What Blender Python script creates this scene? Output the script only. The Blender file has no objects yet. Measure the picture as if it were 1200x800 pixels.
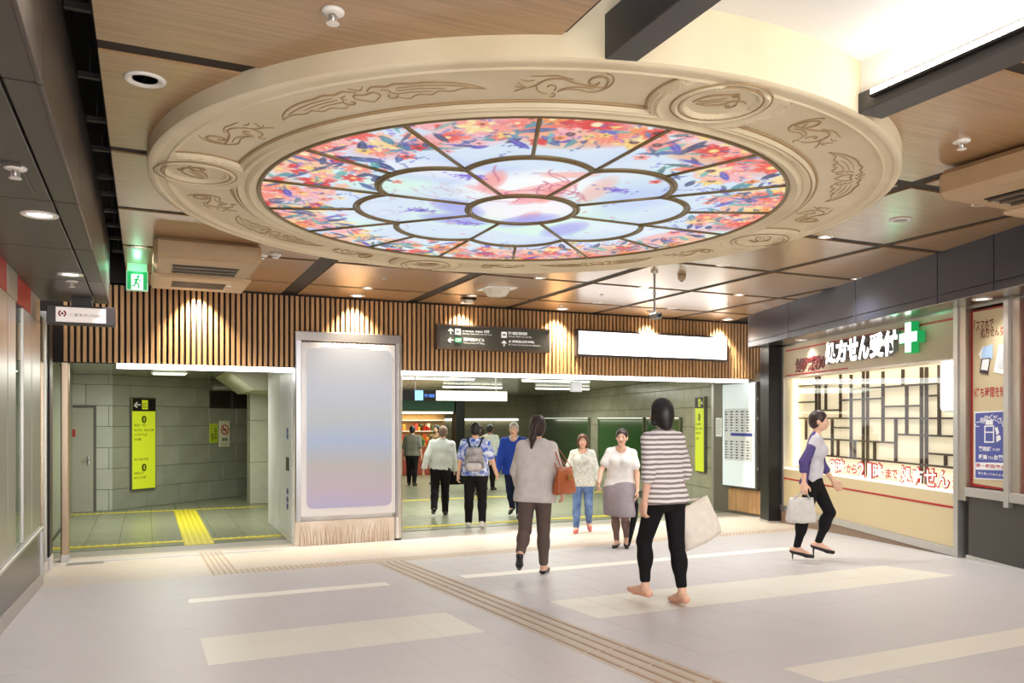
import bpy, math, random
import numpy as np
from mathutils import Matrix, Vector

# ---------------------------------------------------------------- camera, world, lights
SC = bpy.context.scene
COL = SC.collection
F_PX, TH, ZC = 939.0, math.radians(24.6), 1.78      # focal length in pixels of a 1200 wide frame, yaw, eye height
CT, ST = math.cos(TH), math.sin(TH)
cam_d = bpy.data.cameras.new('camera')
cam = bpy.data.objects.new('camera', cam_d); COL.objects.link(cam)
cam_d.sensor_width = 36.0
cam_d.lens = 36.0 * F_PX / 1200.0
cam_d.shift_y = 90.0 / 1200.0
cam_d.clip_start = 0.05
cam.location = (0, 0, ZC)
cam.rotation_euler = (math.pi / 2, 0, -TH)
SC.camera = cam
SC.view_settings.view_transform = 'Standard'
SC.view_settings.look = 'None'
SC.view_settings.gamma = 1.0
SC.view_settings.use_curve_mapping = False
SC.view_settings.exposure = 0.0
world = bpy.data.worlds.new('world'); SC.world = world
world.use_nodes = True
world.node_tree.nodes['Background'].inputs[0].default_value = (0.99, 0.99, 1.0, 1)
world.node_tree.nodes['Background'].inputs[1].default_value = 1.75


def lamp(name, kind, loc, power, color=(1, 1, 1), size=0.1, size_y=None, direction=(0, 0, -1), spot=None, blend=0.5):
    d = bpy.data.lights.new(name, kind)
    d.energy = power
    d.color = color
    if kind == 'AREA':
        d.size = size
        if size_y:
            d.shape = 'RECTANGLE'; d.size_y = size_y
    else:
        d.shadow_soft_size = size
    if spot:
        d.spot_size = math.radians(spot); d.spot_blend = blend
    o = bpy.data.objects.new(name, d); COL.objects.link(o)
    o.location = loc
    o.rotation_euler = Vector(direction).to_track_quat('-Z', 'Y').to_euler()
    return o


WARM = (1.0, 0.86, 0.68)
NEUT = (0.99, 0.99, 0.985)
# unseen fill lights added behind and beside the viewer
lamp('light_fill', 'AREA', (1.5, -2.2, 3.44), 420, NEUT, 5.0, 3.0)
lamp('light_fill', 'AREA', (2.2, -5.4, 2.5), 420, NEUT, 7.0, 2.2, direction=(0.25, 1, -0.10))  # forward-facing fill, added to brighten figures and walls from the front
lamp('light_fill', 'AREA', (7.5, 1.2, 3.40), 350, NEUT, 3.0, 3.0)
# general row of downlights between the ring and the slatted wall
for lx in (1.0, 2.7, 4.34, 6.0, 7.6):
    lamp('light_downlight', 'SPOT', (lx, 10.1, 3.48), 48, NEUT, 0.05, spot=150, blend=1.0)
for lx, ly in ((5.9, 7.2), (7.6, 7.2), (6.0, 5.0), (7.3, 8.7), (5.35, 8.2), (-0.05, 8.8), (6.0, 3.4), (0.0, 2.6)):
    lamp('light_downlight', 'SPOT', (lx, ly, 3.46), 130, NEUT, 0.05, spot=140, blend=1.0)
# light of the passages beyond the slatted wall (fluorescent, greenish)
FLUO = (0.96, 1.0, 0.88)
lamp('light_passage', 'AREA', (0.6, 14.8, 2.56), 100, FLUO, 1.2, 1.6)
lamp('light_passage', 'AREA', (6.5, 14.6, 2.55), 230, FLUO, 4.5, 2.0)
lamp('light_passage', 'AREA', (8.5, 20.5, 2.55), 240, FLUO, 4.0, 4.0)

# ---------------------------------------------------------------- pixel to place helpers (camera model of the photograph)


def ray(x, y):
    r = (x - 600) / F_PX
    return (r * CT + ST, -r * ST + CT, (490 - y) / F_PX)


def at_z(x, y, z):
    d = ray(x, y); t = (z - ZC) / d[2]
    return Vector((d[0] * t, d[1] * t, z))


def at_y(x, y, Y):
    d = ray(x, y); t = Y / d[1]
    return Vector((d[0] * t, Y, ZC + d[2] * t))


def at_x(x, y, X):
    d = ray(x, y); t = X / d[0]
    return Vector((X, d[1] * t, ZC + d[2] * t))


SLOPE, YB = 0.05, 11.4


def floor_z(Y):
    return max(0.0, SLOPE * (YB - Y))


def on_floor(x, y):
    d = ray(x, y)
    t = (SLOPE * YB - ZC) / (d[2] + SLOPE * d[1])
    if d[1] * t > YB:
        t = -ZC / d[2]
    return Vector((d[0] * t, d[1] * t, ZC + d[2] * t))


# frame of the oblique shop wall on the right: u runs towards the viewer, w out into the hall
P0 = Vector((8.05795, 5.90125, 0))
DU = Vector((-0.332636, -0.943055, 0))
NW = Vector((-0.943055, 0.332636, 0))
RANG = math.atan2(DU.y, DU.x)


def rw(u, w, z):
    return P0 + DU * u + NW * w + Vector((0, 0, z))


def on_r(x, y, w=0.0):
    d = Vector(ray(x, y)); p = P0 + NW * w
    det = d.x * DU.y - d.y * DU.x
    t = (p.x * DU.y - p.y * DU.x) / det
    q = d * t - p
    return q.x * DU.x + q.y * DU.y, ZC + d.z * t


# ---------------------------------------------------------------- materials


def lin(c):
    return tuple(((v / 255) / 12.92 if v / 255 <= 0.04045 else ((v / 255 + 0.055) / 1.055) ** 2.4) for v in c) + (1.0,)


MATS = {}


def mat(name, rgb, rough=0.5, metal=0.0, emit=0.0, emit_rgb=None, noise=0.0, scale=8.0, stretch=(1, 1, 1), rgb2=None,
        bump=0.0, spec=0.5, vary=0.0, coat=0.0, coat_rough=0.05, wave=None):
    if name in MATS:
        return MATS[name]
    m = bpy.data.materials.new(name); m.use_nodes = True
    nt = m.node_tree; b = nt.nodes['Principled BSDF']
    b.inputs['Base Color'].default_value = lin(rgb)
    b.inputs['Roughness'].default_value = rough
    b.inputs['Metallic'].default_value = metal
    b.inputs['Specular IOR Level'].default_value = spec
    b.inputs['Coat Weight'].default_value = coat
    b.inputs['Coat Roughness'].default_value = coat_rough
    col = None
    if noise or rgb2 or bump or wave:
        tc = nt.nodes.new('ShaderNodeTexCoord')
        mp = nt.nodes.new('ShaderNodeMapping'); mp.inputs['Scale'].default_value = stretch
        nt.links.new(tc.outputs['Object'], mp.inputs['Vector'])
        if wave:
            nz = nt.nodes.new('ShaderNodeTexWave'); nz.wave_type = 'BANDS'; nz.bands_direction = wave
            nz.inputs['Distortion'].default_value = 0.6; nz.inputs['Detail'].default_value = 1.0
            fac = nz.outputs['Color']
        else:
            nz = nt.nodes.new('ShaderNodeTexNoise'); nz.inputs['Detail'].default_value = 5.0
            fac = nz.outputs['Fac']
        nz.inputs['Scale'].default_value = scale
        nt.links.new(mp.outputs[0], nz.inputs['Vector'])
        if noise or rgb2:
            rp = nt.nodes.new('ShaderNodeValToRGB')
            c1 = lin(rgb)
            c2 = lin(rgb2) if rgb2 else tuple(max(0, v * (1 - noise)) for v in c1[:3]) + (1,)
            rp.color_ramp.elements[0].position = 0.36; rp.color_ramp.elements[1].position = 0.64
            rp.color_ramp.elements[0].color = c2; rp.color_ramp.elements[1].color = c1
            nt.links.new(fac, rp.inputs[0]); col = rp.outputs[0]
        if bump:
            bp = nt.nodes.new('ShaderNodeBump'); bp.inputs['Strength'].default_value = bump
            bp.inputs['Distance'].default_value = 0.02
            nt.links.new(fac, bp.inputs['Height']); nt.links.new(bp.outputs[0], b.inputs['Normal'])
    if vary:
        oi = nt.nodes.new('ShaderNodeObjectInfo')
        mr = nt.nodes.new('ShaderNodeMapRange')
        mr.inputs['To Min'].default_value = 1 - vary; mr.inputs['To Max'].default_value = 1 + vary
        nt.links.new(oi.outputs['Random'], mr.inputs[0])
        mx = nt.nodes.new('ShaderNodeVectorMath'); mx.operation = 'SCALE'
        if col is None:
            mx.inputs[0].default_value = lin(rgb)[:3]
        else:
            nt.links.new(col, mx.inputs[0])
        nt.links.new(mr.outputs[0], mx.inputs['Scale']); col = mx.outputs[0]
    if col is not None:
        nt.links.new(col, b.inputs['Base Color'])
    if emit:
        b.inputs['Emission Color'].default_value = lin(emit_rgb or rgb)
        b.inputs['Emission Strength'].default_value = emit
    MATS[name] = m
    return m


def glass(name, tint=(255, 255, 255), refl=1.0):
    m = bpy.data.materials.new(name); m.use_nodes = True; nt = m.node_tree
    nt.nodes.remove(nt.nodes['Principled BSDF'])
    tr = nt.nodes.new('ShaderNodeBsdfTransparent'); tr.inputs[0].default_value = lin(tint)
    gl = nt.nodes.new('ShaderNodeBsdfGlossy'); gl.inputs['Roughness'].default_value = 0.02
    fr = nt.nodes.new('ShaderNodeLayerWeight'); fr.inputs['Blend'].default_value = 0.5
    pw = nt.nodes.new('ShaderNodeMath'); pw.operation = 'POWER'; pw.inputs[1].default_value = 5.0
    mu = nt.nodes.new('ShaderNodeMath'); mu.operation = 'MULTIPLY_ADD'; mu.inputs[1].default_value = 0.9 * refl; mu.inputs[2].default_value = 0.03 * refl
    mx = nt.nodes.new('ShaderNodeMixShader')
    nt.links.new(fr.outputs['Facing'], pw.inputs[0]); nt.links.new(pw.outputs[0], mu.inputs[0]); nt.links.new(mu.outputs[0], mx.inputs[0])
    nt.links.new(tr.outputs[0], mx.inputs[1]); nt.links.new(gl.outputs[0], mx.inputs[2])
    nt.links.new(mx.outputs[0], nt.nodes['Material Output'].inputs[0])
    return m


M_WOOD = mat('ceiling_wood', (176, 138, 96), 0.33, noise=0.24, scale=3.0, stretch=(0.5, 14, 14), vary=0.06, coat=0.7, coat_rough=0.24)
M_DARK = mat('dark_void', (26, 22, 19), 0.8)
M_JOINT = mat('joint_brown', (46, 36, 27), 0.7)
M_SLAT = mat('slat_wood', (196, 152, 104), 0.55, noise=0.22, scale=4.0, stretch=(10, 10, 0.6), vary=0.14)
M_SLATBACK = mat('slat_backing', (34, 24, 20), 0.8)
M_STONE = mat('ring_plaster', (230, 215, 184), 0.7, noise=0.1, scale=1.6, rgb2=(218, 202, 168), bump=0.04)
M_RELIEF_SHADE = mat('relief_shade_patina', (172, 144, 104), 0.7)  # brown holds the shading of the carved lines, along with antique patina
M_TILE = mat('floor_tile', (200, 195, 194), 0.42, noise=0.04, scale=60, vary=0.012)
M_TILEWARM = mat('floor_tile_warm', (204, 193, 181), 0.42, noise=0.04, scale=60, vary=0.02)
M_STRIP = mat('floor_strip_cream', (226, 220, 206), 0.4, noise=0.05, scale=30, vary=0.02)
M_WHITESTRIP = mat('floor_strip_white', (244, 238, 226), 0.4)
M_TACT = mat('tactile_beige', (198, 184, 168), 0.5, noise=0.06, scale=40, vary=0.02)
M_TACTBAR = mat('tactile_bar', (178, 152, 126), 0.5)
M_GROUT = mat('grout', (212, 204, 198), 0.7)
M_YELLOW = mat('tactile_yellow', (222, 205, 40), 0.5, noise=0.1, scale=20)
M_STEEL = mat('stainless', (200, 197, 192), 0.36, 0.85, noise=0.06, scale=2, stretch=(30, 30, 0.5))
M_BRONZE = mat('came_bronze', (128, 110, 76), 0.4, 0.4)
M_BLACK = mat('black_metal', (28, 25, 25), 0.35, 0.3)
M_SOFFIT = mat('soffit_brown', (78, 70, 64), 0.36, 0.3)
M_FASCIA = mat('fascia_slate', (66, 69, 82), 0.34, 0.4)
M_WHITE = mat('white_paint', (240, 238, 234), 0.6)
M_LED = mat('led_white', (255, 255, 255), 0.5, emit=6.0)
M_LAMP = mat('lamp_glow', (255, 250, 240), 0.5, emit=9.0)
M_TRIM = mat('lamp_trim', (236, 230, 220), 0.4)
M_CREAM = mat('shop_cream', (212, 194, 152), 0.5)
M_RED = mat('sign_red', (172, 28, 30), 0.5)
M_SKIN = mat('skin', (226, 180, 152), 0.5)
M_HAIR = mat('hair_black', (28, 22, 22), 0.45, noise=0.3, scale=30, stretch=(1, 1, 0.1))
M_RTILE = mat('passage_tile', (154, 156, 138), 0.3, noise=0.12, scale=3, vary=0.10)
M_RFLOOR = mat('passage_floor', (150, 152, 126), 0.3, noise=0.1, scale=4, vary=0.05)
M_RGROUT = mat('passage_joint', (74, 76, 62), 0.8)

# ---------------------------------------------------------------- mesh and object helpers


class MB:
    """collects boxes, prisms, tubes into one mesh"""

    def __init__(self):
        self.v = []; self.f = []

    def add(self, vs, fs):
        n = len(self.v)
        self.v += [tuple(p) for p in vs]
        self.f += [tuple(i + n for i in f) for f in fs]
        return self

    def box(self, x0, y0, z0, x1, y1, z1):
        return self.add([(x0, y0, z0), (x1, y0, z0), (x1, y1, z0), (x0, y1, z0), (x0, y0, z1), (x1, y0, z1), (x1, y1, z1), (x0, y1, z1)],
                        [(3, 2, 1, 0), (4, 5, 6, 7), (0, 1, 5, 4), (1, 2, 6, 5), (2, 3, 7, 6), (3, 0, 4, 7)])

    def bbox(self, x0, y0, z0, x1, y1, z1, b=0.005):
        """box with chamfered vertical and horizontal edges (24 vertices)"""
        c = ((x0 + x1) / 2, (y0 + y1) / 2, (z0 + z1) / 2); h = (abs(x1 - x0) / 2, abs(y1 - y0) / 2, abs(z1 - z0) / 2)
        b = min(b, *[q * 0.9 for q in h])
        vs = []; idx = {}
        for sx in (-1, 1):
            for sy in (-1, 1):
                for sz in (-1, 1):
                    s = (sx, sy, sz)
                    for ax in range(3):
                        p = [c[i] + s[i] * (h[i] - (0 if i == ax else b)) for i in range(3)]
                        idx[(s, ax)] = len(vs); vs.append(p)
        fs = []
        for ax in range(3):
            for sg in (-1, 1):
                o = [i for i in range(3) if i != ax]
                q = []
                for a, bb in ((-1, -1), (1, -1), (1, 1), (-1, 1)):
                    s = [0, 0, 0]; s[ax] = sg; s[o[0]] = a; s[o[1]] = bb
                    q.append(idx[(tuple(s), ax)])
                if (sg == 1) != (ax != 1):
                    q.reverse()
                fs.append(q)
        for ax in range(3):       # edges along ax
            o = [i for i in range(3) if i != ax]
            for a in (-1, 1):
                for bb in (-1, 1):
                    s0 = [0, 0, 0]; s0[o[0]] = a; s0[o[1]] = bb; s1 = list(s0); s0[ax] = -1; s1[ax] = 1
                    s0, s1 = tuple(s0), tuple(s1)
                    fs.append([idx[(s0, o[0])], idx[(s1, o[0])], idx[(s1, o[1])], idx[(s0, o[1])]])
        for sx in (-1, 1):
            for sy in (-1, 1):
                for sz in (-1, 1):
                    s = (sx, sy, sz)
                    fs.append([idx[(s, 0)], idx[(s, 1)], idx[(s, 2)]])
        return self.add(vs, fs)

    def prism(self, poly, z0, z1):
        n = len(poly)
        vs = [(p[0], p[1], z0) for p in poly] + [(p[0], p[1], z1) for p in poly]
        fs = [tuple(range(n))[::-1], tuple(range(n, 2 * n))] + [(i, (i + 1) % n, n + (i + 1) % n, n + i) for i in range(n)]
        return self.add(vs, fs)

    def tube(self, pts, r, n=8, closed=False, flat=None):
        """round tube along points; flat=(nx,ny,nz,k) squashes along that axis"""
        pts = [Vector(p) for p in pts]; m = len(pts); vs = []
        rr = r if hasattr(r, '__len__') else [r] * m
        up0 = Vector((0, 0, 1))
        for i, p in enumerate(pts):
            a = pts[(i - 1) % m] if (closed or i > 0) else p
            b = pts[(i + 1) % m] if (closed or i < m - 1) else p
            t = (b - a)
            t = t.normalized() if t.length > 1e-9 else Vector((0, 0, 1))
            up = up0 if abs(t.z) < 0.95 else Vector((1, 0, 0))
            s = t.cross(up).normalized(); u = s.cross(t)
            for k in range(n):
                an = 2 * math.pi * k / n
                vs.append(p + s * (math.cos(an) * rr[i]) + u * (math.sin(an) * rr[i] * (flat or 1)))
        fs = []
        for i in range(m if closed else m - 1):
            j = (i + 1) % m
            for k in range(n):
                fs.append((i * n + k, i * n + (k + 1) % n, j * n + (k + 1) % n, j * n + k))
        if not closed:
            fs.append(tuple(range(n))[::-1]); fs.append(tuple((m - 1) * n + k for k in range(n)))
        return self.add(vs, fs)

    def lathe(self, prof, n=24, c=(0, 0, 0)):
        """profile of (r, z) revolved about z"""
        vs = []; m = len(prof)
        for r, z in prof:
            for k in range(n):
                a = 2 * math.pi * k / n
                vs.append((c[0] + r * math.cos(a), c[1] + r * math.sin(a), c[2] + z))
        fs = []
        for i in range(m - 1):
            for k in range(n):
                fs.append((i * n + k, i * n + (k + 1) % n, (i + 1) * n + (k + 1) % n, (i + 1) * n + k))
        fs.append(tuple(range(n))[::-1]); fs.append(tuple((m - 1) * n + k for k in range(n)))
        return self.add(vs, fs)

    def mesh(self, name, m, smooth=False, fix=True):
        me = bpy.data.meshes.new(name)
        me.from_pydata(self.v, [], self.f)
        if fix:
            import bmesh
            bm = bmesh.new(); bm.from_mesh(me)
            bmesh.ops.recalc_face_normals(bm, faces=bm.faces)
            bm.to_mesh(me); bm.free()
        me.materials.append(m)
        if smooth:
            me.polygons.foreach_set('use_smooth', [True] * len(me.polygons))
        me.update()
        return me

    def build(self, name, m, parent=None, smooth=False, loc=(0, 0, 0), rz=0.0, fix=True):
        return link(name, self.mesh(name, m, smooth, fix), parent, loc, rz)


def link(name, me, parent=None, loc=(0, 0, 0), rz=0.0):
    o = bpy.data.objects.new(name, me); COL.objects.link(o)
    o.location = loc; o.rotation_euler = (0, 0, rz)
    if parent:
        o.parent = parent
    return o


def tag(o, label=None, cat=None, group=None, kind=None):
    if label: o['label'] = label
    if cat: o['category'] = cat
    if group: o['group'] = group
    if kind: o['kind'] = kind
    return o


def thing(name, label, cat, loc=(0, 0, 0), rz=0.0, group=None):
    return tag(link(name, None, None, loc, rz), label, cat, group)


def struct(o):
    o['kind'] = 'structure'; return o


def text_mesh(s, m, x0, x1, z0, z1, bold=0.0, depth=0.0, align='fit'):
    """flat lettering in the XZ plane (reads from -Y), fitted to a rectangle"""
    cu = bpy.data.curves.new('t', 'FONT'); cu.body = s; cu.size = 1.0; cu.offset = bold; cu.extrude = 0.0
    cu.resolution_u = 3
    o = bpy.data.objects.new('t', cu); COL.objects.link(o)
    bpy.context.view_layer.update()
    dg = bpy.context.evaluated_depsgraph_get()
    me = bpy.data.meshes.new_from_object(o.evaluated_get(dg))
    bpy.data.objects.remove(o); bpy.data.curves.remove(cu)
    n = len(me.vertices)
    if n == 0:
        return None
    co = np.zeros(n * 3, np.float32); me.vertices.foreach_get('co', co); co = co.reshape(-1, 3)
    mn = co.min(0); mx = co.max(0)
    sx = (x1 - x0) / max(1e-6, mx[0] - mn[0]); sz = (z1 - z0) / max(1e-6, mx[1] - mn[1])
    if align == 'h':
        sx = sz
    if align == 'w':
        sz = sx
    out = np.zeros_like(co)
    out[:, 0] = x0 + (co[:, 0] - mn[0]) * sx
    out[:, 2] = z0 + (co[:, 1] - mn[1]) * sz
    if depth:
        polys = [list(p.vertices) for p in me.polygons]
        edges = {}
        for p in polys:
            for a, b in zip(p, p[1:] + p[:1]):
                edges.setdefault((min(a, b), max(a, b)), []).append((a, b))
        v = out.tolist() + (out + np.array([0, depth, 0])).tolist()
        f = [tuple(p) for p in polys] + [tuple(i + n for i in reversed(p)) for p in polys]
        f += [(b, a, a + n, b + n) for e in edges.values() if len(e) == 1 for a, b in e]
        me2 = bpy.data.meshes.new('lettering'); me2.from_pydata(v, [], f); me2.update()
        bpy.data.meshes.remove(me); me = me2
    else:
        me.vertices.foreach_set('co', out.ravel()); me.update()
    me.materials.clear(); me.materials.append(m)
    return me


def text(name, s, m, rect, parent, y=0.0, bold=0.0, depth=0.0, align='fit'):
    me = text_mesh(s, m, *rect, bold=bold, depth=depth, align=align)
    if me is None:
        return None
    return link(name, me, parent, (0, y, 0))


def clip_poly(poly, px, py, nx, ny):
    """keep the side where (p - P).n <= 0"""
    out = []
    for i in range(len(poly)):
        a = poly[i]; b = poly[(i + 1) % len(poly)]
        da = (a[0] - px) * nx + (a[1] - py) * ny; db = (b[0] - px) * nx + (b[1] - py) * ny
        if da <= 0: out.append(a)
        if (da < 0) != (db < 0) and da != db:
            t = da / (da - db); out.append((a[0] + t * (b[0] - a[0]), a[1] + t * (b[1] - a[1])))
    return out


def area_poly(p):
    return abs(sum(p[i][0] * p[(i + 1) % len(p)][1] - p[(i + 1) % len(p)][0] * p[i][1] for i in range(len(p)))) / 2 if len(p) > 2 else 0


rnd = random.Random(7)

# ================================================================ FLOOR
FL_ROT = -math.atan(SLOPE)
floor = struct(MB().box(-1.4, -18, -0.3, 11.2, 0, -0.0012).build('floor', M_GROUT, loc=(0, YB, 0)))
floor.rotation_euler = (FL_ROT, 0, 0)
COLS = [0.34 + 0.2967 * k for k in range(-5, 7)] + [2.12 + 0.28, 2.76] + [3.013 + 0.2967 * k for k in range(0, 27)]
ROWS = [11.4, 11.0, 10.6, 10.2, 9.8, 9.38, 9.02, 8.7, 8.3, 7.95, 7.6, 7.38, 7.0, 6.63, 6.25, 5.87, 5.47, 5.07, 4.66, 4.24, 3.82, 3.4, 3.1,
        2.7, 2.3, 1.9, 1.5, 1.1, 0.7, 0.3, -0.1, -0.5, -0.9, -1.3]


def in_frame(p, m=30):
    v = p - Vector((0, 0, ZC)); zc = v.x * ST + v.y * CT
    if zc < 0.3:
        return 0
    x = 600 + F_PX * (v.x * CT - v.y * ST) / zc; y = 490 - F_PX * v.z / zc
    return (-m < x < 1200 + m and -m < y < 800 + m) and 1 / zc


cells = []
for r in range(len(ROWS) - 1):
    y1, y0 = ROWS[r], ROWS[r + 1]
    cols = list(COLS)
    if y1 in (7.6,):
        cols[cols.index(3.013)] = 2.885
    if y1 == 3.4:
        cols[cols.index(3.013)] = 3.2
    for c in range(len(cols) - 1):
        x0, x1 = cols[c], cols[c + 1]
        ym = (y0 + y1) / 2; xm = (x0 + x1) / 2
        # outside the oblique shop wall or the left wall
        if (Vector((xm, ym, 0)) - P0).dot(NW) < -0.25 or x1 < -1.05:
            continue
        k = 'tile'
        if 7.38 <= ym <= 7.6 and (0.33 < xm < 2.05 or 2.885 < xm < 7.12): k = 'white'
        if 5.07 <= ym <= 5.87 and (0.33 < xm < 2.13 or 3.0 < xm < 6.88): k = 'strip'
        if 3.1 <= ym <= 3.4 and (0.33 < xm < 2.13 or 3.19 < xm < 6.9): k = 'strip'
        if ym > 9.02 and k == 'tile': k = 'warm'
        if 9.02 < ym < 9.38 and xm > 0.63: k = 'tact'
        if 0.63 < xm < 0.94 and ym > 9.02: k = 'tact'
        if 2.4 < xm < 2.76 and ym < 9.02: k = 'tact'
        if ym > 11.0 and k == 'warm': k = 'tile'
        cells.append((in_frame(Vector((xm, ym, floor_z(ym)))), x0, x1, y0, y1, k))
cells.sort(key=lambda q: -q[0])
KM = dict(tile=M_TILE, warm=M_TILEWARM, strip=M_STRIP, white=M_WHITESTRIP, tact=M_TACT)
UNIT = {}
for k, m in KM.items():
    UNIT[k] = MB().bbox(-0.5, -0.5, -1.0, 0.5, 0.5, 0, 0.002).mesh('tile', m)
rest = {k: MB() for k in KM}
for i, (vis, x0, x1, y0, y1, k) in enumerate(cells):
    g = 0.0010
    v0, v1 = (y0 - YB) * 1.00125, (y1 - YB) * 1.00125
    if i < 296:
        t = link('tile', UNIT[k], floor, ((x0 + x1) / 2, (v0 + v1) / 2, rnd.uniform(-0.0004, 0.0004)))
        t.scale = (x1 - x0 - 2 * g, v1 - v0 - 2 * g, 0.02)
    else:
        rest[k].bbox(x0 + g, v0 + g, -0.02, x1 - g, v1 - g, 0.0, 0.002)
for k, mb in rest.items():
    if mb.v:
        tag(mb.build('tile_field', KM[k], floor), kind='stuff')
for j in range(4):                                     # raised bars of the guide path
    xb = 2.40 + 0.36 * (j + 0.5) / 4
    mb = MB()
    for r in range(6, len(ROWS) - 1):
        v0, v1 = (ROWS[r + 1] - YB) * 1.00125, (ROWS[r] - YB) * 1.00125
        mb.bbox(xb - 0.012, v0 + 0.012, -0.002, xb + 0.012, v1 - 0.012, 0.005, 0.003)
    mb.build('guide_bar', M_TACTBAR, floor)
mb = MB()
for (_, x0, x1, y0, y1, k) in cells:
    if k == 'tact' and y0 > 9.0:
        for a in range(5):
            for b in range(5):
                cx = x0 + (x1 - x0) * (a + 0.5) / 5; cy = (y0 - YB + (y1 - y0) * (b + 0.5) / 5) * 1.00125
                mb.lathe([(0.012, -0.001), (0.009, 0.004)], 6, (cx, cy, 0))
tag(mb.build('tactile_stud', M_TACTBAR, floor), kind='stuff')
# drain grating and mat plate along the threshold
dr = thing('drain_grating', 'slotted steel drain grating set across the floor of the left passage opening', 'grating', (0.4, 11.05, floor_z(11.05)))
dr.rotation_euler = (FL_ROT, 0, 0)
mb = MB()
for i in range(56):
    mb.box(-1.25 + i * 0.045, -0.06, 0.0, -1.232 + i * 0.045, 0.06, 0.004)
tag(mb.build('grating_bar', mat('grating_steel', (176, 172, 166), 0.35, 0.6), dr), kind='stuff')
for ya in (-0.075, 0.062): MB().box(-1.26, ya, 0, 1.28, ya + 0.013, 0.005).build('rim', M_STEEL, dr)
mp_ = thing('floor_hatch', 'grey metal floor hatch at the foot of the left steel jamb', 'hatch', (-0.66, 10.95, floor_z(10.95) + 0.001))
mp_.rotation_euler = (FL_ROT, 0, 0)
MB().bbox(-0.2, -0.14, 0, 0.2, 0.14, 0.005, 0.002).build('lid', mat('hatch_grey', (150, 144, 136), 0.4, 0.4), mp_)
for ya in (-0.155, 0.142): MB().box(-0.215, ya, 0, 0.215, ya + 0.013, 0.006).build('rim', M_STEEL, mp_)

# passage floor beyond the threshold
pf = struct(MB().box(-3, 0, -0.3, 18, 24, -0.012).build('floor_passage', M_RGROUT, loc=(0, YB, 0)))
mb = MB(); mb.box(-3, 0, -0.012, 18, 0.72, 0.0)
mb.build('threshold_band', mat('threshold_grey', (196, 188, 176), 0.4, noise=0.05, scale=20), pf)
u = MB().bbox(-0.5, -0.5, -1, 0.5, 0.5, 0, 0.004).mesh('tile', M_RFLOOR)
yu = MB().bbox(-0.5, -0.5, -1, 0.5, 0.5, 0, 0.004).mesh('tile', M_YELLOW)
n = 0
xs = [-1.21 + 0.435 * k for k in range(0, 27)]
for r in range(9):
    for c in range(len(xs) - 1):
        xm = (xs[c] + xs[c + 1]) / 2; y0 = 0.78 + 0.47 * r
        if xm > 10.2 + 0.21 * r * 0.47 or (2.2 < xm < 2.9):
            continue
        n += 1
        if n > 255: break
        t = link('tile', u, pf, (xm, y0 + 0.235, 0)); t.scale = (0.43, 0.464, 0.012)
mb = MB()
for r in range(9, 40):
    for c in range(0, 40):
        x0 = -2.5 + 0.435 * c; y0 = 0.78 + 0.47 * r
        if x0 > 15: continue
        mb.bbox(x0 + 0.003, y0 + 0.003, -0.012, x0 + 0.432, y0 + 0.467, 0, 0.003)
tag(mb.build('tile_field', M_RFLOOR, pf), kind='stuff')
# yellow tactile paving lines of the passages


def tactile_line(x0, x1, y0, y1, bars, label):
    t = thing('tactile_paving', label, 'paving', ((x0 + x1) / 2, (y0 + y1) / 2, 0), group='yellow tactile paving strips')
    lx, ly = (x1 - x0) / 2, (y1 - y0) / 2
    MB().bbox(-lx, -ly, 0, lx, ly, 0.004, 0.002).build('base', M_YELLOW, t)
    mb = MB()
    if bars == 'x':
        k = int(lx * 2 / 0.11)
        for i in range(k):
            mb.box(-lx + 0.11 * i + 0.02, -ly + 0.01, 0.003, -lx + 0.11 * i + 0.06, ly - 0.01, 0.009)
    else:
        for i in range(5):
            xx = -lx + 2 * lx * (i + 0.5) / 5
            mb.box(xx - 0.014, -ly, 0.003, xx + 0.014, ly, 0.009)
    tag(mb.build('ridge', mat('tactile_ridge', (236, 220, 70), 0.5), t), kind='stuff')


tactile_line(-1.2, 0.5, 12.45, 12.62, 'x', 'yellow tactile strip across the near edge of the left passage, left of the guide path')
tactile_line(0.9, 1.88, 12.45, 12.62, 'x', 'yellow tactile strip across the near edge of the left passage, right of the guide path')
tactile_line(0.5, 0.9, 12.1, 16.7, 'y', 'wide yellow guide path running into the left passage')
tactile_line(-1.3, 2.2, 16.75, 16.87, 'x', 'thin yellow tactile strip across the far end of the left passage floor')
tactile_line(3.3, 10.0, 12.5, 12.66, 'x', 'yellow tactile strip across the near edge of the wide right passage')
tactile_line(4.2, 10.9, 16.6, 16.78, 'x', 'yellow tactile strip crossing the middle of the wide right passage')

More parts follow.
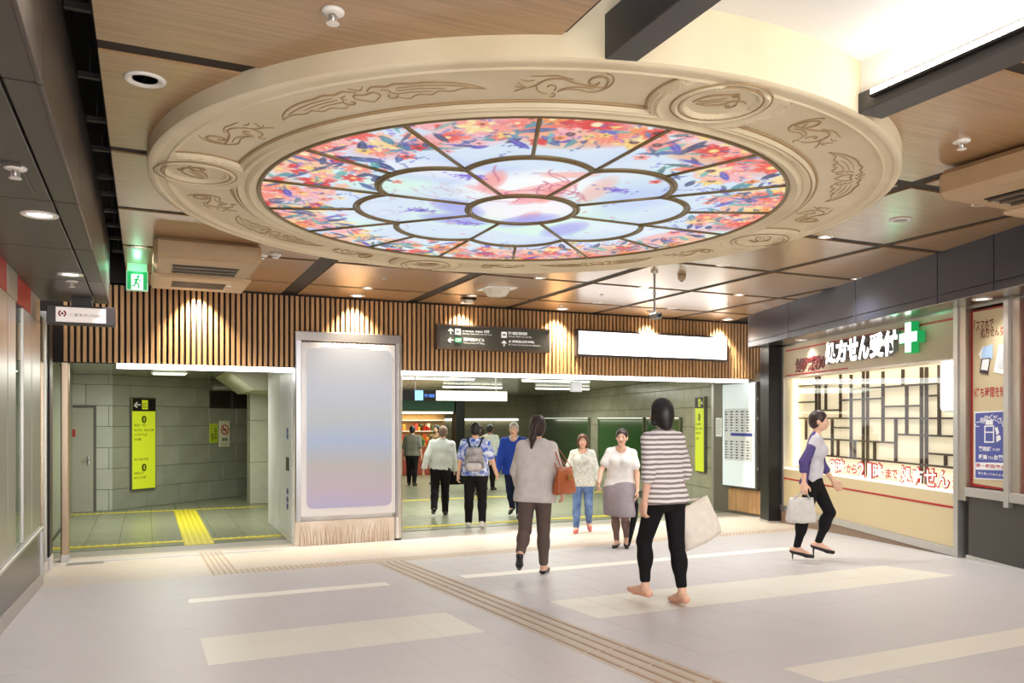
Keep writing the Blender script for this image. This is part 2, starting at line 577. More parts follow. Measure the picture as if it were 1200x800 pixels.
# ================================================================ CEILING
RC = Vector((2.68, 5.66, 0)); R_OUT, R_IN, RZ = 2.67, 1.975, 3.39
cl = MB()
cl.box(-0.2, -6, 3.512, 1.72, 11.4, 3.9); cl.box(3.63, -6, 3.512, 11.5, 11.4, 3.9); cl.box(1.72, 3.7, 3.512, 3.63, 11.4, 3.9)
ceiling = struct(cl.build('ceiling', M_JOINT))
XJ = [(-0.2, 1.70), (1.92, 3.51), (3.68, 5.07), (5.21, 6.635), (6.765, 8.20), (8.33, 9.8), (9.9, 11.2)]
YJ = [(-6, -2.2), (-2.1, -0.6), (-0.5, 0.95), (1.06, 2.5), (2.6, 4.09), (4.21, 5.66), (5.78, 7.23), (7.34, 8.79), (8.9, 10.4), (10.5, 11.36)]
FA = P0 + NW * 0.46
for xi, (x0, x1) in enumerate(XJ):
    for yi, (y0, y1) in enumerate(YJ):
        if xi == 1 and y1 < 4.0:
            continue
        if xi in (0, 2) and y1 < 2.6 and y0 > -7:
            pass
        poly = [(x0, y0), (x1, y0), (x1, y1), (x0, y1)]
        poly = clip_poly(poly, FA.x, FA.y, -NW.x, -NW.y)
        if xi == 1 and yi == 4:
            poly = clip_poly(poly, 0, 3.7, 0, -1)
        if area_poly(poly) < 0.03:
            continue
        # panels wholly above the ring are hidden by it
        if all((Vector((p[0], p[1], 0)) - RC).length < 2.6 for p in poly):
            continue
        MB().prism(poly, 3.5, 3.513).build('ceiling_panel', M_WOOD, ceiling)
# the recessed white strip with its dark edge beams
rec = struct(MB().box(1.95, -6, 3.68, 3.56, 3.9, 3.75).build('ceiling_recess', M_WHITE))
mb = MB(); mb.box(2.03, -6, 3.5, 2.06, 3.3, 3.68); mb.build('side', M_WHITE, rec)
MB().box(1.95, 3.6, 3.5, 3.56, 3.7, 3.7).build('end', M_WHITE, rec)
for x0, x1 in ((1.885, 2.035), (3.44, 3.63)):
    b = MB(); b.bbox(x0, -6, 3.40, x1, 3.115, 3.425, 0.004); b.box(x0, -6, 3.42, x0 + 0.02, 3.115, 3.60 if x0 < 2 else 3.50); b.box(x1 - 0.02, -6, 3.42, x1, 3.115, 3.60 if x0 > 2 else 3.5)
    struct(b.build('trim_recess', mat('beam_grey', (74, 70, 70), 0.45, 0.2)))
MB().box(3.47, -6, 3.49, 3.5, 3.3, 3.68).build('side', M_WHITE, rec)
cv_ = thing('cove_light', 'bright white cove light along the right beam of the white ceiling recess', 'light', (3.44, 0, 3.455))
MB().bbox(-0.03, -5.5, 0, 0.01, 3.0, 0.03, 0.004).build('diffuser', mat('cove_led', (255, 253, 248), 0.5, emit=15), cv_)
MB().box(-0.032, -5.5, -0.012, 0.012, 3.0, 0.0).build('housing', M_BLACK, cv_)
# dark service void beside the soffit on the left
vd = MB(); vd.box(-0.75, -6, 4.3, -0.1, 11.4, 4.4); vd.box(-0.22, -6, 3.6, -0.19, 11.4, 4.3); vd.box(-0.6, -6, 3.62, -0.58, 11.4, 4.3); vd.box(-0.75, 11.36, 3.4, -0.1, 11.5, 4.4)
struct(vd.build('ceiling_void', M_DARK))
for i, Y in enumerate([3.2, 4.1, 4.9, 5.6, 6.2, 6.9, 7.4, 8.0, 8.6, 9.2, 9.9]):
    h = thing('hanger', 'dark metal hanger bar in the ceiling gap at left, %s from the viewer' % ('first second third fourth fifth sixth seventh eighth ninth tenth eleventh'.split()[i]), 'bracket', (-0.27, Y, 3.62), group='hangers in the ceiling gap')
    MB().box(-0.06, -0.015, 0, 0.07, 0.015, 0.03).build('bar', mat('hanger_grey', (70, 66, 62), 0.5, 0.4), h)
    MB().tube([(0, 0, 0.03), (0, 0, 0.66)], 0.006, 6).build('rod', mat('hanger_grey', (70, 66, 62)), h)

# ================================================================ LEFT SOFFIT (panels) and RIGHT FASCIA
sf = struct(MB().box(-1.1, -6, 3.0, -0.345, 9.35, 3.3).build('trim_1', M_BLACK))
ys = [-6, -3.2, -1.0, 1.15, 3.29, 5.05, 6.42, 7.87, 9.3]
for a, b in zip(ys, ys[1:]):
    MB().bbox(-1.0, a + 0.006, 2.97, -0.468, b - 0.006, 3.005, 0.003).build('panel', M_SOFFIT, sf)
    MB().bbox(-0.456, a + 0.006, 2.97, -0.345, b - 0.006, 3.005, 0.003).build('panel', M_SOFFIT, sf)
    MB().bbox(-0.35, a + 0.004, 2.965, -0.332, b - 0.004, 3.22, 0.003).build('side_panel', M_SOFFIT, sf)
    MB().bbox(-0.35, a + 0.004, 3.23, -0.336, b - 0.004, 3.64, 0.003).build('side_panel', M_SOFFIT, sf)
MB().box(-1.1, 9.3, 2.97, -0.335, 9.345, 3.6).build('end_panel', M_SOFFIT, sf)
MB().bbox(-0.93, 4.35, 2.962, -0.53, 4.9, 2.972, 0.002).build('access_panel', M_SOFFIT, sf)


def rbox(name, m, parent, u0, u1, w0, w1, z0, z1, b=0.003):
    """box in the frame of the right wall, as a child of a thing placed in that frame"""
    return MB().bbox(u0, -w1, z0, u1, -w0, z1, b).build(name, m, parent)


fas = struct(MB().box(-4.76, -0.46, 3.0, 6, -0.36, 3.55).build('trim_2', M_BLACK, loc=P0, rz=RANG))
us = [-4.78, -3.245, -1.309, 0.338, 1.189, 2.9, 4.5, 6]
for a, b in zip(us, us[1:]):
    rbox('panel', M_FASCIA, fas, a + 0.005, b - 0.005, 0.445, 0.475, 3.062, 3.56)
    rbox('panel', M_FASCIA, fas, a + 0.005, b - 0.005, 0.445, 0.475, 2.972, 3.052)
M_SOFFMET = mat('soffit_metal', (150, 144, 138), 0.22, 0.9)
rbox('soffit', M_SOFFMET, fas, -4.78, 6, 0.0, 0.462, 2.968, 2.985)
rbox('end_panel', M_FASCIA, fas, -4.80, -4.78, -0.3, 0.475, 2.965, 3.56)

# ================================================================ SLATTED BACK WALL
wb = struct(MB().box(-1.25, 11.4, 2.486, 10.45, 11.6, 3.56).build('wall_back', M_SLATBACK))
sl = MB().bbox(-0.0205, -0.045, 2.486, 0.0205, 0.0, 3.475, 0.004).mesh('slat', M_SLAT)
for i in range(159):
    link('slat', sl, wb, (-0.9 + 0.0705 * i, 11.4, 0))
MB().box(-1.25, 11.36, 3.475, 10.45, 11.4, 3.5).build('top_rail', M_SLATBACK, wb)
for x0, x1, lb in ((-0.33, 1.87, 'bright white light strip over the left passage opening'), (3.42, 9.86, 'long bright white light strip over the wide right opening')):
    t = thing('light_strip', lb, 'light', ((x0 + x1) / 2, 11.4, 2.47)); h = (x1 - x0) / 2
    MB().bbox(-h, -0.075, -0.055, h, 0.0, 0.004, 0.006).build('diffuser', M_LED, t)
    MB().box(-h, -0.06, 0.004, h, 0.0, 0.012).build('housing', M_WHITE, t)
# steel jamb and black column at the left end
j = thing('steel_jamb', 'brushed steel jamb at the left edge of the left passage opening', 'post', (-0.93, 11.4, 0))
MB().bbox(-0.015, -0.12, 0, 0.07, 0.08, 2.47, 0.012).build('post', mat('jamb_bronze', (186, 164, 140), 0.3, 0.9), j)
MB().bbox(-0.02, -0.125, 0, 0.075, 0.085, 0.1, 0.008).build('shoe', M_STEEL, j)
j = thing('black_post', 'black post with a pale foot between the left wall and the steel jamb', 'post', (-1.03, 10.62, floor_z(10.62)))
MB().bbox(-0.05, -0.16, 0.16, 0.045, 0.16, 2.95, 0.008).build('post', M_BLACK, j)
MB().bbox(-0.05, -0.165, 0, 0.05, 0.165, 0.16, 0.005).build('foot', M_TILE, j)

# ================================================================ LEFT WALL
wl = struct(MB().box(-1.3, -6, -0.1, -1.02, 9.38, 3.0).build('wall_left', mat('wall_left_brown', (92, 82, 76), 0.4)))
M_LOW = mat('lower_panel', (92, 82, 77), 0.3, 0.35)
ysl = [-6, -3, -1, 1.2, 3.0, 4.9, 6.78, 9.28]
for a, b in zip(ysl, ysl[1:]):
    MB().bbox(-1.03, a + 0.006, floor_z(a) + 0.1 if a < 0 else 0.18, -0.955, b - 0.006, 0.66, 0.004).build('lower_panel', M_LOW, wl)
ct = MB(); ct.bbox(-1.03, -6, 0.665, -0.925, 9.3, 0.70, 0.006); ct.build('ledge', M_STEEL, wl)
MB().bbox(-1.03, 9.26, 0.0, -0.93, 9.31, 0.7, 0.004).build('corner_post', M_STEEL, wl)
bs = MB()
bs.add([(-1.02, -6, floor_z(-6) - .1), (-0.935, -6, floor_z(-6) - .1), (-0.935, 9.3, floor_z(9.3) - .1), (-1.02, 9.3, floor_z(9.3) - .1),
        (-1.02, -6, floor_z(-6) + .11), (-0.935, -6, floor_z(-6) + .11), (-0.935, 9.3, floor_z(9.3) + .11), (-1.02, 9.3, floor_z(9.3) + .11)],
       [(3, 2, 1, 0), (4, 5, 6, 7), (0, 1, 5, 4), (1, 2, 6, 5), (2, 3, 7, 6), (3, 0, 4, 7)])
struct(bs.build('baseboard_left', mat('base_grey', (176, 166, 158), 0.4)))
M_PANE = glass('pane_glass', (240, 245, 240))
# stainless panels alternating with narrow glass slits, red band on top
steelp = [(-1.0, 1.2), (1.2, 3.1), (3.1, 5.2), (5.22, 7.16), (7.18, 7.60), (8.06, 8.58), (8.6, 9.27)]
for a, b in steelp:
    MB().bbox(-1.03, a + 0.004, 0.70, -0.955, b - 0.004, 2.735, 0.004).build('steel_panel', M_STEEL, wl)
for a, b in ((-1, 3.1), (3.1, 7.16), (7.74, 8.58)):
    MB().bbox(-1.03, a + 0.004, 2.745, -0.958, b - 0.004, 2.97, 0.004).build('red_band', mat('band_red', (204, 22, 22), 0.35, coat=0.3), wl)
for a, b in ((7.18, 7.72), (8.6, 9.27)):
    MB().bbox(-1.03, a + 0.004, 2.745, -0.957, b - 0.004, 2.97, 0.004).build('steel_panel', M_STEEL, wl)
MB().box(-1.03, 7.62, 0.72, -1.015, 8.04, 2.74).build('slit_back', mat('slit_warm', (196, 158, 120), 0.5, noise=0.5, scale=5, rgb2=(120, 110, 60), stretch=(1, 1, 0.6)), wl)
MB().box(-0.975, 7.62, 0.72, -0.968, 8.04, 2.74).build('glass_slit', M_PANE, wl)
# glazed bay with a cream panel between the steel panels and the black post
by = thing('display_bay', 'tall narrow glazed bay with a warm cream panel beyond the steel wall panels', 'window', (-1.02, 9.85, floor_z(9.9)))
MB().bbox(-0.06, -0.45, 0.75, -0.02, 0.45, 2.75, 0.004).build('cream_panel', mat('bay_cream', (240, 208, 170), 0.5), by)
MB().bbox(-0.06, -0.45, 0.10, -0.01, 0.45, 0.74, 0.004).build('dark_panel', mat('bay_dark', (70, 60, 60), 0.25, 0.3), by)
MB().box(0.0, -0.45, 0.1, 0.006, 0.45, 2.8).build('pane', M_PANE, by)
MB().bbox(-0.06, 0.45, 0.0, 0.02, 0.5, 2.9, 0.004).build('frame', M_STEEL, by)
MB().bbox(-0.06, -0.52, 0.0, 0.015, -0.45, 2.9, 0.004).build('frame', M_STEEL, by)
MB().bbox(-0.06, -0.5, 0.0, 0.03, 0.5, 0.10, 0.004).build('plinth', M_TILE, by)
struct(MB().box(-1.4, 9.3, -0.1, -1.09, 11.6, 3.0).build('wall_left_far', M_BLACK))

# ================================================================ SHOP WALL ON THE RIGHT
def rthing(name, label, cat, group=None):
    return thing(name, label, cat, P0, RANG, group)


wr = struct(MB().box(-4.6, 0.3, -0.2, 6.5, 0.5, 3.0).build('wall_right', mat('shop_inner', (214, 204, 186), 0.6), loc=P0, rz=RANG))
rbox('plinth', mat('plinth_brown', (150, 126, 104), 0.5, noise=0.15, scale=20), wr, -4.5, 6.5, -0.3, 0.035, -0.05, 0.275)
rbox('base_rail', M_STEEL, wr, -4.5, 0.0, -0.05, 0.055, 0.275, 0.365)
rbox('base_rail', M_STEEL, wr, 0.19, 6.5, -0.05, 0.06, 0.2, 0.33)
rbox('header_rail', mat('header_steel', (176, 170, 160), 0.3, 0.8), wr, -4.5, 6.5, -0.3, 0.0, 2.945, 2.97)
win = struct(link('window_1', None, None, P0, RANG))
rbox('frame', M_STEEL, win, -4.5, -4.42, -0.2, 0.03, 0.3, 2.95)
rbox('mullion', M_STEEL, win, 0.0, 0.075, -0.2, 0.075, 0.25, 2.97)
rbox('mullion', mat('mullion_side', (186, 176, 164), 0.32, 0.9), win, 0.075, 0.19, -0.2, 0.06, 0.9, 2.97)
M_BAND = mat('sign_band', (196, 182, 154), 0.5)
rbox('sign_band', M_BAND, win, -4.42, 0.0, -0.25, 0.02, 2.44, 2.945)
rbox('band_lip', mat('band_lip', (222, 210, 200), 0.4), win, -4.42, 0.0, -0.25, 0.035, 2.425, 2.445)
rbox('red_line', M_RED, win, -4.34, 0.0, 0.0, 0.026, 2.862, 2.885)
rbox('red_line', M_RED, win, -4.34, -2.35, 0.0, 0.026, 2.464, 2.482)
rbox('counter_panel', M_CREAM, win, -4.42, 0.0, -0.25, 0.02, 0.365, 0.955)
rbox('red_line', M_RED, win, -4.42, 0.0, 0.0, 0.026, 0.79, 0.815)
rbox('ledge', mat('ledge_white', (250, 244, 232), 0.5, emit=0.55), win, -4.42, 0.0, -0.16, 0.024, 0.955, 0.985)
rbox('back_panel', mat('lattice_back', (236, 228, 208), 0.7, emit=0.46, emit_rgb=(250, 236, 210)), win, -4.42, 0.0, -0.26, -0.22, 0.98, 2.45)
rbox('lit_strip', mat('warm_led', (255, 236, 190), 0.5, emit=2.2), win, -4.41, -4.33, -0.2, -0.12, 1.0, 2.43)
MB().box(-4.42, 0.012, 0.985, 0, 0.02, 2.43).build('pane', glass('shop_glass', (250, 250, 246), 1.0), win)
for k, (u0, zz, pw) in enumerate(((-2.2, 2.40, 4.5), (-2.2, 1.0, 3))):
    p = rw(u0, -0.10, zz)
    lamp('light_window', 'AREA', p, pw, (1, 0.92, 0.76), 4.2, 0.05, direction=(NW * (-0.6) + Vector((0, 0, -1 if k == 0 else 1)))).rotation_euler.rotate_axis('Z', 0)
WB = -0.20
MBAR = mat('lattice_brown', (72, 54, 42), 0.5)


def bar_px(x0, y0, x1, y1):
    u0, z0 = on_r(920 + x0 / 4, 440 + y0 / 4, WB + 0.02); u1, z1 = on_r(920 + x1 / 4, 440 + y1 / 4, WB + 0.02)
    t = 0.0115
    if abs(x1 - x0) < 3:
        um = (u0 + u1) / 2
        MB().bbox(um - t, -WB - 0.02, max(0.99, min(z0, z1)), um + t, -WB + 0.02, min(2.44, max(z0, z1)), 0.003).build('lattice_bar', MBAR, win)
    else:
        zm = (z0 + z1) / 2
        MB().bbox(max(-4.4, u0), -WB - 0.024, zm - t, min(-0.005, u1), -WB + 0.016, zm + t, 0.003).build('lattice_bar', MBAR, win)


for x, y0, y1 in ((37, 15, 350), (55, 5, 200), (140, -10, 200), (155, -10, 200), (185, 42, 162), (253, -5, 198), (215, 200, 378), (242, 298, 378), (303, -5, 385),
                  (360, -20, 490), (380, -20, 490), (452, -20, 308), (320, 305, 385), (413, 310, 395), (512, 200, 402), (545, -30, 44), (563, 44, 278),
                  (632, -40, 525), (655, -40, 530), (715, -50, 280), (745, 368, 422), (93, 200, 300)):
    bar_px(x, y0, x, y1)
for y0, y1, x0, x1 in ((46, 33, 55, 305), (64, 36, 303, 715), (125, 124, 37, 140), (163, 161, 155, 253), (116, 106, 253, 452), (145, 141, 452, 632), (95, 93, 655, 715),
                       (201, 198, 30, 806), (244, 244, 215, 303), (297, 313, 155, 512), (276, 284, 512, 806), (372, 425, 100, 806), (365, 373, 655, 806)):
    bar_px(x0, y0, x1, y1)

# lettering stuck on the shop glass
wl_ = rthing('window_lettering', 'red outlined white opening hours lettering along the bottom of the pharmacy window', 'lettering')
M_LETW = mat('letter_white', (255, 252, 246), 0.5, emit=0.25)
M_LETR = mat('letter_red', (196, 34, 30), 0.5)
for s, x0, x1, y0, y1, red in (('日', 322, 358, 132, 172, 1), ('9', 372, 412, 96, 176, 0), ('時', 414, 466, 92, 188, 0), ('か', 478, 510, 122, 180, 1), ('ら', 510, 540, 124, 184, 1),
                               ('2', 550, 588, 112, 208, 0), ('1', 606, 632, 116, 214, 0), ('時', 640, 697, 116, 222, 0), ('ま', 714, 752, 150, 212, 1), ('で', 754, 790, 156, 216, 1),
                               ('処', 806, 880, 132, 248, 0), ('方', 880, 948, 138, 262, 0), ('せ', 952, 1026, 150, 262, 0), ('ん', 1030, 1106, 160, 272, 0), ('受', 1124, 1168, 196, 272, 1)):
    u0, z1 = on_r(900 + x0 / 5.217, 520 + y0 / 5.217); u1, z0 = on_r(900 + x1 / 5.217, 520 + y1 / 5.217)
    if red:
        text('letter', s, M_LETR, (u0, u1, z0, z1), wl_, y=0.006, bold=0.025)
    else:
        text('letter_outline', s, M_LETR, (u0 - 0.018, u1 + 0.018, z0 - 0.016, z1 + 0.016), wl_, y=0.006, bold=0.075)
        text('letter', s, M_LETW, (u0 + 0.004, u1 - 0.004, z0 + 0.003, z1 - 0.003), wl_, y=0.001, bold=0.015)

# lit channel letters and the cross
M_CH = mat('channel_face', (255, 255, 255), 0.4, emit=3.2)
M_CHS = mat('channel_side', (150, 146, 146), 0.4, 0.2)
sg = rthing('pharmacy_sign', 'row of thick glowing white Japanese letters on the pharmacy sign band', 'sign')
for s, x0, x1, ya, yb in (('処', 350, 411, 138, 262), ('方', 413, 482, 124, 252), ('せ', 486, 548, 112, 240), ('ん', 551, 618, 100, 232), ('受', 620, 706, 84, 222), ('付', 704, 790, 66, 214)):
    u0, z1 = on_r(900 + x0 / 5.217, 380 + ya / 5.217, 0.09); u1, z0 = on_r(900 + x1 / 5.217, 380 + yb / 5.217, 0.09)
    zc = 2.712; hh = 0.158
    t = text('letter', s, M_CHS, (u0, u1, zc - hh, zc + hh), sg, y=-0.088, bold=0.055, depth=0.07)
    f = text('letter_face', s, M_CH, (u0, u1, zc - hh, zc + hh), t, y=-0.002, bold=0.05)
sg2 = rthing('small_red_sign', 'small dark red Japanese lettering left of the glowing white letters', 'sign')
u0, z1 = on_r(931.5, 421.5, 0.03); u1, z0 = on_r(966, 431, 0.03)
text('lettering', '全国医療機関の', mat('sign_darkred', (112, 22, 26), 0.5), (u0, u1, z0 - 0.02, z1 + 0.02), sg2, y=-0.03, bold=0.03, depth=0.02)
cr = rthing('green_cross', 'glowing white cross with thick green sides at the right end of the pharmacy sign', 'sign')
u0, z1 = on_r(1056.5, 389, 0.12); u1, z0 = on_r(1073, 420, 0.12)
uc, zc = (u0 + u1) / 2, 2.735


def cross(a, b, y0, y1):
    p = [(-b, -a), (b, -a), (b, -b), (a, -b), (a, b), (b, b), (b, a), (-b, a), (-b, b), (-a, b), (-a, -b), (-b, -b)]
    mb = MB(); n = 12
    mb.add([(x + uc, y0, z + zc) for x, z in p] + [(x + uc, y1, z + zc) for x, z in p],
           [tuple(range(n)), tuple(range(2 * n - 1, n - 1, -1))] + [(i, (i + 1) % n, n + (i + 1) % n, n + i) for i in range(n)])
    return mb


cross(0.185, 0.066, -0.125, -0.03).build('side', mat('cross_green', (20, 150, 80), 0.4, emit=0.7), cr)
cross(0.172, 0.054, -0.129, -0.124).build('face', mat('cross_face', (240, 255, 246), 0.4, emit=3.0), cr)
lamp('light_sign', 'POINT', rw(uc, 0.3, 2.86), 1.2, (0.2, 1.0, 0.5), 0.05)
lb_ = rthing('white_light_panel', 'bright white rounded light panel inside the right end of the pharmacy window', 'sign')
u0, z1 = on_r(1103, 424, -0.1); u1, z0 = on_r(1122, 481, -0.1)
pts = [(math.cos(a) * 0.05 + (u1 - 0.05 if math.cos(a) > 0 else u0 + 0.05), math.sin(a) * 0.05 + (z1 - 0.05 if math.sin(a) > 0 else z0 + 0.05)) for a in [math.radians(d) for d in (5, 30, 60, 85, 95, 120, 150, 175, 185, 210, 240, 265, 275, 300, 330, 355)]]
mb = MB(); n = len(pts); mb.add([(x, 0.09, z) for x, z in pts] + [(x, 0.13, z) for x, z in pts], [tuple(range(n)), tuple(range(2 * n - 1, n - 1, -1))] + [(i, (i + 1) % n, n + (i + 1) % n, n + i) for i in range(n)])
mb.build('face', mat('panel_white_lit', (255, 255, 255), 0.5, emit=2.2), lb_)
mb = MB(); mb.tube([(x, 0.11, z) for x, z in pts], 0.014, 6, closed=True); mb.build('rim', mat('rim_grey', (150, 150, 156), 0.4, 0.5), lb_)

# poster window
w2 = struct(link('window_2', None, None, P0, RANG))
M_WIN2 = mat('poster_cream', (206, 188, 150), 0.6)
rbox('red_frame', M_RED, w2, 0.19, 0.79, -0.10, 0.0, 1.06, 2.92)
rbox('backing', M_WIN2, w2, 0.225, 0.79, -0.10, 0.004, 1.095, 2.865)
rbox('sill', M_STEEL, w2, 0.19, 6.3, -0.1, 0.075, 0.955, 1.05)
rbox('lower_panel', mat('lower_dark', (66, 61, 56), 0.4, 0.1), w2, 0.19, 6.3, -0.1, 0.03, 0.33, 0.955)
rbox('mullion', M_STEEL, w2, 0.79, 0.86, -0.1, 0.085, 0.9, 2.95)
rbox('mullion', mat('mullion_side', (186, 176, 164)), w2, 0.86, 0.97, -0.1, 0.05, 1.04, 2.95)
rbox('red_frame', M_RED, w2, 0.97, 2.6, -0.1, 0.0, 1.06, 2.92)
rbox('backing', M_WIN2, w2, 1.01, 2.6, -0.1, 0.004, 1.1, 2.87)
rbox('mullion', M_STEEL, w2, 2.6, 2.7, -0.1, 0.085, 0.9, 2.95)
rbox('backing', M_WIN2, w2, 2.7, 6.3, -0.1, 0.0, 1.05, 2.95)
po = rthing('smartphone_poster', 'cream poster with red lettering and a phone picture, above the blue poster', 'poster')
M_DKRED = mat('print_maroon', (120, 36, 30), 0.6)


def prt(name, s, m, x0, y0, x1, y1, parent, y=-0.008, bold=0.02, w=0.008):
    u0, z1 = on_r(x0, y0, w); u1, z0 = on_r(x1, y1, w)
    return text(name, s, m, (u0, u1, z0, z1), parent, y=y, bold=bold)


def rpoly(name, m, px, parent, y0, y1):
    q = [on_r(x, y, 0.01) for x, y in px]; n = len(q)
    mb = MB(); mb.add([(u, y0, z) for u, z in q] + [(u, y1, z) for u, z in q], [tuple(range(n)), tuple(range(2 * n - 1, n - 1, -1))] + [(i, (i + 1) % n, n + (i + 1) % n, n + i) for i in range(n)])
    return mb.build(name, m, parent)


rpoly('sheet', M_WIN2, [(1140, 366), (1184, 358), (1184, 573), (1140, 566)], po, -0.007, -0.004)
M_LB = mat('print_lightblue', (176, 206, 240), 0.5); M_WP = mat('print_white', (240, 240, 240), 0.5); M_PH = mat('print_phone', (54, 40, 38), 0.4)
prt('lettering', '『スマホで', M_DKRED, 1141, 375.5, 1164.5, 385, po)
prt('lettering', '処方せん', M_DKRED, 1149, 385, 1171, 393.5, po); prt('lettering', '受付', M_RED, 1172, 383, 1183.6, 391.5, po)
prt('lettering', '\\待ち時間を短縮', M_RED, 1141, 454, 1184, 464.5, po)
rpoly('print', M_WP, [(1146.5, 415), (1152, 405), (1156, 418), (1151, 423)], po, -0.010, -0.0085)
rpoly('print', M_LB, [(1152, 407), (1163.5, 403), (1163, 420), (1150.5, 422)], po, -0.012, -0.0105)
rpoly('print', M_PH, [(1150.5, 420), (1161, 419), (1158, 439), (1148, 436.5)], po, -0.014, -0.0125)
rpoly('print', M_WP, [(1152, 421), (1160, 420.5), (1157.8, 434), (1150, 433)], po, -0.016, -0.0145)
rpoly('print', M_WP, [(1171, 403), (1183, 407), (1179, 439), (1164.5, 436)], po, -0.012, -0.0105)
rpoly('print', mat('print_paper', (214, 214, 216), 0.5), [(1173, 408), (1181, 411), (1178, 433), (1169, 431)], po, -0.0135, -0.0125)
bp = rthing('blue_poster', 'blue poster with a white pill bottle and Japanese lettering below the phone picture', 'poster')
M_BLUE = mat('poster_blue', (76, 84, 158), 0.5)
rpoly('sheet', M_WP, [(1142.5, 482.5), (1182.3, 480.5), (1182.6, 563), (1142.5, 561)], bp, -0.016, -0.010)
rpoly('field', M_BLUE, [(1143.8, 484), (1181.3, 482), (1181.3, 561.5), (1143.8, 559.5)], bp, -0.018, -0.0165)
for i, ch in enumerate('ご相談ください'):
    a = (i - 3) / 3
    x = 1162.5 + a * 15.5; y = 485.5 + 7.5 * a * a
    prt('lettering', ch, M_WP, x - 2.6, y, x + 2.6, y + 7, bp, y=-0.0195, bold=0.01)
rpoly('print', M_WP, [(1156, 492), (1164.5, 491.8), (1164.5, 497.5), (1156, 497.6)], bp, -0.0205, -0.019)
rpoly('print', M_WP, [(1154.6, 498.5), (1166, 498.2), (1166, 518.5), (1154.6, 518.5)], bp, -0.0205, -0.019)
rpoly('print', M_BLUE, [(1156, 500), (1164.8, 499.8), (1164.8, 505.5), (1156, 505.5)], bp, -0.0215, -0.0207)
rpoly('print', M_BLUE, [(1156, 507), (1164.8, 507), (1164.8, 517), (1156, 517)], bp, -0.0215, -0.0207)
rpoly('print', M_WP, [(1166.8, 501), (1170, 500), (1172, 507), (1169, 510)], bp, -0.0205, -0.019)
rpoly('print', M_WP, [(1168.5, 511), (1173, 509.5), (1174, 514.5), (1169, 518)], bp, -0.0205, -0.019)
prt('lettering', '薬剤師', M_WP, 1148, 522.5, 1163, 529, bp, y=-0.0195, bold=0.03); prt('lettering', 'がいます', M_WP, 1164.5, 524.5, 1173, 528.5, bp, y=-0.0195)
prt('lettering', '販売', M_WP, 1148, 532, 1158, 538.5, bp, y=-0.0195, bold=0.03); prt('lettering', 'できる', M_WP, 1159, 534.2, 1165, 538.3, bp, y=-0.0195); prt('lettering', 'お薬', M_WP, 1166, 532.5, 1177, 539.5, bp, y=-0.0195, bold=0.03)
rpoly('print', M_WP, [(1144.5, 541.5), (1180.6, 542.2), (1180.6, 551), (1144.5, 550)], bp, -0.0205, -0.019)
prt('lettering', '第一類医薬品', M_RED, 1145, 542.5, 1180, 550, bp, y=-0.0215, bold=0.02)
prt('lettering', '取り扱っております', M_WP, 1147.5, 552.5, 1178, 558.5, bp, y=-0.0195, bold=0.01)
# dark post at the far end of the shop front
bp_ = rthing('dark_column', 'tall black column between the lit timetable board and the pharmacy window', 'column')
rbox('shaft', M_BLACK, bp_, -4.86, -4.505, -0.3, 0.24, 0.06, 2.965)
rbox('foot', M_STEEL, bp_, -4.87, -4.5, -0.3, 0.25, 0.0, 0.09)

# ================================================================ TIMETABLE BOARD AND RIGHT JAMB
wpr = struct(MB().box(10.03, 11.02, 0, 10.35, 12.56, 2.6).build('wall_jamb_right', mat('jamb_grey', (122, 114, 104), 0.4, 0.4)))
struct(MB().box(10.46, 11.3, 0, 12.5, 11.6, 3.5).build('wall_fill', M_BLACK))
MB().bbox(10.022, 11.04, 0, 10.03, 11.09, 2.44, 0.004).build('edge_strip', M_STEEL, wpr)
MB().bbox(10.022, 12.50, 0, 10.03, 12.57, 2.44, 0.004).build('edge_strip', M_STEEL, wpr)


def jthing(name, label, cat, Y, z):
    return thing(name, label, cat, (10.018, Y, z), -math.pi / 2)


bd = jthing('timetable_board', 'tall lit white timetable board on the grey jamb right of the wide opening', 'sign', 11.66, 0.5)
MB().bbox(-0.47, -0.10, 0, 0.47, 0, 1.94, 0.006).build('case', mat('case_grey', (110, 108, 106), 0.35, 0.6), bd)
MB().bbox(-0.44, -0.108, 0.03, 0.44, -0.095, 1.91, 0.003).build('face', mat('board_lit', (226, 238, 242), 0.4, emit=0.22, emit_rgb=(226, 246, 252)), bd)
MB().bbox(-0.38, -0.111, 0.50, 0.38, -0.107, 1.46, 0.001).build('sheet', mat('sheet_grey', (214, 220, 222), 0.5, emit=0.05), bd)
mb = MB(); mbl = MB()
for r in range(18):
    z0 = 1.42 - 0.05 * r
    if 8 <= r <= 10: continue
    for c in range(5):
        x0 = -0.36 + 0.148 * c
        mb.box(x0, -0.114, z0 - 0.030, x0 + 0.05 + 0.02 * rnd.random(), -0.111, z0 - 0.004 - 0.012 * rnd.random())
        mbl.box(x0 + 0.085, -0.1135, z0 - 0.022, x0 + 0.085 + 0.04 * rnd.random(), -0.111, z0 - 0.014)
tag(mb.build('print', mat('print_dark', (60, 66, 72), 0.6), bd), kind='stuff'); tag(mbl.build('print', mat('print_mid', (120, 130, 140), 0.6), bd), kind='stuff')
MB().box(-0.20, -0.1145, 0.955, 0.38, -0.111, 1.01).build('band', mat('band_blue', (56, 64, 160), 0.5), bd)
for z in (0.35, 1.25, 1.6): MB().bbox(0.47, -0.085, z, 0.482, -0.06, z + 0.05, 0.002).build('latch', M_STEEL, bd)
wd = jthing('wood_panel', 'small slatted wooden panel under the timetable board', 'panel', 11.6, 0.06)
for i in range(8):
    MB().bbox(-0.44 + 0.11 * i, -0.02, 0, -0.44 + 0.11 * i + 0.106, 0.0, 0.42, 0.003).build('plank', M_SLAT, wd)
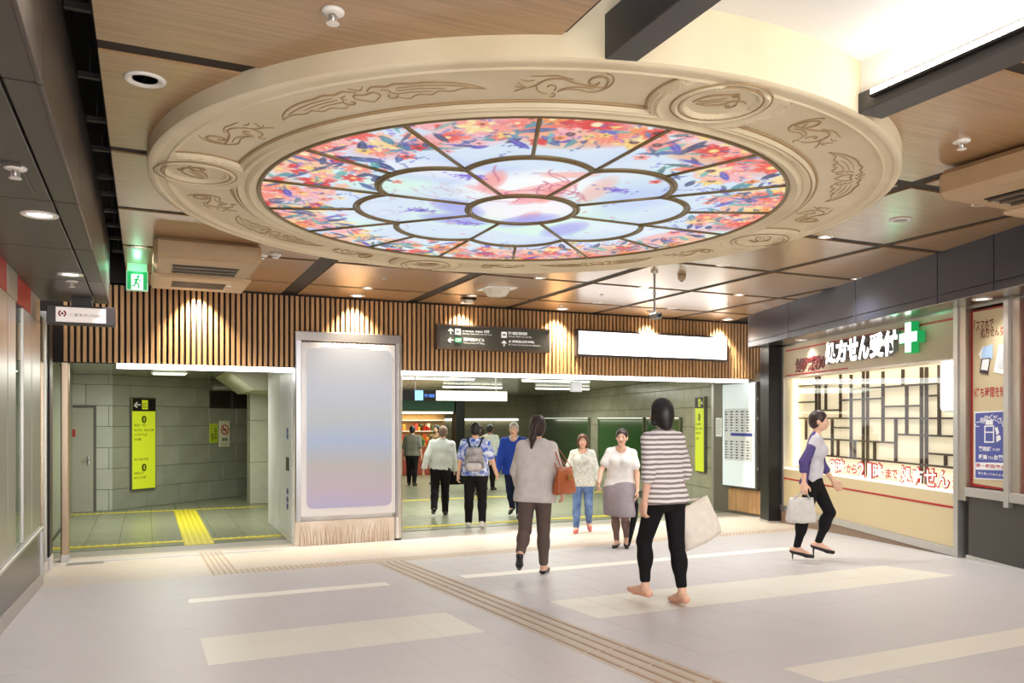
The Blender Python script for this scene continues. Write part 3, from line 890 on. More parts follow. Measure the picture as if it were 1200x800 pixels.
nt_ = jthing('paper_notice', 'small white paper notice on the grey jamb left of the timetable board', 'notice', 12.32, 1.43)
MB().box(-0.1, -0.006, 0, 0.1, 0, 0.36).build('sheet', M_WP, nt_)
mb = MB()
for i in range(7): mb.box(-0.08, -0.0075, 0.30 - 0.04 * i, 0.06 - 0.03 * rnd.random(), -0.006, 0.31 - 0.04 * i)
tag(mb.build('print', mat('print_mid', (120, 130, 140)), nt_), kind='stuff')

# ================================================================ DISPLAY PILLAR
M_MARBLE = mat('marble', (232, 230, 230), 0.25, rgb2=(214, 212, 214), scale=1.5, stretch=(1, 1, 0.5))
kp = thing('display_pillar', 'white marble pillar with a large frosted lit display between the two passage openings', 'pillar', (2.66, 11.95, 0))
X0, X1, Y0, Y1 = -0.77, 0.70, -0.62, 0.78
MB().bbox(X0, Y0 + 0.05, 0.0, X1, Y1, 2.86, 0.01).build('body', M_MARBLE, kp)
MB().bbox(X0 - 0.005, Y0 - 0.03, 2.86, X1 + 0.04, Y1, 2.99, 0.008).build('cap', mat('cap_steel', (150, 144, 140), 0.35, 0.8), kp)
MB().bbox(X0, Y0 - 0.02, 0.34, X0 + 0.085, Y0 + 0.06, 2.87, 0.01).build('frame', mat('frame_steel', (170, 168, 170), 0.3, 0.8), kp)
MB().bbox(X1 - 0.05, Y0 - 0.02, 0.34, X1, Y0 + 0.06, 2.87, 0.01).build('frame', mat('frame_steel', (170, 168, 170)), kp)
MB().lathe([(0.075, 0.03), (0.075, 2.87)], 20, (X1 + 0.0, Y0 + 0.06, 0)).build('round_edge', M_STEEL, kp, smooth=False)
MB().lathe([(0.06, 0.0), (0.06, 0.04)], 20, (X1 + 0.0, Y0 + 0.06, 0)).build('shoe', M_BLACK, kp)
MB().bbox(X0 + 0.07, Y0 - 0.03, 0.41, X1 - 0.05, Y0 + 0.05, 2.84, 0.012).build('display_case', mat('display_white', (222, 220, 222), 0.35, coat=0.3), kp)
# frosted display: blurred picture shows through (colours belong to the picture behind the frost)
m = bpy.data.materials.new('frosted_display'); m.use_nodes = True; nt = m.node_tree; b = nt.nodes['Principled BSDF']
tc = nt.nodes.new('ShaderNodeTexCoord'); sp = nt.nodes.new('ShaderNodeSeparateXYZ'); nt.links.new(tc.outputs['Object'], sp.inputs[0])
nz = nt.nodes.new('ShaderNodeTexNoise'); nz.inputs['Scale'].default_value = 1.0; nz.inputs['Detail'].default_value = 0.5
nt.links.new(tc.outputs['Object'], nz.inputs['Vector'])
mr = nt.nodes.new('ShaderNodeMapRange'); mr.inputs['From Min'].default_value = 0.5; mr.inputs['From Max'].default_value = 2.8
nt.links.new(sp.outputs['Z'], mr.inputs[0])
ad = nt.nodes.new('ShaderNodeMath'); ad.operation = 'MULTIPLY_ADD'; ad.inputs[1].default_value = 0.12
nt.links.new(nz.outputs['Fac'], ad.inputs[0]); nt.links.new(mr.outputs[0], ad.inputs[2])
rp = nt.nodes.new('ShaderNodeValToRGB'); nt.links.new(ad.outputs[0], rp.inputs[0])
e = rp.color_ramp.elements; e[0].position = 0.05; e[0].color = lin((176, 164, 206)); e[1].position = 0.98; e[1].color = lin((206, 204, 206))
for ps, c in ((0.16, (196, 168, 186)), (0.30, (188, 178, 172)), (0.46, (166, 186, 218)), (0.62, (190, 196, 200)), (0.78, (194, 200, 216))):
    q = e.new(ps); q.color = lin(c)
b.inputs['Base Color'].default_value = (0.16, 0.16, 0.165, 1); nt.links.new(rp.outputs[0], b.inputs['Emission Color']); b.inputs['Emission Strength'].default_value = 0.62
b.inputs['Roughness'].default_value = 0.5
ds = []
sx0, sx1, sz0, sz1, rr = X0 + 0.15, X1 - 0.11, 0.52, 2.76, 0.09
for cx, cz, a0 in ((sx1 - rr, sz1 - rr, 0), (sx0 + rr, sz1 - rr, 90), (sx0 + rr, sz0 + rr, 180), (sx1 - rr, sz0 + rr, 270)):
    for k in range(6):
        a = math.radians(a0 + 18 * k); ds.append((cx + rr * math.cos(a), cz + rr * math.sin(a)))
mb = MB(); n = len(ds); mb.add([(x, Y0 - 0.038, z) for x, z in ds] + [(x, Y0 - 0.02, z) for x, z in ds], [tuple(range(n)), tuple(range(2 * n - 1, n - 1, -1))] + [(i, (i + 1) % n, n + (i + 1) % n, n + i) for i in range(n)])
mb.build('screen', m, kp)
MB().bbox(X0 + 0.36, Y0 - 0.034, 2.775, X1 - 0.42, Y0 - 0.02, 2.83, 0.004).build('lamp_strip', mat('soft_lit', (255, 250, 240), 0.4, emit=0.9), kp)
# stone foot with brown reed veins
MB().bbox(X0, Y0 - 0.012, 0.0, X1 - 0.06, Y0 + 0.06, 0.345, 0.004).build('foot', mat('foot_marble', (224, 212, 200), 0.4, rgb2=(206, 190, 172), scale=3), kp)
mb = MB(); mb2 = MB()
for i in range(58):
    x = X0 + 0.05 + (X1 - X0 - 0.16) * i / 58 + rnd.uniform(-0.012, 0.012); h = rnd.uniform(0.22, 0.33); l = rnd.uniform(-0.05, 0.05)
    (mb if i % 2 else mb2).tube([(x, Y0 - 0.011, 0.005), (x + l * 0.3, Y0 - 0.011, h * 0.5), (x + l, Y0 - 0.011, h)], [0.006, 0.005, 0.002], 4)
tag(mb.build('reed_vein', mat('vein_brown', (160, 130, 98), 0.5), kp), kind='stuff'); tag(mb2.build('reed_vein', mat('vein_pale', (196, 172, 142), 0.5), kp), kind='stuff')
# control strip on the left side of the pillar
MB().bbox(X0 - 0.006, -0.35, 0.1, X0 + 0.01, 0.72, 2.44, 0.003).build('side_sheet', mat('side_white', (226, 228, 236), 0.3, coat=0.3), kp)
MB().bbox(X0 - 0.014, -0.12, 1.02, X0, 0.12, 1.22, 0.004).build('control_plate', M_BLACK, kp)
for z in (0.50, 0.60, 0.72, 1.52, 1.60):
    mb = MB(); q = [(X0 - 0.009, 0.05 * math.cos(k * math.pi / 6), z + 0.04 * math.sin(k * math.pi / 6)) for k in range(12)]
    mb.tube(q, 0.006, 5, closed=True); mb.box(X0 - 0.010, -0.012, z - 0.018, X0 - 0.006, 0.012, z + 0.018)
    mb.build('symbol', mat('print_blue', (54, 70, 140), 0.5), kp)
jm = thing('marble_slab', 'pale marble wall slab behind the display pillar at the left passage', 'panel', (1.9, 13.42, 0))
MB().bbox(0, -0.66, 0, 1.45, 0.68, 2.6, 0.008).build('slab', M_MARBLE, jm)

# ================================================================ PASSAGES BEHIND
pc = struct(MB().box(-3, 11.6, 2.62, 18, 30, 2.8).build('ceiling_passage', mat('passage_ceiling', (150, 148, 128), 0.18, 0.3)))
for i in range(5):
    MB().bbox(3.5, 11.75 + i * 0.62, 2.6, 10.2, 11.75 + i * 0.62 + 0.6, 2.63, 0.004).build('panel', mat('passage_gloss', (168, 164, 142), 0.14, 0.6), pc)
for i, (x, y, l) in enumerate(((5.3, 15.2, 1.6), (8.0, 15.2, 1.6), (7.6, 19.0, 1.6), (10.2, 19.0, 1.6))):
    t = thing('tube_light', 'long white tube light on the ceiling of the wide passage, %s' % ['near left', 'near right', 'far left', 'far right'][i], 'light', (x, y, 2.6), group='tube lights of the wide passage')
    MB().bbox(-l / 2, -0.05, -0.05, l / 2, 0.05, -0.005, 0.01).build('tube', mat('tube_lit', (255, 255, 240), 0.5, emit=3), t)
    MB().bbox(-l / 2 - 0.03, -0.07, -0.012, l / 2 + 0.03, 0.07, 0.0, 0.004).build('housing', M_WHITE, t)
pl = thing('ceiling_light', 'small square white light panel on the ceiling of the left passage', 'light', at_z(199, 436, 2.62) + Vector((0, 0.2, 0)))
MB().bbox(-0.28, -0.3, -0.03, 0.28, 0.3, -0.004, 0.005).build('diffuser', mat('panel_lit', (250, 255, 226), 0.5, emit=1.6), pl)
MB().bbox(-0.31, -0.33, -0.014, 0.31, 0.33, 0.0, 0.004).build('frame', M_WHITE, pl)


def tile_wall(name, A, B, z0, z1, rh, tw, m, maxn, off=0.5, depth=0.15):
    A, B = Vector(A), Vector(B); L = (B - A).length; ang = math.atan2(B.y - A.y, B.x - A.x)
    w = struct(MB().box(0, 0.012, z0, L, depth, z1).build(name, M_RGROUT, loc=(A.x, A.y, 0), rz=ang))
    cache = {}; st = MB(); n = 0; r = 0; z = z0
    lst = []
    while z < z1 - 0.02:
        h = min(rh, z1 - z); x = -tw * off * (r % 2)
        while x < L:
            a, b = max(0, x), min(L, x + tw)
            if b - a > 0.02: lst.append((a, b, z, z + h))
            x += tw
        z += rh; r += 1
    eye = Vector((0, 0, ZC))
    lst.sort(key=lambda q: (Vector((A.x + (B.x - A.x) * q[0] / L, A.y + (B.y - A.y) * q[0] / L, q[2])) - eye).length)
    for a, b, c, d in lst:
        if n < maxn:
            k = (round(b - a, 3), round(d - c, 3))
            if k not in cache:
                cache[k] = MB().bbox(0.003, 0, 0.003, k[0] - 0.003, 0.03, k[1] - 0.003, 0.005).mesh('tile', m)
            link('tile', cache[k], w, (a, 0, c)); n += 1
        else:
            st.bbox(a + 0.003, 0, c + 0.003, b - 0.003, 0.03, d - 0.003, 0.005)
    if st.v: tag(st.build('tile_field', m, w), kind='stuff')
    return w, ang


LA, LBp = (-0.57, 17.28), (2.6, 19.75)
wA, angA = tile_wall('wall_passage_left', LA, LBp, 0, 2.62, 0.405, 0.78, M_RTILE, 60)
wB, angB = tile_wall('wall_passage_door', (-2.2, 17.28), (-0.57, 17.28), 0, 2.62, 0.405, 0.78, mat('passage_tile_pale', (178, 180, 164), 0.3, noise=0.1, scale=3, vary=0.06), 40)
wC, angC = tile_wall('wall_passage_right', (14.8, 32.3), (10.06, 12.58), 0, 2.62, 0.40, 0.84, mat('passage_tile_right', (166, 163, 140), 0.22, noise=0.12, scale=3, vary=0.10), 130)
wD, angD = tile_wall('wall_passage_far', (6.0, 27.5), (14.2, 27.5), 0, 2.62, 0.45, 0.9, mat('passage_tile_far', (168, 162, 134), 0.3, noise=0.1, vary=0.05), 110)
struct(MB().box(-2.4, 11.6, 0, -1.25, 17.4, 2.62).build('wall_passage_end', M_RTILE))
struct(MB().box(2.9, 14.1, 0, 3.3, 27.5, 2.62).build('wall_passage_middle', M_RTILE))
# door in the passage
dr_ = struct(link('door_1', None, None, (-0.9, 17.27, 0)))
MB().bbox(-0.72, -0.05, 0, 0.0, 0.0, 1.98, 0.006).build('leaf', mat('door_grey', (164, 160, 144), 0.4), dr_)
mb = MB(); mb.box(0.0, -0.03, 0, 0.05, 0, 2.03); mb.box(-0.77, -0.03, 0, -0.72, 0, 2.03); mb.box(-0.72, -0.03, 1.985, 0, 0, 2.03); mb.build('frame', mat('door_frame', (88, 86, 78), 0.5), dr_)
hd = MB(); hd.lathe([(0.028, 0), (0.028, 0.16)], 10, (-0.07, -0.058, 0.90)); hd.tube([(-0.07, -0.06, 1.0), (-0.07, -0.11, 1.0), (-0.16, -0.11, 1.0)], 0.012, 6)
hd.build('handle', M_STEEL, dr_)
ds_ = MB(); ds_.box(-0.62, -0.056, 1.43, -0.30, -0.05, 1.57); s_ = ds_.build('door_sign', M_RED, dr_)
text('lettering', '消火栓', M_WHITE, (-0.57, -0.36, 1.46, 1.54), s_, y=-0.058)


def sign_yellow(name, label, loc, rz, w, h, arrow_left, lines):
    t = thing(name, label, 'sign', loc, rz)
    MB().bbox(-w / 2 - 0.02, -0.05, -0.02, w / 2 + 0.02, 0, h + 0.02, 0.004).build('frame', mat('sign_frame', (120, 120, 110), 0.3, 0.8), t)
    MB().bbox(-w / 2, -0.056, 0, w / 2, -0.048, h, 0.002).build('face', mat('sign_yellow', (208, 222, 44), 0.4, emit=0.22), t)
    hh = min(0.30, h * 0.14)
    MB().box(-w / 2, -0.060, h - hh, w / 2, -0.056, h).build('header', M_BLACK, t)
    sgn = -1 if arrow_left else 1
    text('arrow', '←' if arrow_left else '→', M_WHITE, (sgn * w * 0.30 - w * 0.14, sgn * w * 0.30 + w * 0.14, h - hh * 0.75, h - hh * 0.25), t, y=-0.062, bold=0.03)
    MB().box(-w * 0.10, -0.063, h - hh * 0.85, w * 0.16, -0.060, h - hh * 0.12).build('badge', mat('sign_yellow', (208, 222, 44)), t)
    text('lettering', '出口', M_BLACK, (-w * 0.08, w * 0.14, h - hh * 0.75, h - hh * 0.3), t, y=-0.065)
    for zz in lines[0]:
        mb = MB(); q = [(0.055 * math.cos(k * math.pi / 8), -0.0575, zz + 0.075 * math.sin(k * math.pi / 8)) for k in range(16)]
        mb.add([(0, -0.059, zz)] + q, [(0, 1 + (k + 1) % 16, 1 + k) for k in range(16)]); nb = mb.build('number_disc', M_BLACK, t)
        text('number', '0', mat('sign_yellow', (208, 222, 44)), (-0.022, 0.022, zz - 0.045, zz + 0.045), nb, y=-0.061, bold=0.02)
    for zz, s, ww in lines[1]:
        text('lettering', s, M_BLACK, (-w / 2 + 0.04, -w / 2 + 0.04 + w * ww, zz, zz + 0.05), t, y=-0.058)
    return t


# exit sign on the oblique left wall
def on_line(px, A, B):
    d = ray(px, 490); A = Vector(A); B = Vector(B); e = B - A
    det = -d[0] * e.y + e.x * d[1]
    t = (-A.x * e.y + e.x * A.y) / det
    return Vector((d[0] * t, d[1] * t)), t


p, t_ = on_line(166, LA, LBp)
sy = lambda y, t: ZC + (490 - y) / F_PX * t
sign_yellow('exit_guide_sign', 'tall yellow exit guide sign with a left arrow on the left passage wall', (p.x + 0.01, p.y - 0.01, sy(572, t_)), angA, 0.53, sy(467, t_) - sy(572, t_), True,
            ([1.38, 0.42], [(1.24, '連絡口・出口', 0.5), (1.14, '地下街・改札方面', 0.85), (1.05, 'バスのりば', 0.55), (0.96, '交番', 0.3), (0.56, '地下街方面', 0.6), (0.29, '改札口', 0.4), (0.20, '出口 方面', 0.5)]))
p, t_ = on_line(823, (10.06, 12.58), (14.8, 32.3))
sign_yellow('exit_guide_sign', 'tall yellow exit guide sign with a right arrow beside the grey jamb', (p.x - 0.01, p.y, 0.72), angC, 0.40, sy(466, t_) - 0.72, False,
            ([1.08], [(0.92, '出口案内', 0.6), (0.83, '改札・地下街', 0.8), (0.74, '駅前ビル', 0.6), (0.63, '方面', 0.3)]))
p, t_ = on_line(262.5, LA, LBp)
ns = thing('no_smoking_sign', 'white no smoking sign with a red ring on the left passage wall', 'sign', (p.x, p.y, sy(523, t_)), angA)
h = sy(493, t_) - sy(523, t_)
MB().bbox(-0.15, -0.02, 0, 0.15, 0, h, 0.003).build('plate', mat('plate_cream', (226, 220, 190), 0.5), ns)
mb = MB(); mb.tube([(0.10 * math.cos(k * math.pi / 12), -0.022, h * 0.66 + 0.10 * math.sin(k * math.pi / 12)) for k in range(24)], 0.014, 6, closed=True)
mb.tube([(-0.07, -0.024, h * 0.66 + 0.07), (0.07, -0.024, h * 0.66 - 0.07)], 0.012, 6); mb.build('ring', mat('ring_red', (190, 60, 40), 0.5), ns)
MB().box(-0.06, -0.0225, h * 0.66 - 0.015, 0.05, -0.02, h * 0.66 + 0.015).build('cigarette', M_BLACK, ns)
text('lettering', '禁煙', M_BLACK, (-0.08, 0.08, h * 0.2, h * 0.34), ns, y=-0.021, bold=0.02); text('lettering', 'No Smoking', M_BLACK, (-0.11, 0.11, h * 0.07, h * 0.13), ns, y=-0.021)
p, t_ = on_line(250, LA, LBp)
ys_ = thing('small_yellow_sign', 'small square yellow notice left of the no smoking sign', 'sign', (p.x, p.y, sy(519, t_)), angA)
h = sy(496, t_) - sy(519, t_)
MB().bbox(-0.11, -0.02, 0, 0.11, 0, h, 0.003).build('plate', mat('plate_lime', (186, 206, 50), 0.5), ys_)
text('lettering', '階段', M_BLACK, (-0.08, -0.01, 0.05, 0.22), ys_, y=-0.021, bold=0.02); mb = MB(); [mb.box(0.01, -0.021, 0.1 + 0.05 * k, 0.08, -0.02, 0.12 + 0.05 * k) for k in range(5)]; tag(mb.build('print', M_BLACK, ys_), kind='stuff')
for i, (a, b) in enumerate(((245, 270.5), (272, 294))):
    pa, ta = on_line(a, LA, LBp); pb, tb = on_line(b, LA, LBp)
    v = thing('louvre_vent', 'dark louvred vent high on the left passage wall, %s of the pair' % ('left' if i == 0 else 'right'), 'vent', (pa.x, pa.y, 2.0), angA, 'louvre vents')
    L = (pb - pa).length
    mb = MB(); mb.box(0, -0.03, 0, L, -0.01, 0.03); mb.box(0, -0.03, 0.36, L, -0.01, 0.39); mb.box(0, -0.03, 0, 0.03, -0.01, 0.39); mb.box(L - 0.03, -0.03, 0, L, -0.01, 0.39); mb.build('frame', mat('vent_brown', (70, 62, 52), 0.5), v)
    MB().box(0.02, -0.012, 0.02, L - 0.02, -0.008, 0.37).build('back', M_BLACK, v)
    for k in range(6):
        MB().box(0.02, -0.03, 0.045 + 0.055 * k, L - 0.02, -0.016, 0.07 + 0.055 * k).build('blade', mat('vent_brown', (70, 62, 52)), v)
# tiled pillar and bulkhead at the right end of the left passage
pi_ = thing('tiled_pillar', 'pale tiled pillar with a lit shop strip at the right end of the left passage', 'pillar', (2.35, 17.75, 0))
mt_p = mat('pillar_tile', (196, 196, 178), 0.35, noise=0.08)
for k in range(3):
    MB().bbox(-0.36, -0.3, 0.87 * k, 0.0 if k else 0.5, 0.3, 0.87 * k + 0.865, 0.006).build('tile', mt_p, pi_)
MB().box(0.0, -0.26, 0.87, 0.5, 0.26, 2.2).build('shop_strip', mat('strip_goods', (206, 190, 120), 0.6, emit=0.25, rgb2=(120, 60, 50), scale=40), pi_)
MB().bbox(0.0, -0.3, 2.2, 0.5, 0.3, 2.61, 0.006).build('head', mt_p, pi_)
bk = thing('bulkhead', 'pale boxed beam with a sloped soffit above the tiled pillar', 'beam', (2.0, 16.3, 2.3))
mb = MB(); mb.add([(-0.7, -1.6, 0.31), (0.5, -1.6, 0.31), (0.5, -1.6, -0.02), (-0.25, -1.6, -0.02), (-0.7, 1.2, 0.31), (0.5, 1.2, 0.31), (0.5, 1.2, -0.02), (-0.25, 1.2, -0.02)], [(0, 1, 2, 3), (7, 6, 5, 4), (0, 4, 5, 1), (1, 5, 6, 2), (2, 6, 7, 3), (3, 7, 4, 0)])
mb.build('casing', mat('bulkhead_cream', (184, 182, 160), 0.5), bk)
pp = thing('pipe', 'short grey round duct under the ceiling by the louvre vents', 'pipe', (1.55, 18.2, 2.45))
MB().tube([(-0.25, 0, 0), (0.25, 0.1, 0)], 0.07, 14).build('duct', mat('duct_grey', (170, 172, 166), 0.4, 0.5), pp)
mb = MB(); mb.tube([(-0.2, 0.01, 0), (-0.17, 0.016, 0)], 0.08, 14); mb.tube([(0.17, 0.084, 0), (0.2, 0.09, 0)], 0.08, 14); mb.build('collar', M_STEEL, pp)

# green glazed panels on the right passage wall
M_GREEN = mat('green_panel', (44, 92, 40), 0.12, coat=0.5, noise=0.25, scale=1.2)
M_GFR = mat('green_frame', (110, 112, 88), 0.35, 0.6)
RA, RB = (14.8, 32.3), (10.06, 12.58)
for i, (a, b) in enumerate(((627, 692), (703, 757), (760, 800))):
    pa, ta = on_line(a, RA, RB); pb, tb = on_line(b, RA, RB); L = (pb - pa).length
    t = link('green_panel', None, wC, ((pa - Vector(RA)).length, -0.01, 0.36))
    MB().bbox(0.04, -0.04, 0.04, L - 0.04, -0.01, 1.38, 0.004).build('panel', M_GREEN, t)
    mb = MB(); mb.box(0, -0.06, 0, 0.05, 0, 1.44); mb.box(L - 0.05, -0.06, 0, L, 0, 1.44); mb.box(0.05, -0.06, 1.38, L - 0.05, 0, 1.44); mb.box(0.05, -0.06, 0, L - 0.05, 0, 0.05); mb.build('frame', M_GFR, t)
    MB().box(0.05, -0.07, 1.415, L - 0.05, -0.06, 1.435).build('lit_edge', mat('edge_lit', (250, 255, 230), 0.5, emit=0.9), t)
pa, _ = on_line(596, RA, RB); pb, _ = on_line(624, RA, RB); L = (pb - pa).length
t = link('green_panel', None, wC, ((pa - Vector(RA)).length, -0.01, 0.36))
MB().bbox(0.0, -0.04, 0, L, -0.01, 1.4, 0.004).build('panel', M_GREEN, t); MB().box(0, -0.05, 1.4, L, 0, 1.45).build('frame', M_GFR, t)
ll = thing('light_line', 'thin bright white light line along the far passage wall', 'light', (10.9, 27.45, 1.70))
MB().bbox(-1.9, -0.05, 0, 1.9, 0.0, 0.07, 0.004).build('tube', mat('tube_lit', (255, 255, 240)), ll); MB().box(-1.95, -0.02, 0.07, 1.95, 0.02, 0.10).build('housing', M_GFR, ll)
# hanging guide sign
hs = thing('hanging_sign', 'long hanging sign with lit white face and dark blue left end in the wide passage', 'sign', (5.11, 13.5, 2.09))
MB().bbox(-1.02, -0.05, 0, 0.95, 0.05, 0.185, 0.006).build('case', M_BLACK, hs)
MB().box(-0.43, -0.056, 0.006, 0.945, -0.05, 0.18).build('white_face', mat('hang_lit', (255, 255, 244), 0.4, emit=1.3), hs)
MB().box(-0.82, -0.056, 0.006, -0.67, -0.05, 0.18).build('blue_square', mat('hang_blue', (150, 205, 255), 0.4, emit=1.1), hs)
text('lettering', '四つ橋線', mat('hang_text', (90, 150, 255), 0.4, emit=0.9), (-0.64, -0.46, 0.06, 0.12), hs, y=-0.052, bold=0.02)
text('lettering', '7 号出入口', mat('print_mid', (120, 130, 140)), (-0.38, -0.16, 0.075, 0.15), hs, y=-0.058); text('lettering', 'Exit', mat('print_mid', (120, 130, 140)), (-0.26, -0.19, 0.03, 0.05), hs, y=-0.058)
for x in (-0.8, 0.75): MB().tube([(x, 0, 0.18), (x, 0, 0.52)], 0.012, 8).build('rod', M_STEEL, hs)
sb_ = thing('white_box_sign', 'small blank white box hanging under the opening header, right of the hanging sign', 'sign', at_y(675, 459, 12.0))
MB().bbox(-0.10, -0.04, 0, 0.10, 0.04, 0.18, 0.006).build('box', mat('box_pale', (206, 208, 214), 0.4, emit=0.15), sb_); MB().tube([(0, 0, 0.17), (0, 0, 0.46)], 0.012, 8).build('rod', M_STEEL, sb_)
# far lit stall
st = thing('shop_stall', 'small lit shop stall with goods on shelves at the far left of the wide passage', 'stall', (8.1, 24.5, 0))
MB().box(-1.6, 0.5, 0, 0.9, 0.6, 2.3).build('back', mat('stall_back', (190, 150, 96), 0.6), st)
MB().box(-1.6, -0.3, 2.0, 0.95, 0.6, 2.35).build('fascia', mat('stall_green', (24, 74, 50), 0.5), st)
MB().bbox(-1.6, -0.35, 0, 0.4, 0.2, 0.9, 0.02).build('counter', mat('stall_red', (150, 60, 40), 0.5), st)
for z in (1.0, 1.35, 1.7): MB().box(-1.6, 0.15, z, 0.8, 0.5, z + 0.03).build('shelf', M_WHITE, st)
for mi, cc in enumerate(((230, 170, 60), (220, 80, 60), (240, 225, 190), (90, 130, 70))):
    mb = MB()
    for k in range(26):
        x = rnd.uniform(-1.55, 0.7); z = rnd.choice((0.9, 1.03, 1.38)); mb.box(x, 0.18 if z > 0.95 else -0.2, z, x + 0.09, 0.4 if z > 0.95 else 0.0, z + rnd.uniform(0.1, 0.24))
    tag(mb.build('goods', mat('goods_%d' % mi, cc, 0.5, emit=0.2), st), kind='stuff')
MB().box(-1.6, -0.28, 1.93, 0.9, -0.2, 1.99).build('lamp', mat('stall_lit', (255, 236, 190), 0.5, emit=4), st)
lamp('light_stall', 'AREA', (7.8, 24.6, 1.9), 18, (1, 0.8, 0.5), 2.0, 0.3)
jb = MB(); jb.box(9.1, 24.2, 0, 9.4, 24.6, 2.4); c_ = tag(jb.build('stall_post', M_BLACK), 'dark post at the right end of the far lit stall', 'post')

# ================================================================ PLASTER RING WITH RELIEFS
ring = thing('ceiling_ring', 'large round cream plaster ring with carved scrolls around the stained glass ceiling', 'ornament', (RC.x, RC.y, RZ))
NT, NR = 1500, 64
th_ = np.linspace(0, 2 * np.pi, NT, endpoint=False); rr_ = np.linspace(R_IN - 0.005, R_OUT, NR)
T, R_ = np.meshgrid(th_, rr_, indexing='ij')
mc = np.round(T / (np.pi / 2)) * (np.pi / 2)
dm = np.hypot(R_ * np.cos(T) - 2.375 * np.cos(mc), R_ * np.sin(T) - 2.375 * np.sin(mc))
dp = np.minimum(np.minimum(R_ - 2.135, 2.545 - R_), dm - 0.36)
hh_ = np.where(dp > 0, 0.0, 0.026)
g = lambda x, s: np.exp(-(x / s) ** 2)
inner = np.minimum(R_ - 2.135, dm - 0.36) < 0.03
hh_ = 0.026 * (1 / (1 + np.exp(dp / 0.006))) + np.where(inner & (R_ < 2.53), 0.016, 0.004) * (g(dp + 0.004, 0.010) + 0.7 * g(dp + 0.034, 0.010)) - 0.010 * np.where(R_ < 2.53, 1, 0) * g(dp + 0.02, 0.007)
hh_ += 0.016 * g(dm - 0.232, 0.013) + 0.010 * g(dm - 0.195, 0.009) - 0.012 * (dm < 0.18)
hh_ += 0.014 * g(R_ - 2.03, 0.014) - 0.012 * g(R_ - 2.06, 0.008)
hh_ -= 0.012 * np.clip((R_ - 2.64) / 0.03, 0, 1) ** 2 + 0.010 * ((R_ > 2.56) & (R_ < 2.615)) + 0.012 * np.clip((1.998 - R_) / 0.02, 0, 1)
Z = 0.026 - hh_
V = np.stack([R_ * np.cos(T), R_ * np.sin(T), Z], -1).reshape(-1, 3)
i0 = np.arange(NT)[:, None] * NR + np.arange(NR - 1)[None, :]
i1 = ((np.arange(NT) + 1) % NT)[:, None] * NR + np.arange(NR - 1)[None, :]
FQ = np.stack([i0, i1, i1 + 1, i0 + 1], -1).reshape(-1, 4)
# outer and inner walls
def wall(rad, za, zb):
    a = np.stack([rad * np.cos(th_), rad * np.sin(th_), np.full(NT, za)], -1); b = a.copy(); b[:, 2] = zb
    return a, b
mb = MB(); mb.v = V.tolist(); mb.f = [tuple(q) for q in FQ.tolist()]
for rad, za, zb in ((R_OUT, float(Z[0, -1]), 0.30), (R_IN - 0.005, float(Z[0, 0]), 0.12)):
    a, b = wall(rad, za, zb); k = len(mb.v); mb.v += a.tolist() + b.tolist()
    mb.f += [(k + i, k + (i + 1) % NT, k + NT + (i + 1) % NT, k + NT + i) for i in range(NT)]
mb.build('plaster_body', M_STONE, ring, smooth=True)
ring.children[0].data.set_sharp_from_angle(angle=math.radians(40)) if hasattr(ring.children[0].data, 'set_sharp_from_angle') else None


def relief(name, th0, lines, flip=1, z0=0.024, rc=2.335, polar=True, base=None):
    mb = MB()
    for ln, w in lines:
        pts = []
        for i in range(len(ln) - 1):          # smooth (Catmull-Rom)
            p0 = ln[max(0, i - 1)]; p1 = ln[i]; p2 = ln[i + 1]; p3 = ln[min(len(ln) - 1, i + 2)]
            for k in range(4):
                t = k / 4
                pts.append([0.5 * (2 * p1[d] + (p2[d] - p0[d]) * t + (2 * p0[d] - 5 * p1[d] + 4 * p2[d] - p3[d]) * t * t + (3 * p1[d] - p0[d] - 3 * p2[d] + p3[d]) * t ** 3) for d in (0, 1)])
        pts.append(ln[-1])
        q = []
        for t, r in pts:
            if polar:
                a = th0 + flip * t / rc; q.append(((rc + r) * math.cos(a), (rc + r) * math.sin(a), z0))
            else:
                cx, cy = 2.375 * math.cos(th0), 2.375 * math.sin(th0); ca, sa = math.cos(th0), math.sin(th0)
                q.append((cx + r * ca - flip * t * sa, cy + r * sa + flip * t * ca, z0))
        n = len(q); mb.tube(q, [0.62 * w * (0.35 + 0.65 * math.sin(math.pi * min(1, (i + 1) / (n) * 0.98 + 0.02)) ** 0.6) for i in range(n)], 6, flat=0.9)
    return mb.build(name, M_RELIEF_SHADE, ring, smooth=True)


def spiral(cx, cy, r0, r1, a0, a1, n=14):
    return [(cx + (r0 + (r1 - r0) * k / (n - 1)) * math.cos(a0 + (a1 - a0) * k / (n - 1)), cy + (r0 + (r1 - r0) * k / (n - 1)) * math.sin(a0 + (a1 - a0) * k / (n - 1))) for k in range(n)]


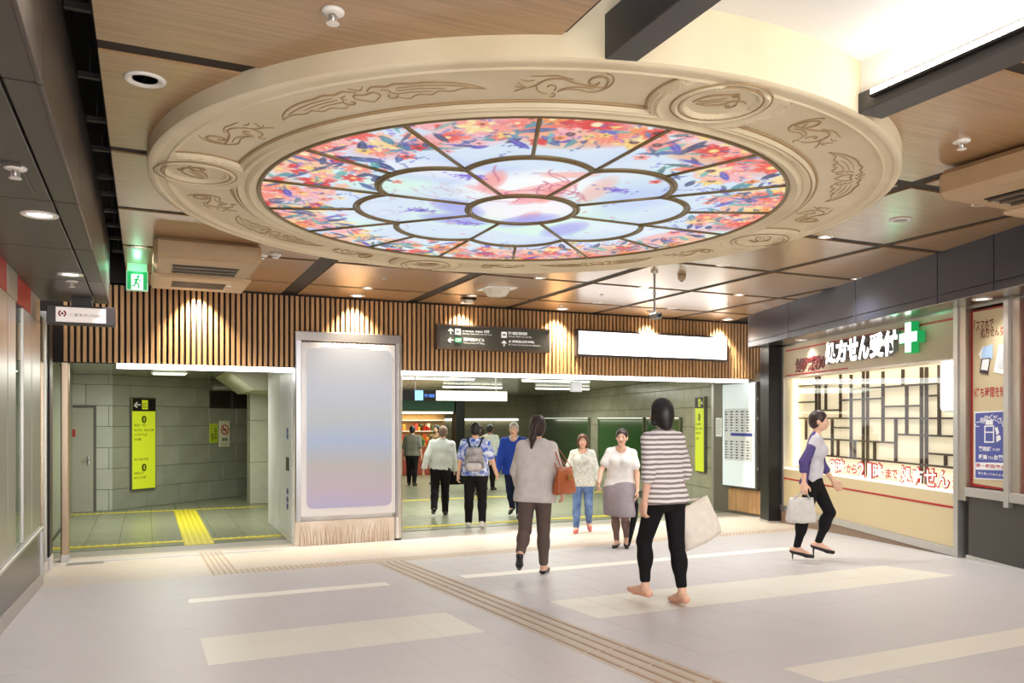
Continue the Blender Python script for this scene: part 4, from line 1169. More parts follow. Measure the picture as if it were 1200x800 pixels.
SCROLL = [(spiral(-0.19, 0.055, 0.018, 0.085, 3.0, 3.0 + 7.2) + [(-0.06, 0.03), (0.04, 0.075), (0.14, 0.06), (0.2, 0.0), (0.27, -0.035), (0.35, -0.02)], 0.011),
          (spiral(-0.185, 0.055, 0.11, 0.12, 1.9, 4.9, 8) + [(-0.08, -0.045), (0.0, -0.05), (0.05, -0.085)], 0.008), ([(-0.2, -0.03), (-0.1, -0.015), (-0.02, -0.025), (0.05, -0.06)], 0.006),
          ([(-0.03, 0.07), (0.07, 0.105), (0.17, 0.10), (0.25, 0.095)], 0.007), (spiral(0.11, -0.03, 0.015, 0.05, 0, 4.0, 8), 0.008), (spiral(0.12, -0.03, 0.075, 0.09, -1.6, 1.2, 6), 0.007),
          ([(0.27, -0.035), (0.31, 0.0), (0.33, 0.035)], 0.006), ([(0.27, -0.035), (0.33, -0.06), (0.36, -0.085)], 0.006), ([(0.22, 0.05), (0.27, 0.04), (0.31, 0.06)], 0.005), (spiral(0.08, -0.115, 0.008, 0.03, 0, 5.6, 8), 0.006)]
SCR = [([(x * 0.72, y) for x, y in l], w) for l, w in SCROLL]
WR = [([(0.03, 0.06), (0.08, 0.10), (0.14, 0.085), (0.2, 0.10), (0.27, 0.085), (0.36, 0.08), (0.46, 0.055), (0.55, 0.015), (0.62, -0.04)], 0.011),
      ([(0.62, -0.04), (0.52, -0.02), (0.44, -0.045), (0.38, -0.03), (0.33, -0.065), (0.26, -0.05), (0.2, -0.085), (0.15, -0.06)], 0.007),
      ([(0.18, 0.05), (0.32, 0.045), (0.45, 0.02), (0.54, -0.01)], 0.005), ([(0.17, 0.02), (0.3, 0.015), (0.42, -0.01)], 0.005), ([(0.16, -0.015), (0.27, -0.015), (0.35, -0.035)], 0.005),
      (spiral(0.12, -0.03, 0.012, 0.045, 2, 7.6, 8), 0.008), ([(0.10, 0.05), (0.14, 0.03), (0.12, 0.0)], 0.006)]
WING = WR + [([(-x, y) for x, y in l], w) for l, w in WR] + [([(0, -0.07), (-0.07, -0.01), (-0.055, 0.04), (0, 0.025), (0.055, 0.04), (0.07, -0.01), (0, -0.07)], 0.009), ([(-0.04, 0.12), (0.0, 0.08), (0.04, 0.12)], 0.007)]
LEAF = [([(-0.13, -0.06), (-0.11, 0.02), (-0.04, 0.08), (0.04, 0.09), (0.07, 0.05)], 0.009), ([(-0.1, -0.075), (-0.02, -0.06), (0.03, -0.02), (0.05, 0.03), (0.10, 0.05), (0.14, 0.03)], 0.009),
        ([(-0.11, -0.05), (-0.05, 0.0), (0.0, 0.05)], 0.005), ([(-0.08, -0.055), (-0.02, -0.01), (0.03, 0.03)], 0.005), (spiral(0.02, 0.10, 0.008, 0.03, 0, 5.5, 8), 0.007), ([(0.07, 0.05), (0.10, -0.01), (0.08, -0.06)], 0.007), (spiral(0.07, -0.03, 0.006, 0.02, 0, 6, 8), 0.005)]
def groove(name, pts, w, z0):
    mb = MB(); mb.tube([(x, y, z0) for x, y in pts], w, 6, flat=0.6); return mb.build(name, M_RELIEF_SHADE, ring, smooth=True)  # dark tubes draw the grooves, shade and patina both in their colour


for q in range(4):
    cm = math.radians(90 * q); cx, cy = 2.375 * math.cos(cm), 2.375 * math.sin(cm)
    for rd in (0.254, 0.212): MB().tube([(cx + rd * math.cos(a), cy + rd * math.sin(a), -0.004 if rd > 0.22 else -0.005) for a in np.linspace(0, 2 * math.pi, 48, endpoint=False)], 0.0055, 6, closed=True, flat=0.8).build('medallion_rim', M_RELIEF_SHADE, ring, True)  # dark outlines beside the bead, shading put into the colour
    ha = 0.2
    arc = []
    for a in np.linspace(0, 2 * math.pi, 400):
        x, y = cx + 0.375 * math.cos(a), cy + 0.375 * math.sin(a); r = math.hypot(x, y)
        if 2.15 < r < 2.54: arc.append((math.atan2(y * math.cos(cm) - x * math.sin(cm), x * math.cos(cm) + y * math.sin(cm)), x, y, r))
    lf = sorted([p for p in arc if p[0] > 0], key=lambda p: p[3]); rt = sorted([p for p in arc if p[0] < 0], key=lambda p: p[3])
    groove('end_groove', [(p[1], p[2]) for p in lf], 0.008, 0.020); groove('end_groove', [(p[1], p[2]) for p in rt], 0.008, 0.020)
    a0 = cm + lf[0][0]; a1 = cm + math.pi / 2 + rt[0][0]
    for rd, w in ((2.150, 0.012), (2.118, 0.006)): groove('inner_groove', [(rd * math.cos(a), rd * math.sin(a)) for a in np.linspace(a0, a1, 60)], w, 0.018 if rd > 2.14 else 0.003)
for q in range(4):
    c0 = math.radians(45 + 90 * q)
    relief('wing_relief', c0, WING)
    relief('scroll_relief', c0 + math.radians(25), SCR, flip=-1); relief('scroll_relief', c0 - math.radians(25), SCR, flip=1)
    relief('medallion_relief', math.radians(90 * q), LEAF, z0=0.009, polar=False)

# ================================================================ STAINED GLASS
NPX = 960; EXT = 2.0; PXM = NPX / (2 * EXT)
cv = np.zeros((NPX, NPX, 3), np.float32)
rs = np.random.RandomState(11)
gy, gx = np.meshgrid(np.linspace(-EXT, EXT, NPX), np.linspace(-EXT, EXT, NPX), indexing='ij')


def smooth_noise(k, seed):
    q = np.random.RandomState(seed).rand(k + 1, k + 1).astype(np.float32)
    u = np.linspace(0, k - 1e-4, NPX); i = u.astype(int); f = u - i; f = f * f * (3 - 2 * f)
    a = q[i][:, i] * (1 - f)[None, :] + q[i][:, i + 1] * f[None, :]; b = q[i + 1][:, i] * (1 - f)[None, :] + q[i + 1][:, i + 1] * f[None, :]
    return a * (1 - f)[:, None] + b * f[:, None]


def blend(sl, col, a):
    cv[sl] = cv[sl] * (1 - a[..., None]) + np.array(col, np.float32)[None, None] / 255 * a[..., None]


full = (slice(None), slice(None))
cv[:] = np.array((214, 230, 248), np.float32) / 255
blend(full, (216, 246, 236), np.clip((smooth_noise(5, 1) - 0.45) * 4, 0, 1)); blend(full, (188, 204, 250), np.clip((smooth_noise(6, 2) - 0.55) * 4, 0, 1) * 0.8)
blend(full, (230, 238, 252), np.clip((smooth_noise(9, 3) - 0.6) * 4, 0, 1))


def win_(cx, cy, R):
    x0 = max(0, int((cx - R + EXT) * PXM)); x1 = min(NPX, int((cx + R + EXT) * PXM) + 2); y0 = max(0, int((cy - R + EXT) * PXM)); y1 = min(NPX, int((cy + R + EXT) * PXM) + 2)
    if x1 <= x0 or y1 <= y0: return None
    sl = (slice(y0, y1), slice(x0, x1)); return sl, gx[sl] - cx, gy[sl] - cy


def flower(cx, cy, R, col, petals, ph, core=None):
    w = win_(cx, cy, R * 1.15)
    if not w: return
    sl, x, y = w; r = np.hypot(x, y); t = np.arctan2(y, x) + ph
    edge = R * (0.78 + 0.2 * np.cos(petals * t) + 0.05 * np.cos(3 * petals * t)); a = np.clip((edge - r) / (0.012), 0, 1)
    c = np.array(col, np.float32)
    blend(sl, col, a * 0.92)
    blend(sl, np.minimum(255, c * 0.4 + 150), a * np.clip(np.cos(petals * t) - 0.25, 0, 1) * np.clip((r / R - 0.35) * 2, 0, 1) * 0.8)
    blend(sl, c * 0.72, a * np.clip(np.cos(petals * 2 * t + 6 * r / R) - 0.35, 0, 1) * 0.5)
    if core is not None:
        blend(sl, core, np.clip((R * 0.27 - r) / 0.012, 0, 1)); blend(sl, np.minimum(255, np.array(core) * 0.5 + 120), np.clip((R * 0.13 - r) / 0.012, 0, 1))


def leaf(cx, cy, L, W, ang, col):
    w = win_(cx, cy, L)
    if not w: return
    sl, x, y = w; u = x * math.cos(ang) + y * math.sin(ang); v = -x * math.sin(ang) + y * math.cos(ang)
    half = W * np.clip(1 - (u / L) ** 2, 0, 1); a = np.clip((half - np.abs(v)) / 0.008, 0, 1)
    blend(sl, col, a * 0.92); blend(sl, np.minimum(255, np.array(col) * 0.6 + 80), a * (np.abs(v) < 0.006) + a * 0.4 * np.clip(np.sin(u * 90 + np.abs(v) * 60), 0, 1))


def wash(cx, cy, a_, b_, ang, col, op):
    w = win_(cx, cy, max(a_, b_) * 1.3)
    if not w: return
    sl, x, y = w; u = (x * math.cos(ang) + y * math.sin(ang)) / a_; v = (-x * math.sin(ang) + y * math.cos(ang)) / b_
    blend(sl, col, np.clip(1.25 - (u * u + v * v), 0, 1) ** 0.7 * op)


def stroke(pts, wd, col, op=1.0):
    for (x0, y0), (x1, y1) in zip(pts, pts[1:]):
        n = max(2, int(math.hypot(x1 - x0, y1 - y0) / (wd * 0.7)))
        for k in range(n):
            t = k / n; w = win_(x0 + (x1 - x0) * t, y0 + (y1 - y0) * t, wd * 1.6)
            if w: blend(w[0], col, np.clip((wd - np.hypot(w[1], w[2])) / 0.006, 0, 1) * op)


FC = [(244, 84, 76), (250, 124, 112), (253, 160, 152), (252, 196, 170), (250, 146, 84), (253, 214, 118), (226, 52, 60), (252, 178, 186), (250, 140, 120), (254, 226, 160)]
LC = [(40, 62, 128), (58, 92, 160), (60, 140, 160), (34, 42, 96), (84, 176, 172), (60, 104, 120), (70, 60, 190)]
for i in range(38):                       # loose washes of the rim
    t = rs.rand() * 6.283; r = rs.uniform(1.62, 1.97); wash(r * math.cos(t), r * math.sin(t), rs.uniform(0.18, 0.34), rs.uniform(0.12, 0.2), t + 1.57, FC[rs.randint(len(FC))], 0.55)
inn = lambda t: 1.50 + 0.12 * math.sin(3 * t + 1) + 0.09 * math.sin(7 * t)
for i in range(120):
    t = rs.rand() * 6.283; r = rs.uniform(inn(t) - 0.02, 1.9); leaf(r * math.cos(t), r * math.sin(t), rs.uniform(0.08, 0.17), rs.uniform(0.02, 0.045), rs.rand() * 6.28, LC[rs.randint(len(LC))])
for i in range(250):
    t = rs.rand() * 6.283; r = 1.98 - (1.98 - inn(t)) * rs.rand() ** 1.4
    flower(r * math.cos(t), r * math.sin(t), rs.uniform(0.06, 0.155), FC[rs.randint(len(FC))], rs.randint(5, 8), rs.rand() * 6, ((250, 214, 120), (90, 40, 60), (250, 230, 180), None)[rs.randint(4)])
for i in range(170):
    t = rs.rand() * 6.283; r = rs.uniform(inn(t) - 0.1, 1.93); leaf(r * math.cos(t), r * math.sin(t), rs.uniform(0.06, 0.14), rs.uniform(0.015, 0.035), rs.rand() * 6.28, LC[rs.randint(len(LC))])
for i in range(70):
    t = rs.rand() * 6.283; r = rs.uniform(inn(t) - 0.16, 1.95); flower(r * math.cos(t), r * math.sin(t), rs.uniform(0.035, 0.075), FC[rs.randint(len(FC))], 5, rs.rand() * 6, (60, 40, 70))
for i in range(150):
    t = rs.rand() * 6.283; r = rs.uniform(inn(t) - 0.2, 1.9); x, y = r * math.cos(t), r * math.sin(t); a = rs.rand() * 6.28; c = ((84, 104, 210), (110, 90, 214), (60, 90, 170))[rs.randint(3)]
    for k in range(6): flower(x + 0.022 * k * math.cos(a) + rs.uniform(-.015, .015), y + 0.022 * k * math.sin(a) + rs.uniform(-.015, .015), 0.018, c, 4, 0)
for i in range(46):                       # drifting petals and sprigs of the inner field
    t = rs.rand() * 6.283; r = rs.uniform(0.45, 1.4); leaf(r * math.cos(t), r * math.sin(t), rs.uniform(0.02, 0.05), rs.uniform(0.008, 0.014), rs.rand() * 6.28, ((110, 90, 214), (250, 110, 120), (80, 110, 190))[rs.randint(3)])
# pale pink drapery-like washes around the middle (plain abstract picture)
A0 = math.radians(-113)
px_ = lambda r, a: (r * math.cos(a), r * math.sin(a))
wash(*px_(0.62, A0), 0.5, 0.36, A0 + 1.2, (255, 255, 255), 0.9); wash(0, 0, 0.42, 0.42, 0, (252, 246, 252), 0.85)
for r, da, a_, b_, an, c, o in ((0.62, 0.36, 0.22, 0.10, 0.5, (248, 150, 150), .8), (0.55, 0.1, 0.34, 0.09, 0.9, (250, 176, 176), .7), (0.8, -0.3, 0.24, 0.09, 0.2, (246, 140, 136), .7), (0.5, -0.35, 0.3, 0.08, 2.2, (248, 160, 164), .75), (0.95, 0.3, 0.2, 0.07, 1.5, (250, 170, 160), .7),
                               (0.75, 0.75, 0.34, 0.10, 0.2, (250, 178, 166), .6), (0.28, 0.2, 0.2, 0.08, 1.0, (246, 150, 160), .7), (0.2, 2.8, 0.16, 0.08, 0.4, (240, 150, 170), .6), (0.42, 0.45, 0.2, 0.07, 0.3, (246, 156, 150), .7)):
    wash(*px_(r, A0 + da), a_, b_, A0 + an, c, o)
for a, r in ((A0 - 1.5, 0.5), (A0 + 3.0, 0.34), (A0 - 2.1, 0.62), (A0 + 2.6, 0.75)): wash(*px_(r, a), 0.3, 0.16, a + 1, (150, 150, 240), 0.7)
for s in range(16):
    x, y = px_(rs.uniform(0.15, 0.95), A0 + rs.uniform(-0.5, 0.7)); a = rs.rand() * 6.28; pts = []
    for k in range(9): pts.append((x, y)); x += 0.045 * math.cos(a); y += 0.045 * math.sin(a); a += rs.uniform(-0.2, 0.7)
    stroke(pts, 0.009, (196, 90, 130), 0.75)
for s in range(34):
    x, y = px_(rs.uniform(0.5, 1.15), A0 - rs.uniform(0.6, 2.2)); a = rs.rand() * 6.28; pts = []
    for k in range(8): pts.append((x, y)); x += 0.04 * math.cos(a); y += 0.04 * math.sin(a); a += rs.uniform(-0.5, 0.8)
    stroke(pts, 0.006, (196, 166, 176), 0.7)
for r, a in ((0.85, A0 + 0.85), (0.95, A0 - 0.42), (0.8, A0 - 1.62), (0.62, A0 - 2.35)):
    x, y = px_(r, a)
    for k in range(46): flower(x + rs.normal(0, .07), y + rs.normal(0, .035), 0.022, ((96, 70, 214), (130, 90, 230), (80, 60, 180))[rs.randint(3)], 4, 0)
cl_ = np.clip(cv, 0, 1); cvl = np.where(cl_ <= 0.04045, cl_ / 12.92, ((cl_ + 0.055) / 1.055) ** 2.4).astype(np.float32)


def sample(x, y):
    fx = np.clip((x + EXT) * PXM - 0.5, 0, NPX - 1.01); fy = np.clip((y + EXT) * PXM - 0.5, 0, NPX - 1.01); ix = fx.astype(int); iy = fy.astype(int); ax = (fx - ix)[..., None]; ay = (fy - iy)[..., None]
    return (cvl[iy, ix] * (1 - ax) + cvl[iy, ix + 1] * ax) * (1 - ay) + (cvl[iy + 1, ix] * (1 - ax) + cvl[iy + 1, ix + 1] * ax) * ay


M_PRINT = bpy.data.materials.new('stained_glass_print'); M_PRINT.use_nodes = True
nt = M_PRINT.node_tree; b = nt.nodes['Principled BSDF']; at = nt.nodes.new('ShaderNodeAttribute'); at.attribute_name = 'print'
b.inputs['Base Color'].default_value = (0.02, 0.02, 0.02, 1); b.inputs['Roughness'].default_value = 0.35; b.inputs['Specular IOR Level'].default_value = 0.2
nt.links.new(at.outputs['Color'], b.inputs['Emission Color']); b.inputs['Emission Strength'].default_value = 0.93
gl_ = thing('stained_glass_ceiling', 'round backlit stained glass ceiling with a rim of coral flowers and bronze bars', 'window', (RC.x, RC.y, RZ + 0.018))


def pane(a0, a1, f0, f1, na, nr):
    a = np.linspace(a0, a1, na)[:, None]; s = np.linspace(0, 1, nr)[None, :]
    r = f0(a) * (1 - s) + f1(a) * s
    x = r * np.cos(a); y = r * np.sin(a); n = na * nr
    me = bpy.data.meshes.new('pane')
    v = np.stack([x, y, np.zeros_like(x)], -1).reshape(-1, 3)
    i = (np.arange(na - 1)[:, None] * nr + np.arange(nr - 1)[None, :])
    f = np.stack([i, i + 1, i + nr + 1, i + nr], -1).reshape(-1, 4)
    me.from_pydata(v.tolist(), [], f.tolist())
    at_ = me.color_attributes.new('print', 'FLOAT_COLOR', 'POINT')
    c = np.ones((n, 4), np.float32); c[:, :3] = sample(x, y).reshape(-1, 3); at_.data.foreach_set('color', c.ravel())
    me.materials.append(M_PRINT); me.update()
    return link('pane', me, gl_)


LC_, LR_ = 0.815, 0.455                    # lobe arc: centre distance, radius


def lobe_r(a):                             # a: angle from the lobe axis
    return LC_ * np.cos(a) + np.sqrt(np.maximum(0, LR_ ** 2 - (LC_ * np.sin(a)) ** 2))


con = lambda v: (lambda a: np.full_like(a, v))
RCEN = 0.41
SH = math.radians(0.0)
for k in range(8):
    ax_ = math.radians(22.5 + 45 * k)
    pane(ax_ - math.pi / 8, ax_ + math.pi / 8, con(RCEN), (lambda ax_: lambda a: lobe_r(a - ax_))(ax_), 64, 64)
    for sgn in (-1, 1):
        a0, a1 = sorted((ax_, ax_ + sgn * math.pi / 8))
        pane(a0, a1, (lambda ax_: lambda a: lobe_r(a - ax_))(ax_), con(R_IN), 76, 84)
pane(0, 2 * math.pi, con(0.001), con(RCEN), 160, 34)
MB().lathe([(1.98, 0.06), (1.98, 0.09), (0.01, 0.09)], 64).build('light_box', M_WHITE, gl_)


def came(pts, w, name='came'):
    mb = MB()
    mb.tube([(p[0], p[1], -0.006) for p in pts], w, 8, flat=0.8)
    return mb.build(name, M_BRONZE, gl_, smooth=True)


def came_ring(r, w, name):
    MB().tube([(r * math.cos(a), r * math.sin(a), -0.006) for a in np.linspace(0, 2 * math.pi, 96, endpoint=False)], w, 8, closed=True, flat=0.8).build(name, M_BRONZE, gl_, smooth=True)


came_ring(RCEN, 0.018, 'centre_ring'); came_ring(RCEN + 0.03, 0.013, 'centre_ring')
rj = float(lobe_r(np.array(math.pi / 8)))
for k in range(8):
    ax_ = math.radians(22.5 + 45 * k)
    for dr_w, w in ((0.0, 0.016), (0.030, 0.012)):
        came([((float(lobe_r(np.array(a))) + dr_w) * math.cos(ax_ + a), (float(lobe_r(np.array(a))) + dr_w) * math.sin(ax_ + a)) for a in np.linspace(-math.pi / 8, math.pi / 8, 22)], w, 'lobe_bar')
    s = math.radians(45 * k)
    came([(r * math.cos(s), r * math.sin(s)) for r in (RCEN, rj)], 0.014, 'spoke_bar')
    came([(r * math.cos(s), r * math.sin(s)) for r in (rj, R_IN)], 0.0135, 'spoke_bar')
    came([(r * math.cos(ax_), r * math.sin(ax_)) for r in (LC_ + LR_ + 0.02, R_IN)], 0.0135, 'spoke_bar')
came_ring(R_IN - 0.012, 0.016, 'rim_bar')

# ================================================================ LAMPS AND DEVICES ON THE CEILING
DL_TR = MB().lathe([(0.056, 0.0), (0.062, -0.004), (0.074, -0.012), (0.088, -0.008), (0.092, 0.0)], 24).mesh('trim', M_TRIM, True)
DL_GL = MB().lathe([(0.06, -0.001), (0.03, -0.002), (0.001, -0.002)], 20).mesh('lamp', M_LAMP)


def downlight(loc, label, group, s=1.0, lit=True):
    t = thing('downlight', label, 'downlight', loc, group=group)
    a = link('trim', DL_TR, t); b = link('lamp', DL_GL if lit else DL_OFF, t)
    if s != 1: a.scale = b.scale = (s, s, 1)
    return t


DL_OFF = MB().lathe([(0.06, 0.0), (0.03, 0.02), (0.001, 0.02)], 20).mesh('lamp', mat('lamp_off', (200, 196, 190), 0.25, 0.6))
ordn = ['leftmost', 'second from the left', 'third from the left', 'fourth from the left', 'fifth from the left', 'sixth from the left', 'rightmost']
for i, x in enumerate((0.62, 2.70, 4.34, 5.95, 7.70, 9.2)):
    downlight((x, 11.1, 3.498), 'round downlight washing the slatted wall, %s of the six' % ordn[i if i < 5 else 6], 'wall washing downlights', 1.15)
    lamp('light_washer', 'SPOT', (x, 11.20, 3.44), 380, (1.0, 0.88, 0.68), 0.03, direction=(0, 0.16, -1), spot=96, blend=0.9)
for lab, px, z in (('left end of the joint nearest the exit sign', (163, 289), 3.509), ('joint left of the pale smoke sensor', (431, 337), 3.509), ('joint under the ring edge, left of the pendant pole', (633, 325), 3.509),
                   ('joint close to the ring, beyond the stained glass', (700, 304), 3.509), ('joint left of the white lit sign', (553, 346), 3.509), ('joint crossing above the white lit sign', (700, 354), 3.509), ('joint right of the pendant pole', (755, 336), 3.509),
                   ('joint right of the pendant pole, farther back', (787, 361), 3.509), ('joint beside the ring right of the round detector', (847, 310), 3.509), ('joint in front of the slate fascia', (1005, 326), 3.509), ('joint near the far end of the slate fascia', (890, 367), 3.509),
                   ('joint beside the fascia right of the pendant pole', (866, 345), 3.509), ('joint left of the right air conditioner', (1150, 238), 3.509), ('joint touching the right end of the ring', (968, 277), 3.509)):
    downlight(at_z(px[0], px[1], z), 'small lit downlight in the ceiling ' + lab, 'downlights in the ceiling joints', 0.85)
downlight(at_z(170, 93, 3.5), 'large unlit swivel downlight in the wood ceiling at upper left', 'large swivel downlights', 1.1, False)
for i, y in enumerate((5.40, 7.53, 3.27, 9.0)):
    if i > 1: continue
    downlight((-0.56, y, 2.969), 'lit downlight in the dark brown soffit at left, %s' % ('nearer of the two', 'farther of the two')[i], 'soffit downlights', 1.1)
    lamp('light_soffit', 'SPOT', (-0.56, y, 2.95), 50, NEUT, 0.05, spot=120, blend=1.0)
for i, p in enumerate(((1151, 350), (939, 398))):
    q = at_z(p[0], p[1], 2.967)
    downlight(q, 'lit downlight in the metal soffit above %s' % ('the smartphone poster at right', 'the small red pharmacy lettering')[i], 'shop soffit downlights', 1.0)
    lamp('light_soffit', 'SPOT', q + Vector((0, 0, -0.03)), 40, NEUT, 0.05, spot=120, blend=1.0)


def sprinkler(loc, label):
    t = thing('sprinkler', label, 'sprinkler', loc, group='fire sprinklers')
    MB().lathe([(0.05, 0), (0.048, -0.01), (0.02, -0.014)], 20).build('plate', M_TRIM, t, True)
    MB().lathe([(0.014, -0.01), (0.012, -0.045), (0.004, -0.05)], 12).build('body', M_STEEL, t, True)
    MB().lathe([(0.026, -0.05), (0.028, -0.054), (0.004, -0.056)], 14).build('deflector', M_TRIM, t)
    mb = MB(); mb.tube([(-0.016, 0, -0.02), (-0.018, 0, -0.05)], 0.003, 5); mb.tube([(0.016, 0, -0.02), (0.018, 0, -0.05)], 0.003, 5); mb.build('yoke', M_STEEL, t)


sprinkler(at_z(390, 13, 3.5), 'white fire sprinkler on the wood ceiling at top left of centre'); sprinkler(at_z(18, 196, 2.97), 'white fire sprinkler on the dark soffit at far left')
sprinkler(at_z(1127, 165, 3.5), 'white fire sprinkler on the wood ceiling at upper right'); sprinkler(at_z(84, 329, 2.97), 'small fire sprinkler on the dark soffit above the bank sign')


def round_dev(name, label, cat, loc, prof, m, parts=()):
    t = thing(name, label, cat, loc); MB().lathe(prof, 24).build('body', m, t, True)
    for nm, pr, mm in parts: MB().lathe(pr, 16).build(nm, mm, t, True)
    return t


round_dev('ceiling_speaker', 'flat round speaker grille on the pale ceiling panel at right', 'speaker', at_z(1055, 257, 3.5), [(0.09, 0), (0.09, -0.006), (0.075, -0.012), (0.001, -0.012)], M_WHITE, (('grille', [(0.06, -0.012), (0.05, -0.015), (0.001, -0.015)], mat('grille_grey', (160, 156, 150), 0.5)),))
round_dev('smoke_detector', 'round white smoke detector on the ceiling beyond the ring, right of the air conditioner', 'detector', at_z(306, 298, 3.5), [(0.07, 0), (0.07, -0.012), (0.05, -0.03), (0.03, -0.05), (0.001, -0.05)], M_WHITE, (('band', [(0.046, -0.034), (0.047, -0.04)], M_JOINT),))
round_dev('smoke_detector', 'round white smoke detector close under the far left ring edge', 'detector', at_z(323, 297, 3.5), [(0.06, 0), (0.06, -0.012), (0.045, -0.03), (0.03, -0.05), (0.001, -0.05)], M_WHITE, (('band', [(0.04, -0.034), (0.041, -0.04)], M_JOINT),))
round_dev('alarm_sensor', 'small brown round alarm sensor right of the pendant pole', 'detector', at_z(799, 322, 3.5), [(0.05, 0), (0.05, -0.02), (0.04, -0.06), (0.02, -0.075), (0.001, -0.075)], mat('sensor_tan', (170, 150, 120), 0.5), (('lens', [(0.02, -0.076), (0.001, -0.082)], M_BLACK),))
for i, p in enumerate(((705, 345), (658, 358), (855, 356), (450, 326))):
    round_dev('ceiling_stud', 'tiny round sensor on a pale ceiling panel, %s' % ('left of the pendant pole', 'near the wall left of the lit sign', 'right of the pendant pole', 'above the display pillar')[i], 'detector', at_z(p[0], p[1], 3.5), [(0.025, 0), (0.024, -0.012), (0.001, -0.016)], M_WHITE, (('lens', [(0.01, -0.016), (0.001, -0.02)], M_BLACK),))
# pale bell shaped wireless unit
q = at_z(582, 338, 3.5); t = thing('access_point', 'pale angular ceiling unit between the ring and the dark guide sign', 'sensor', q)
MB().lathe([(0.19, 0), (0.19, -0.02), (0.13, -0.10), (0.001, -0.11)], 8).build('body', mat('unit_beige', (222, 214, 200), 0.5), t); MB().box(-0.21, -0.21, -0.012, 0.21, 0.21, 0.0).build('plate', M_WHITE, t)
# pendant pole with sensor head
q = at_z(767, 318, 3.5); t = thing('pendant_pole', 'thin grey pendant pole with a small camera head hanging from the ceiling', 'pole', q)
MB().tube([(0, 0, 0), (0, 0, -0.5)], 0.014, 10).build('pole', mat('pole_grey', (150, 148, 144), 0.35, 0.7), t); MB().lathe([(0.045, 0), (0.04, -0.02), (0.015, -0.03)], 16).build('flange', M_STEEL, t)
mb = MB(); mb.bbox(-0.05, -0.10, -0.56, 0.05, 0.05, -0.49, 0.015); mb.build('camera_head', mat('pole_grey', (150, 148, 144)), t); MB().tube([(0, -0.1, -0.525), (0, -0.115, -0.525)], 0.025, 12).build('lens', M_BLACK, t); MB().tube([(-0.09, 0, -0.47), (0.09, 0, -0.49)], 0.008, 6).build('bracket', M_STEEL, t)
MB().lathe([(0.02, -0.28), (0.02, -0.25)], 10).build('clamp', M_STEEL, t)


def ac_unit(name, label, loc, w, l, rz=0):
    t = thing(name, label, 'air conditioner', loc, rz)
    MB().bbox(-w / 2, -l / 2, 0, w / 2, l / 2, 0.2, 0.04).build('body', mat('ac_tan', (182, 152, 116), 0.5, noise=0.06, scale=6), t)
    MB().bbox(-w / 2 - 0.01, l * 0.02, -0.03, w / 2 + 0.01, l / 2, 0.02, 0.02).build('front_panel', mat('ac_tan2', (196, 166, 128), 0.5), t)
    MB().box(-w * 0.32, -l * 0.30, -0.006, w * 0.32, -l * 0.04, 0.01).build('outlet', M_BLACK, t)
    for k in range(3): MB().box(-w * 0.31, -l * 0.28 + k * l * 0.09, -0.02, w * 0.31, -l * 0.28 + k * l * 0.09 + 0.02, -0.004).build('vane', mat('ac_vane', (110, 92, 74), 0.5), t)
    MB().box(-w * 0.30, l * 0.16, -0.036, w * 0.26, l * 0.36, -0.028).build('grille', mat('ac_grille', (76, 60, 46), 0.6), t)
    mb = MB(); [mb.box(-w * 0.30, l * 0.17 + k * l * 0.025, -0.04, w * 0.26, l * 0.17 + k * l * 0.025 + 0.012, -0.034) for k in range(8)]; mb.build('grille_bar', mat('ac_vane', (110, 92, 74)), t)
    MB().box(w * 0.28, l * 0.2, -0.036, w * 0.33, l * 0.24, -0.028).build('badge', M_STEEL, t)


ac_unit('air_conditioner', 'tan ceiling air conditioner between the exit sign and the ring at left', (0.56, 9.15, 3.3), 0.98, 1.85)
ac_unit('air_conditioner', 'tan ceiling air conditioner at the right edge, right of the ring', (5.62, 3.35, 3.28), 0.9, 1.35, math.radians(-90))
# exit sign
ex = thing('exit_sign', 'small green and white running man exit sign hanging from the ceiling at left', 'sign', (-0.08, 9.86, 3.2))
MB().bbox(-0.11, -0.03, 0, 0.11, 0.03, 0.22, 0.006).build('case', mat('exit_case', (190, 240, 210), 0.4, emit=0.2), ex)
MB().box(-0.10, -0.034, 0.01, 0.10, -0.03, 0.21).build('face', mat('exit_white', (232, 255, 240), 0.4, emit=0.85), ex)
G_ = mat('exit_green', (20, 160, 90), 0.4, emit=0.5)
mb = MB(); mb.box(-0.10, -0.037, 0.01, -0.06, -0.034, 0.21); mb.box(0.06, -0.037, 0.01, 0.10, -0.034, 0.21); mb.box(-0.06, -0.037, 0.18, 0.06, -0.034, 0.21); mb.build('door_print', G_, ex)
mb = MB(); mb.lathe([(0.016, -0.002), (0.016, 0.002)], 10); mb.v = [(x + 0.01, -0.036 + z, 0.155 + y) for x, y, z in mb.v]
for p in (((0.0, 0.135), (-0.015, 0.09), 0.014), ((-0.015, 0.09), (0.02, 0.06), 0.01), ((0.02, 0.06), (0.01, 0.025), 0.009), ((-0.015, 0.09), (-0.03, 0.05), 0.01), ((-0.03, 0.05), (-0.055, 0.045), 0.008), ((0.0, 0.13), (0.035, 0.105), 0.008), ((0.0, 0.13), (-0.035, 0.11), 0.008)):
    mb.tube([(p[0][0], -0.036, p[0][1]), (p[1][0], -0.036, p[1][1])], p[2] * 0.8, 6)
mb.build('figure_print', G_, ex); MB().box(-0.10, -0.03, 0.22, 0.10, 0.03, 0.30).build('bracket', mat('exit_case', (190, 240, 210)), ex)
lamp('light_exit', 'POINT', (-0.08, 9.7, 3.42), 0.8, (0.25, 1, 0.55), 0.04)

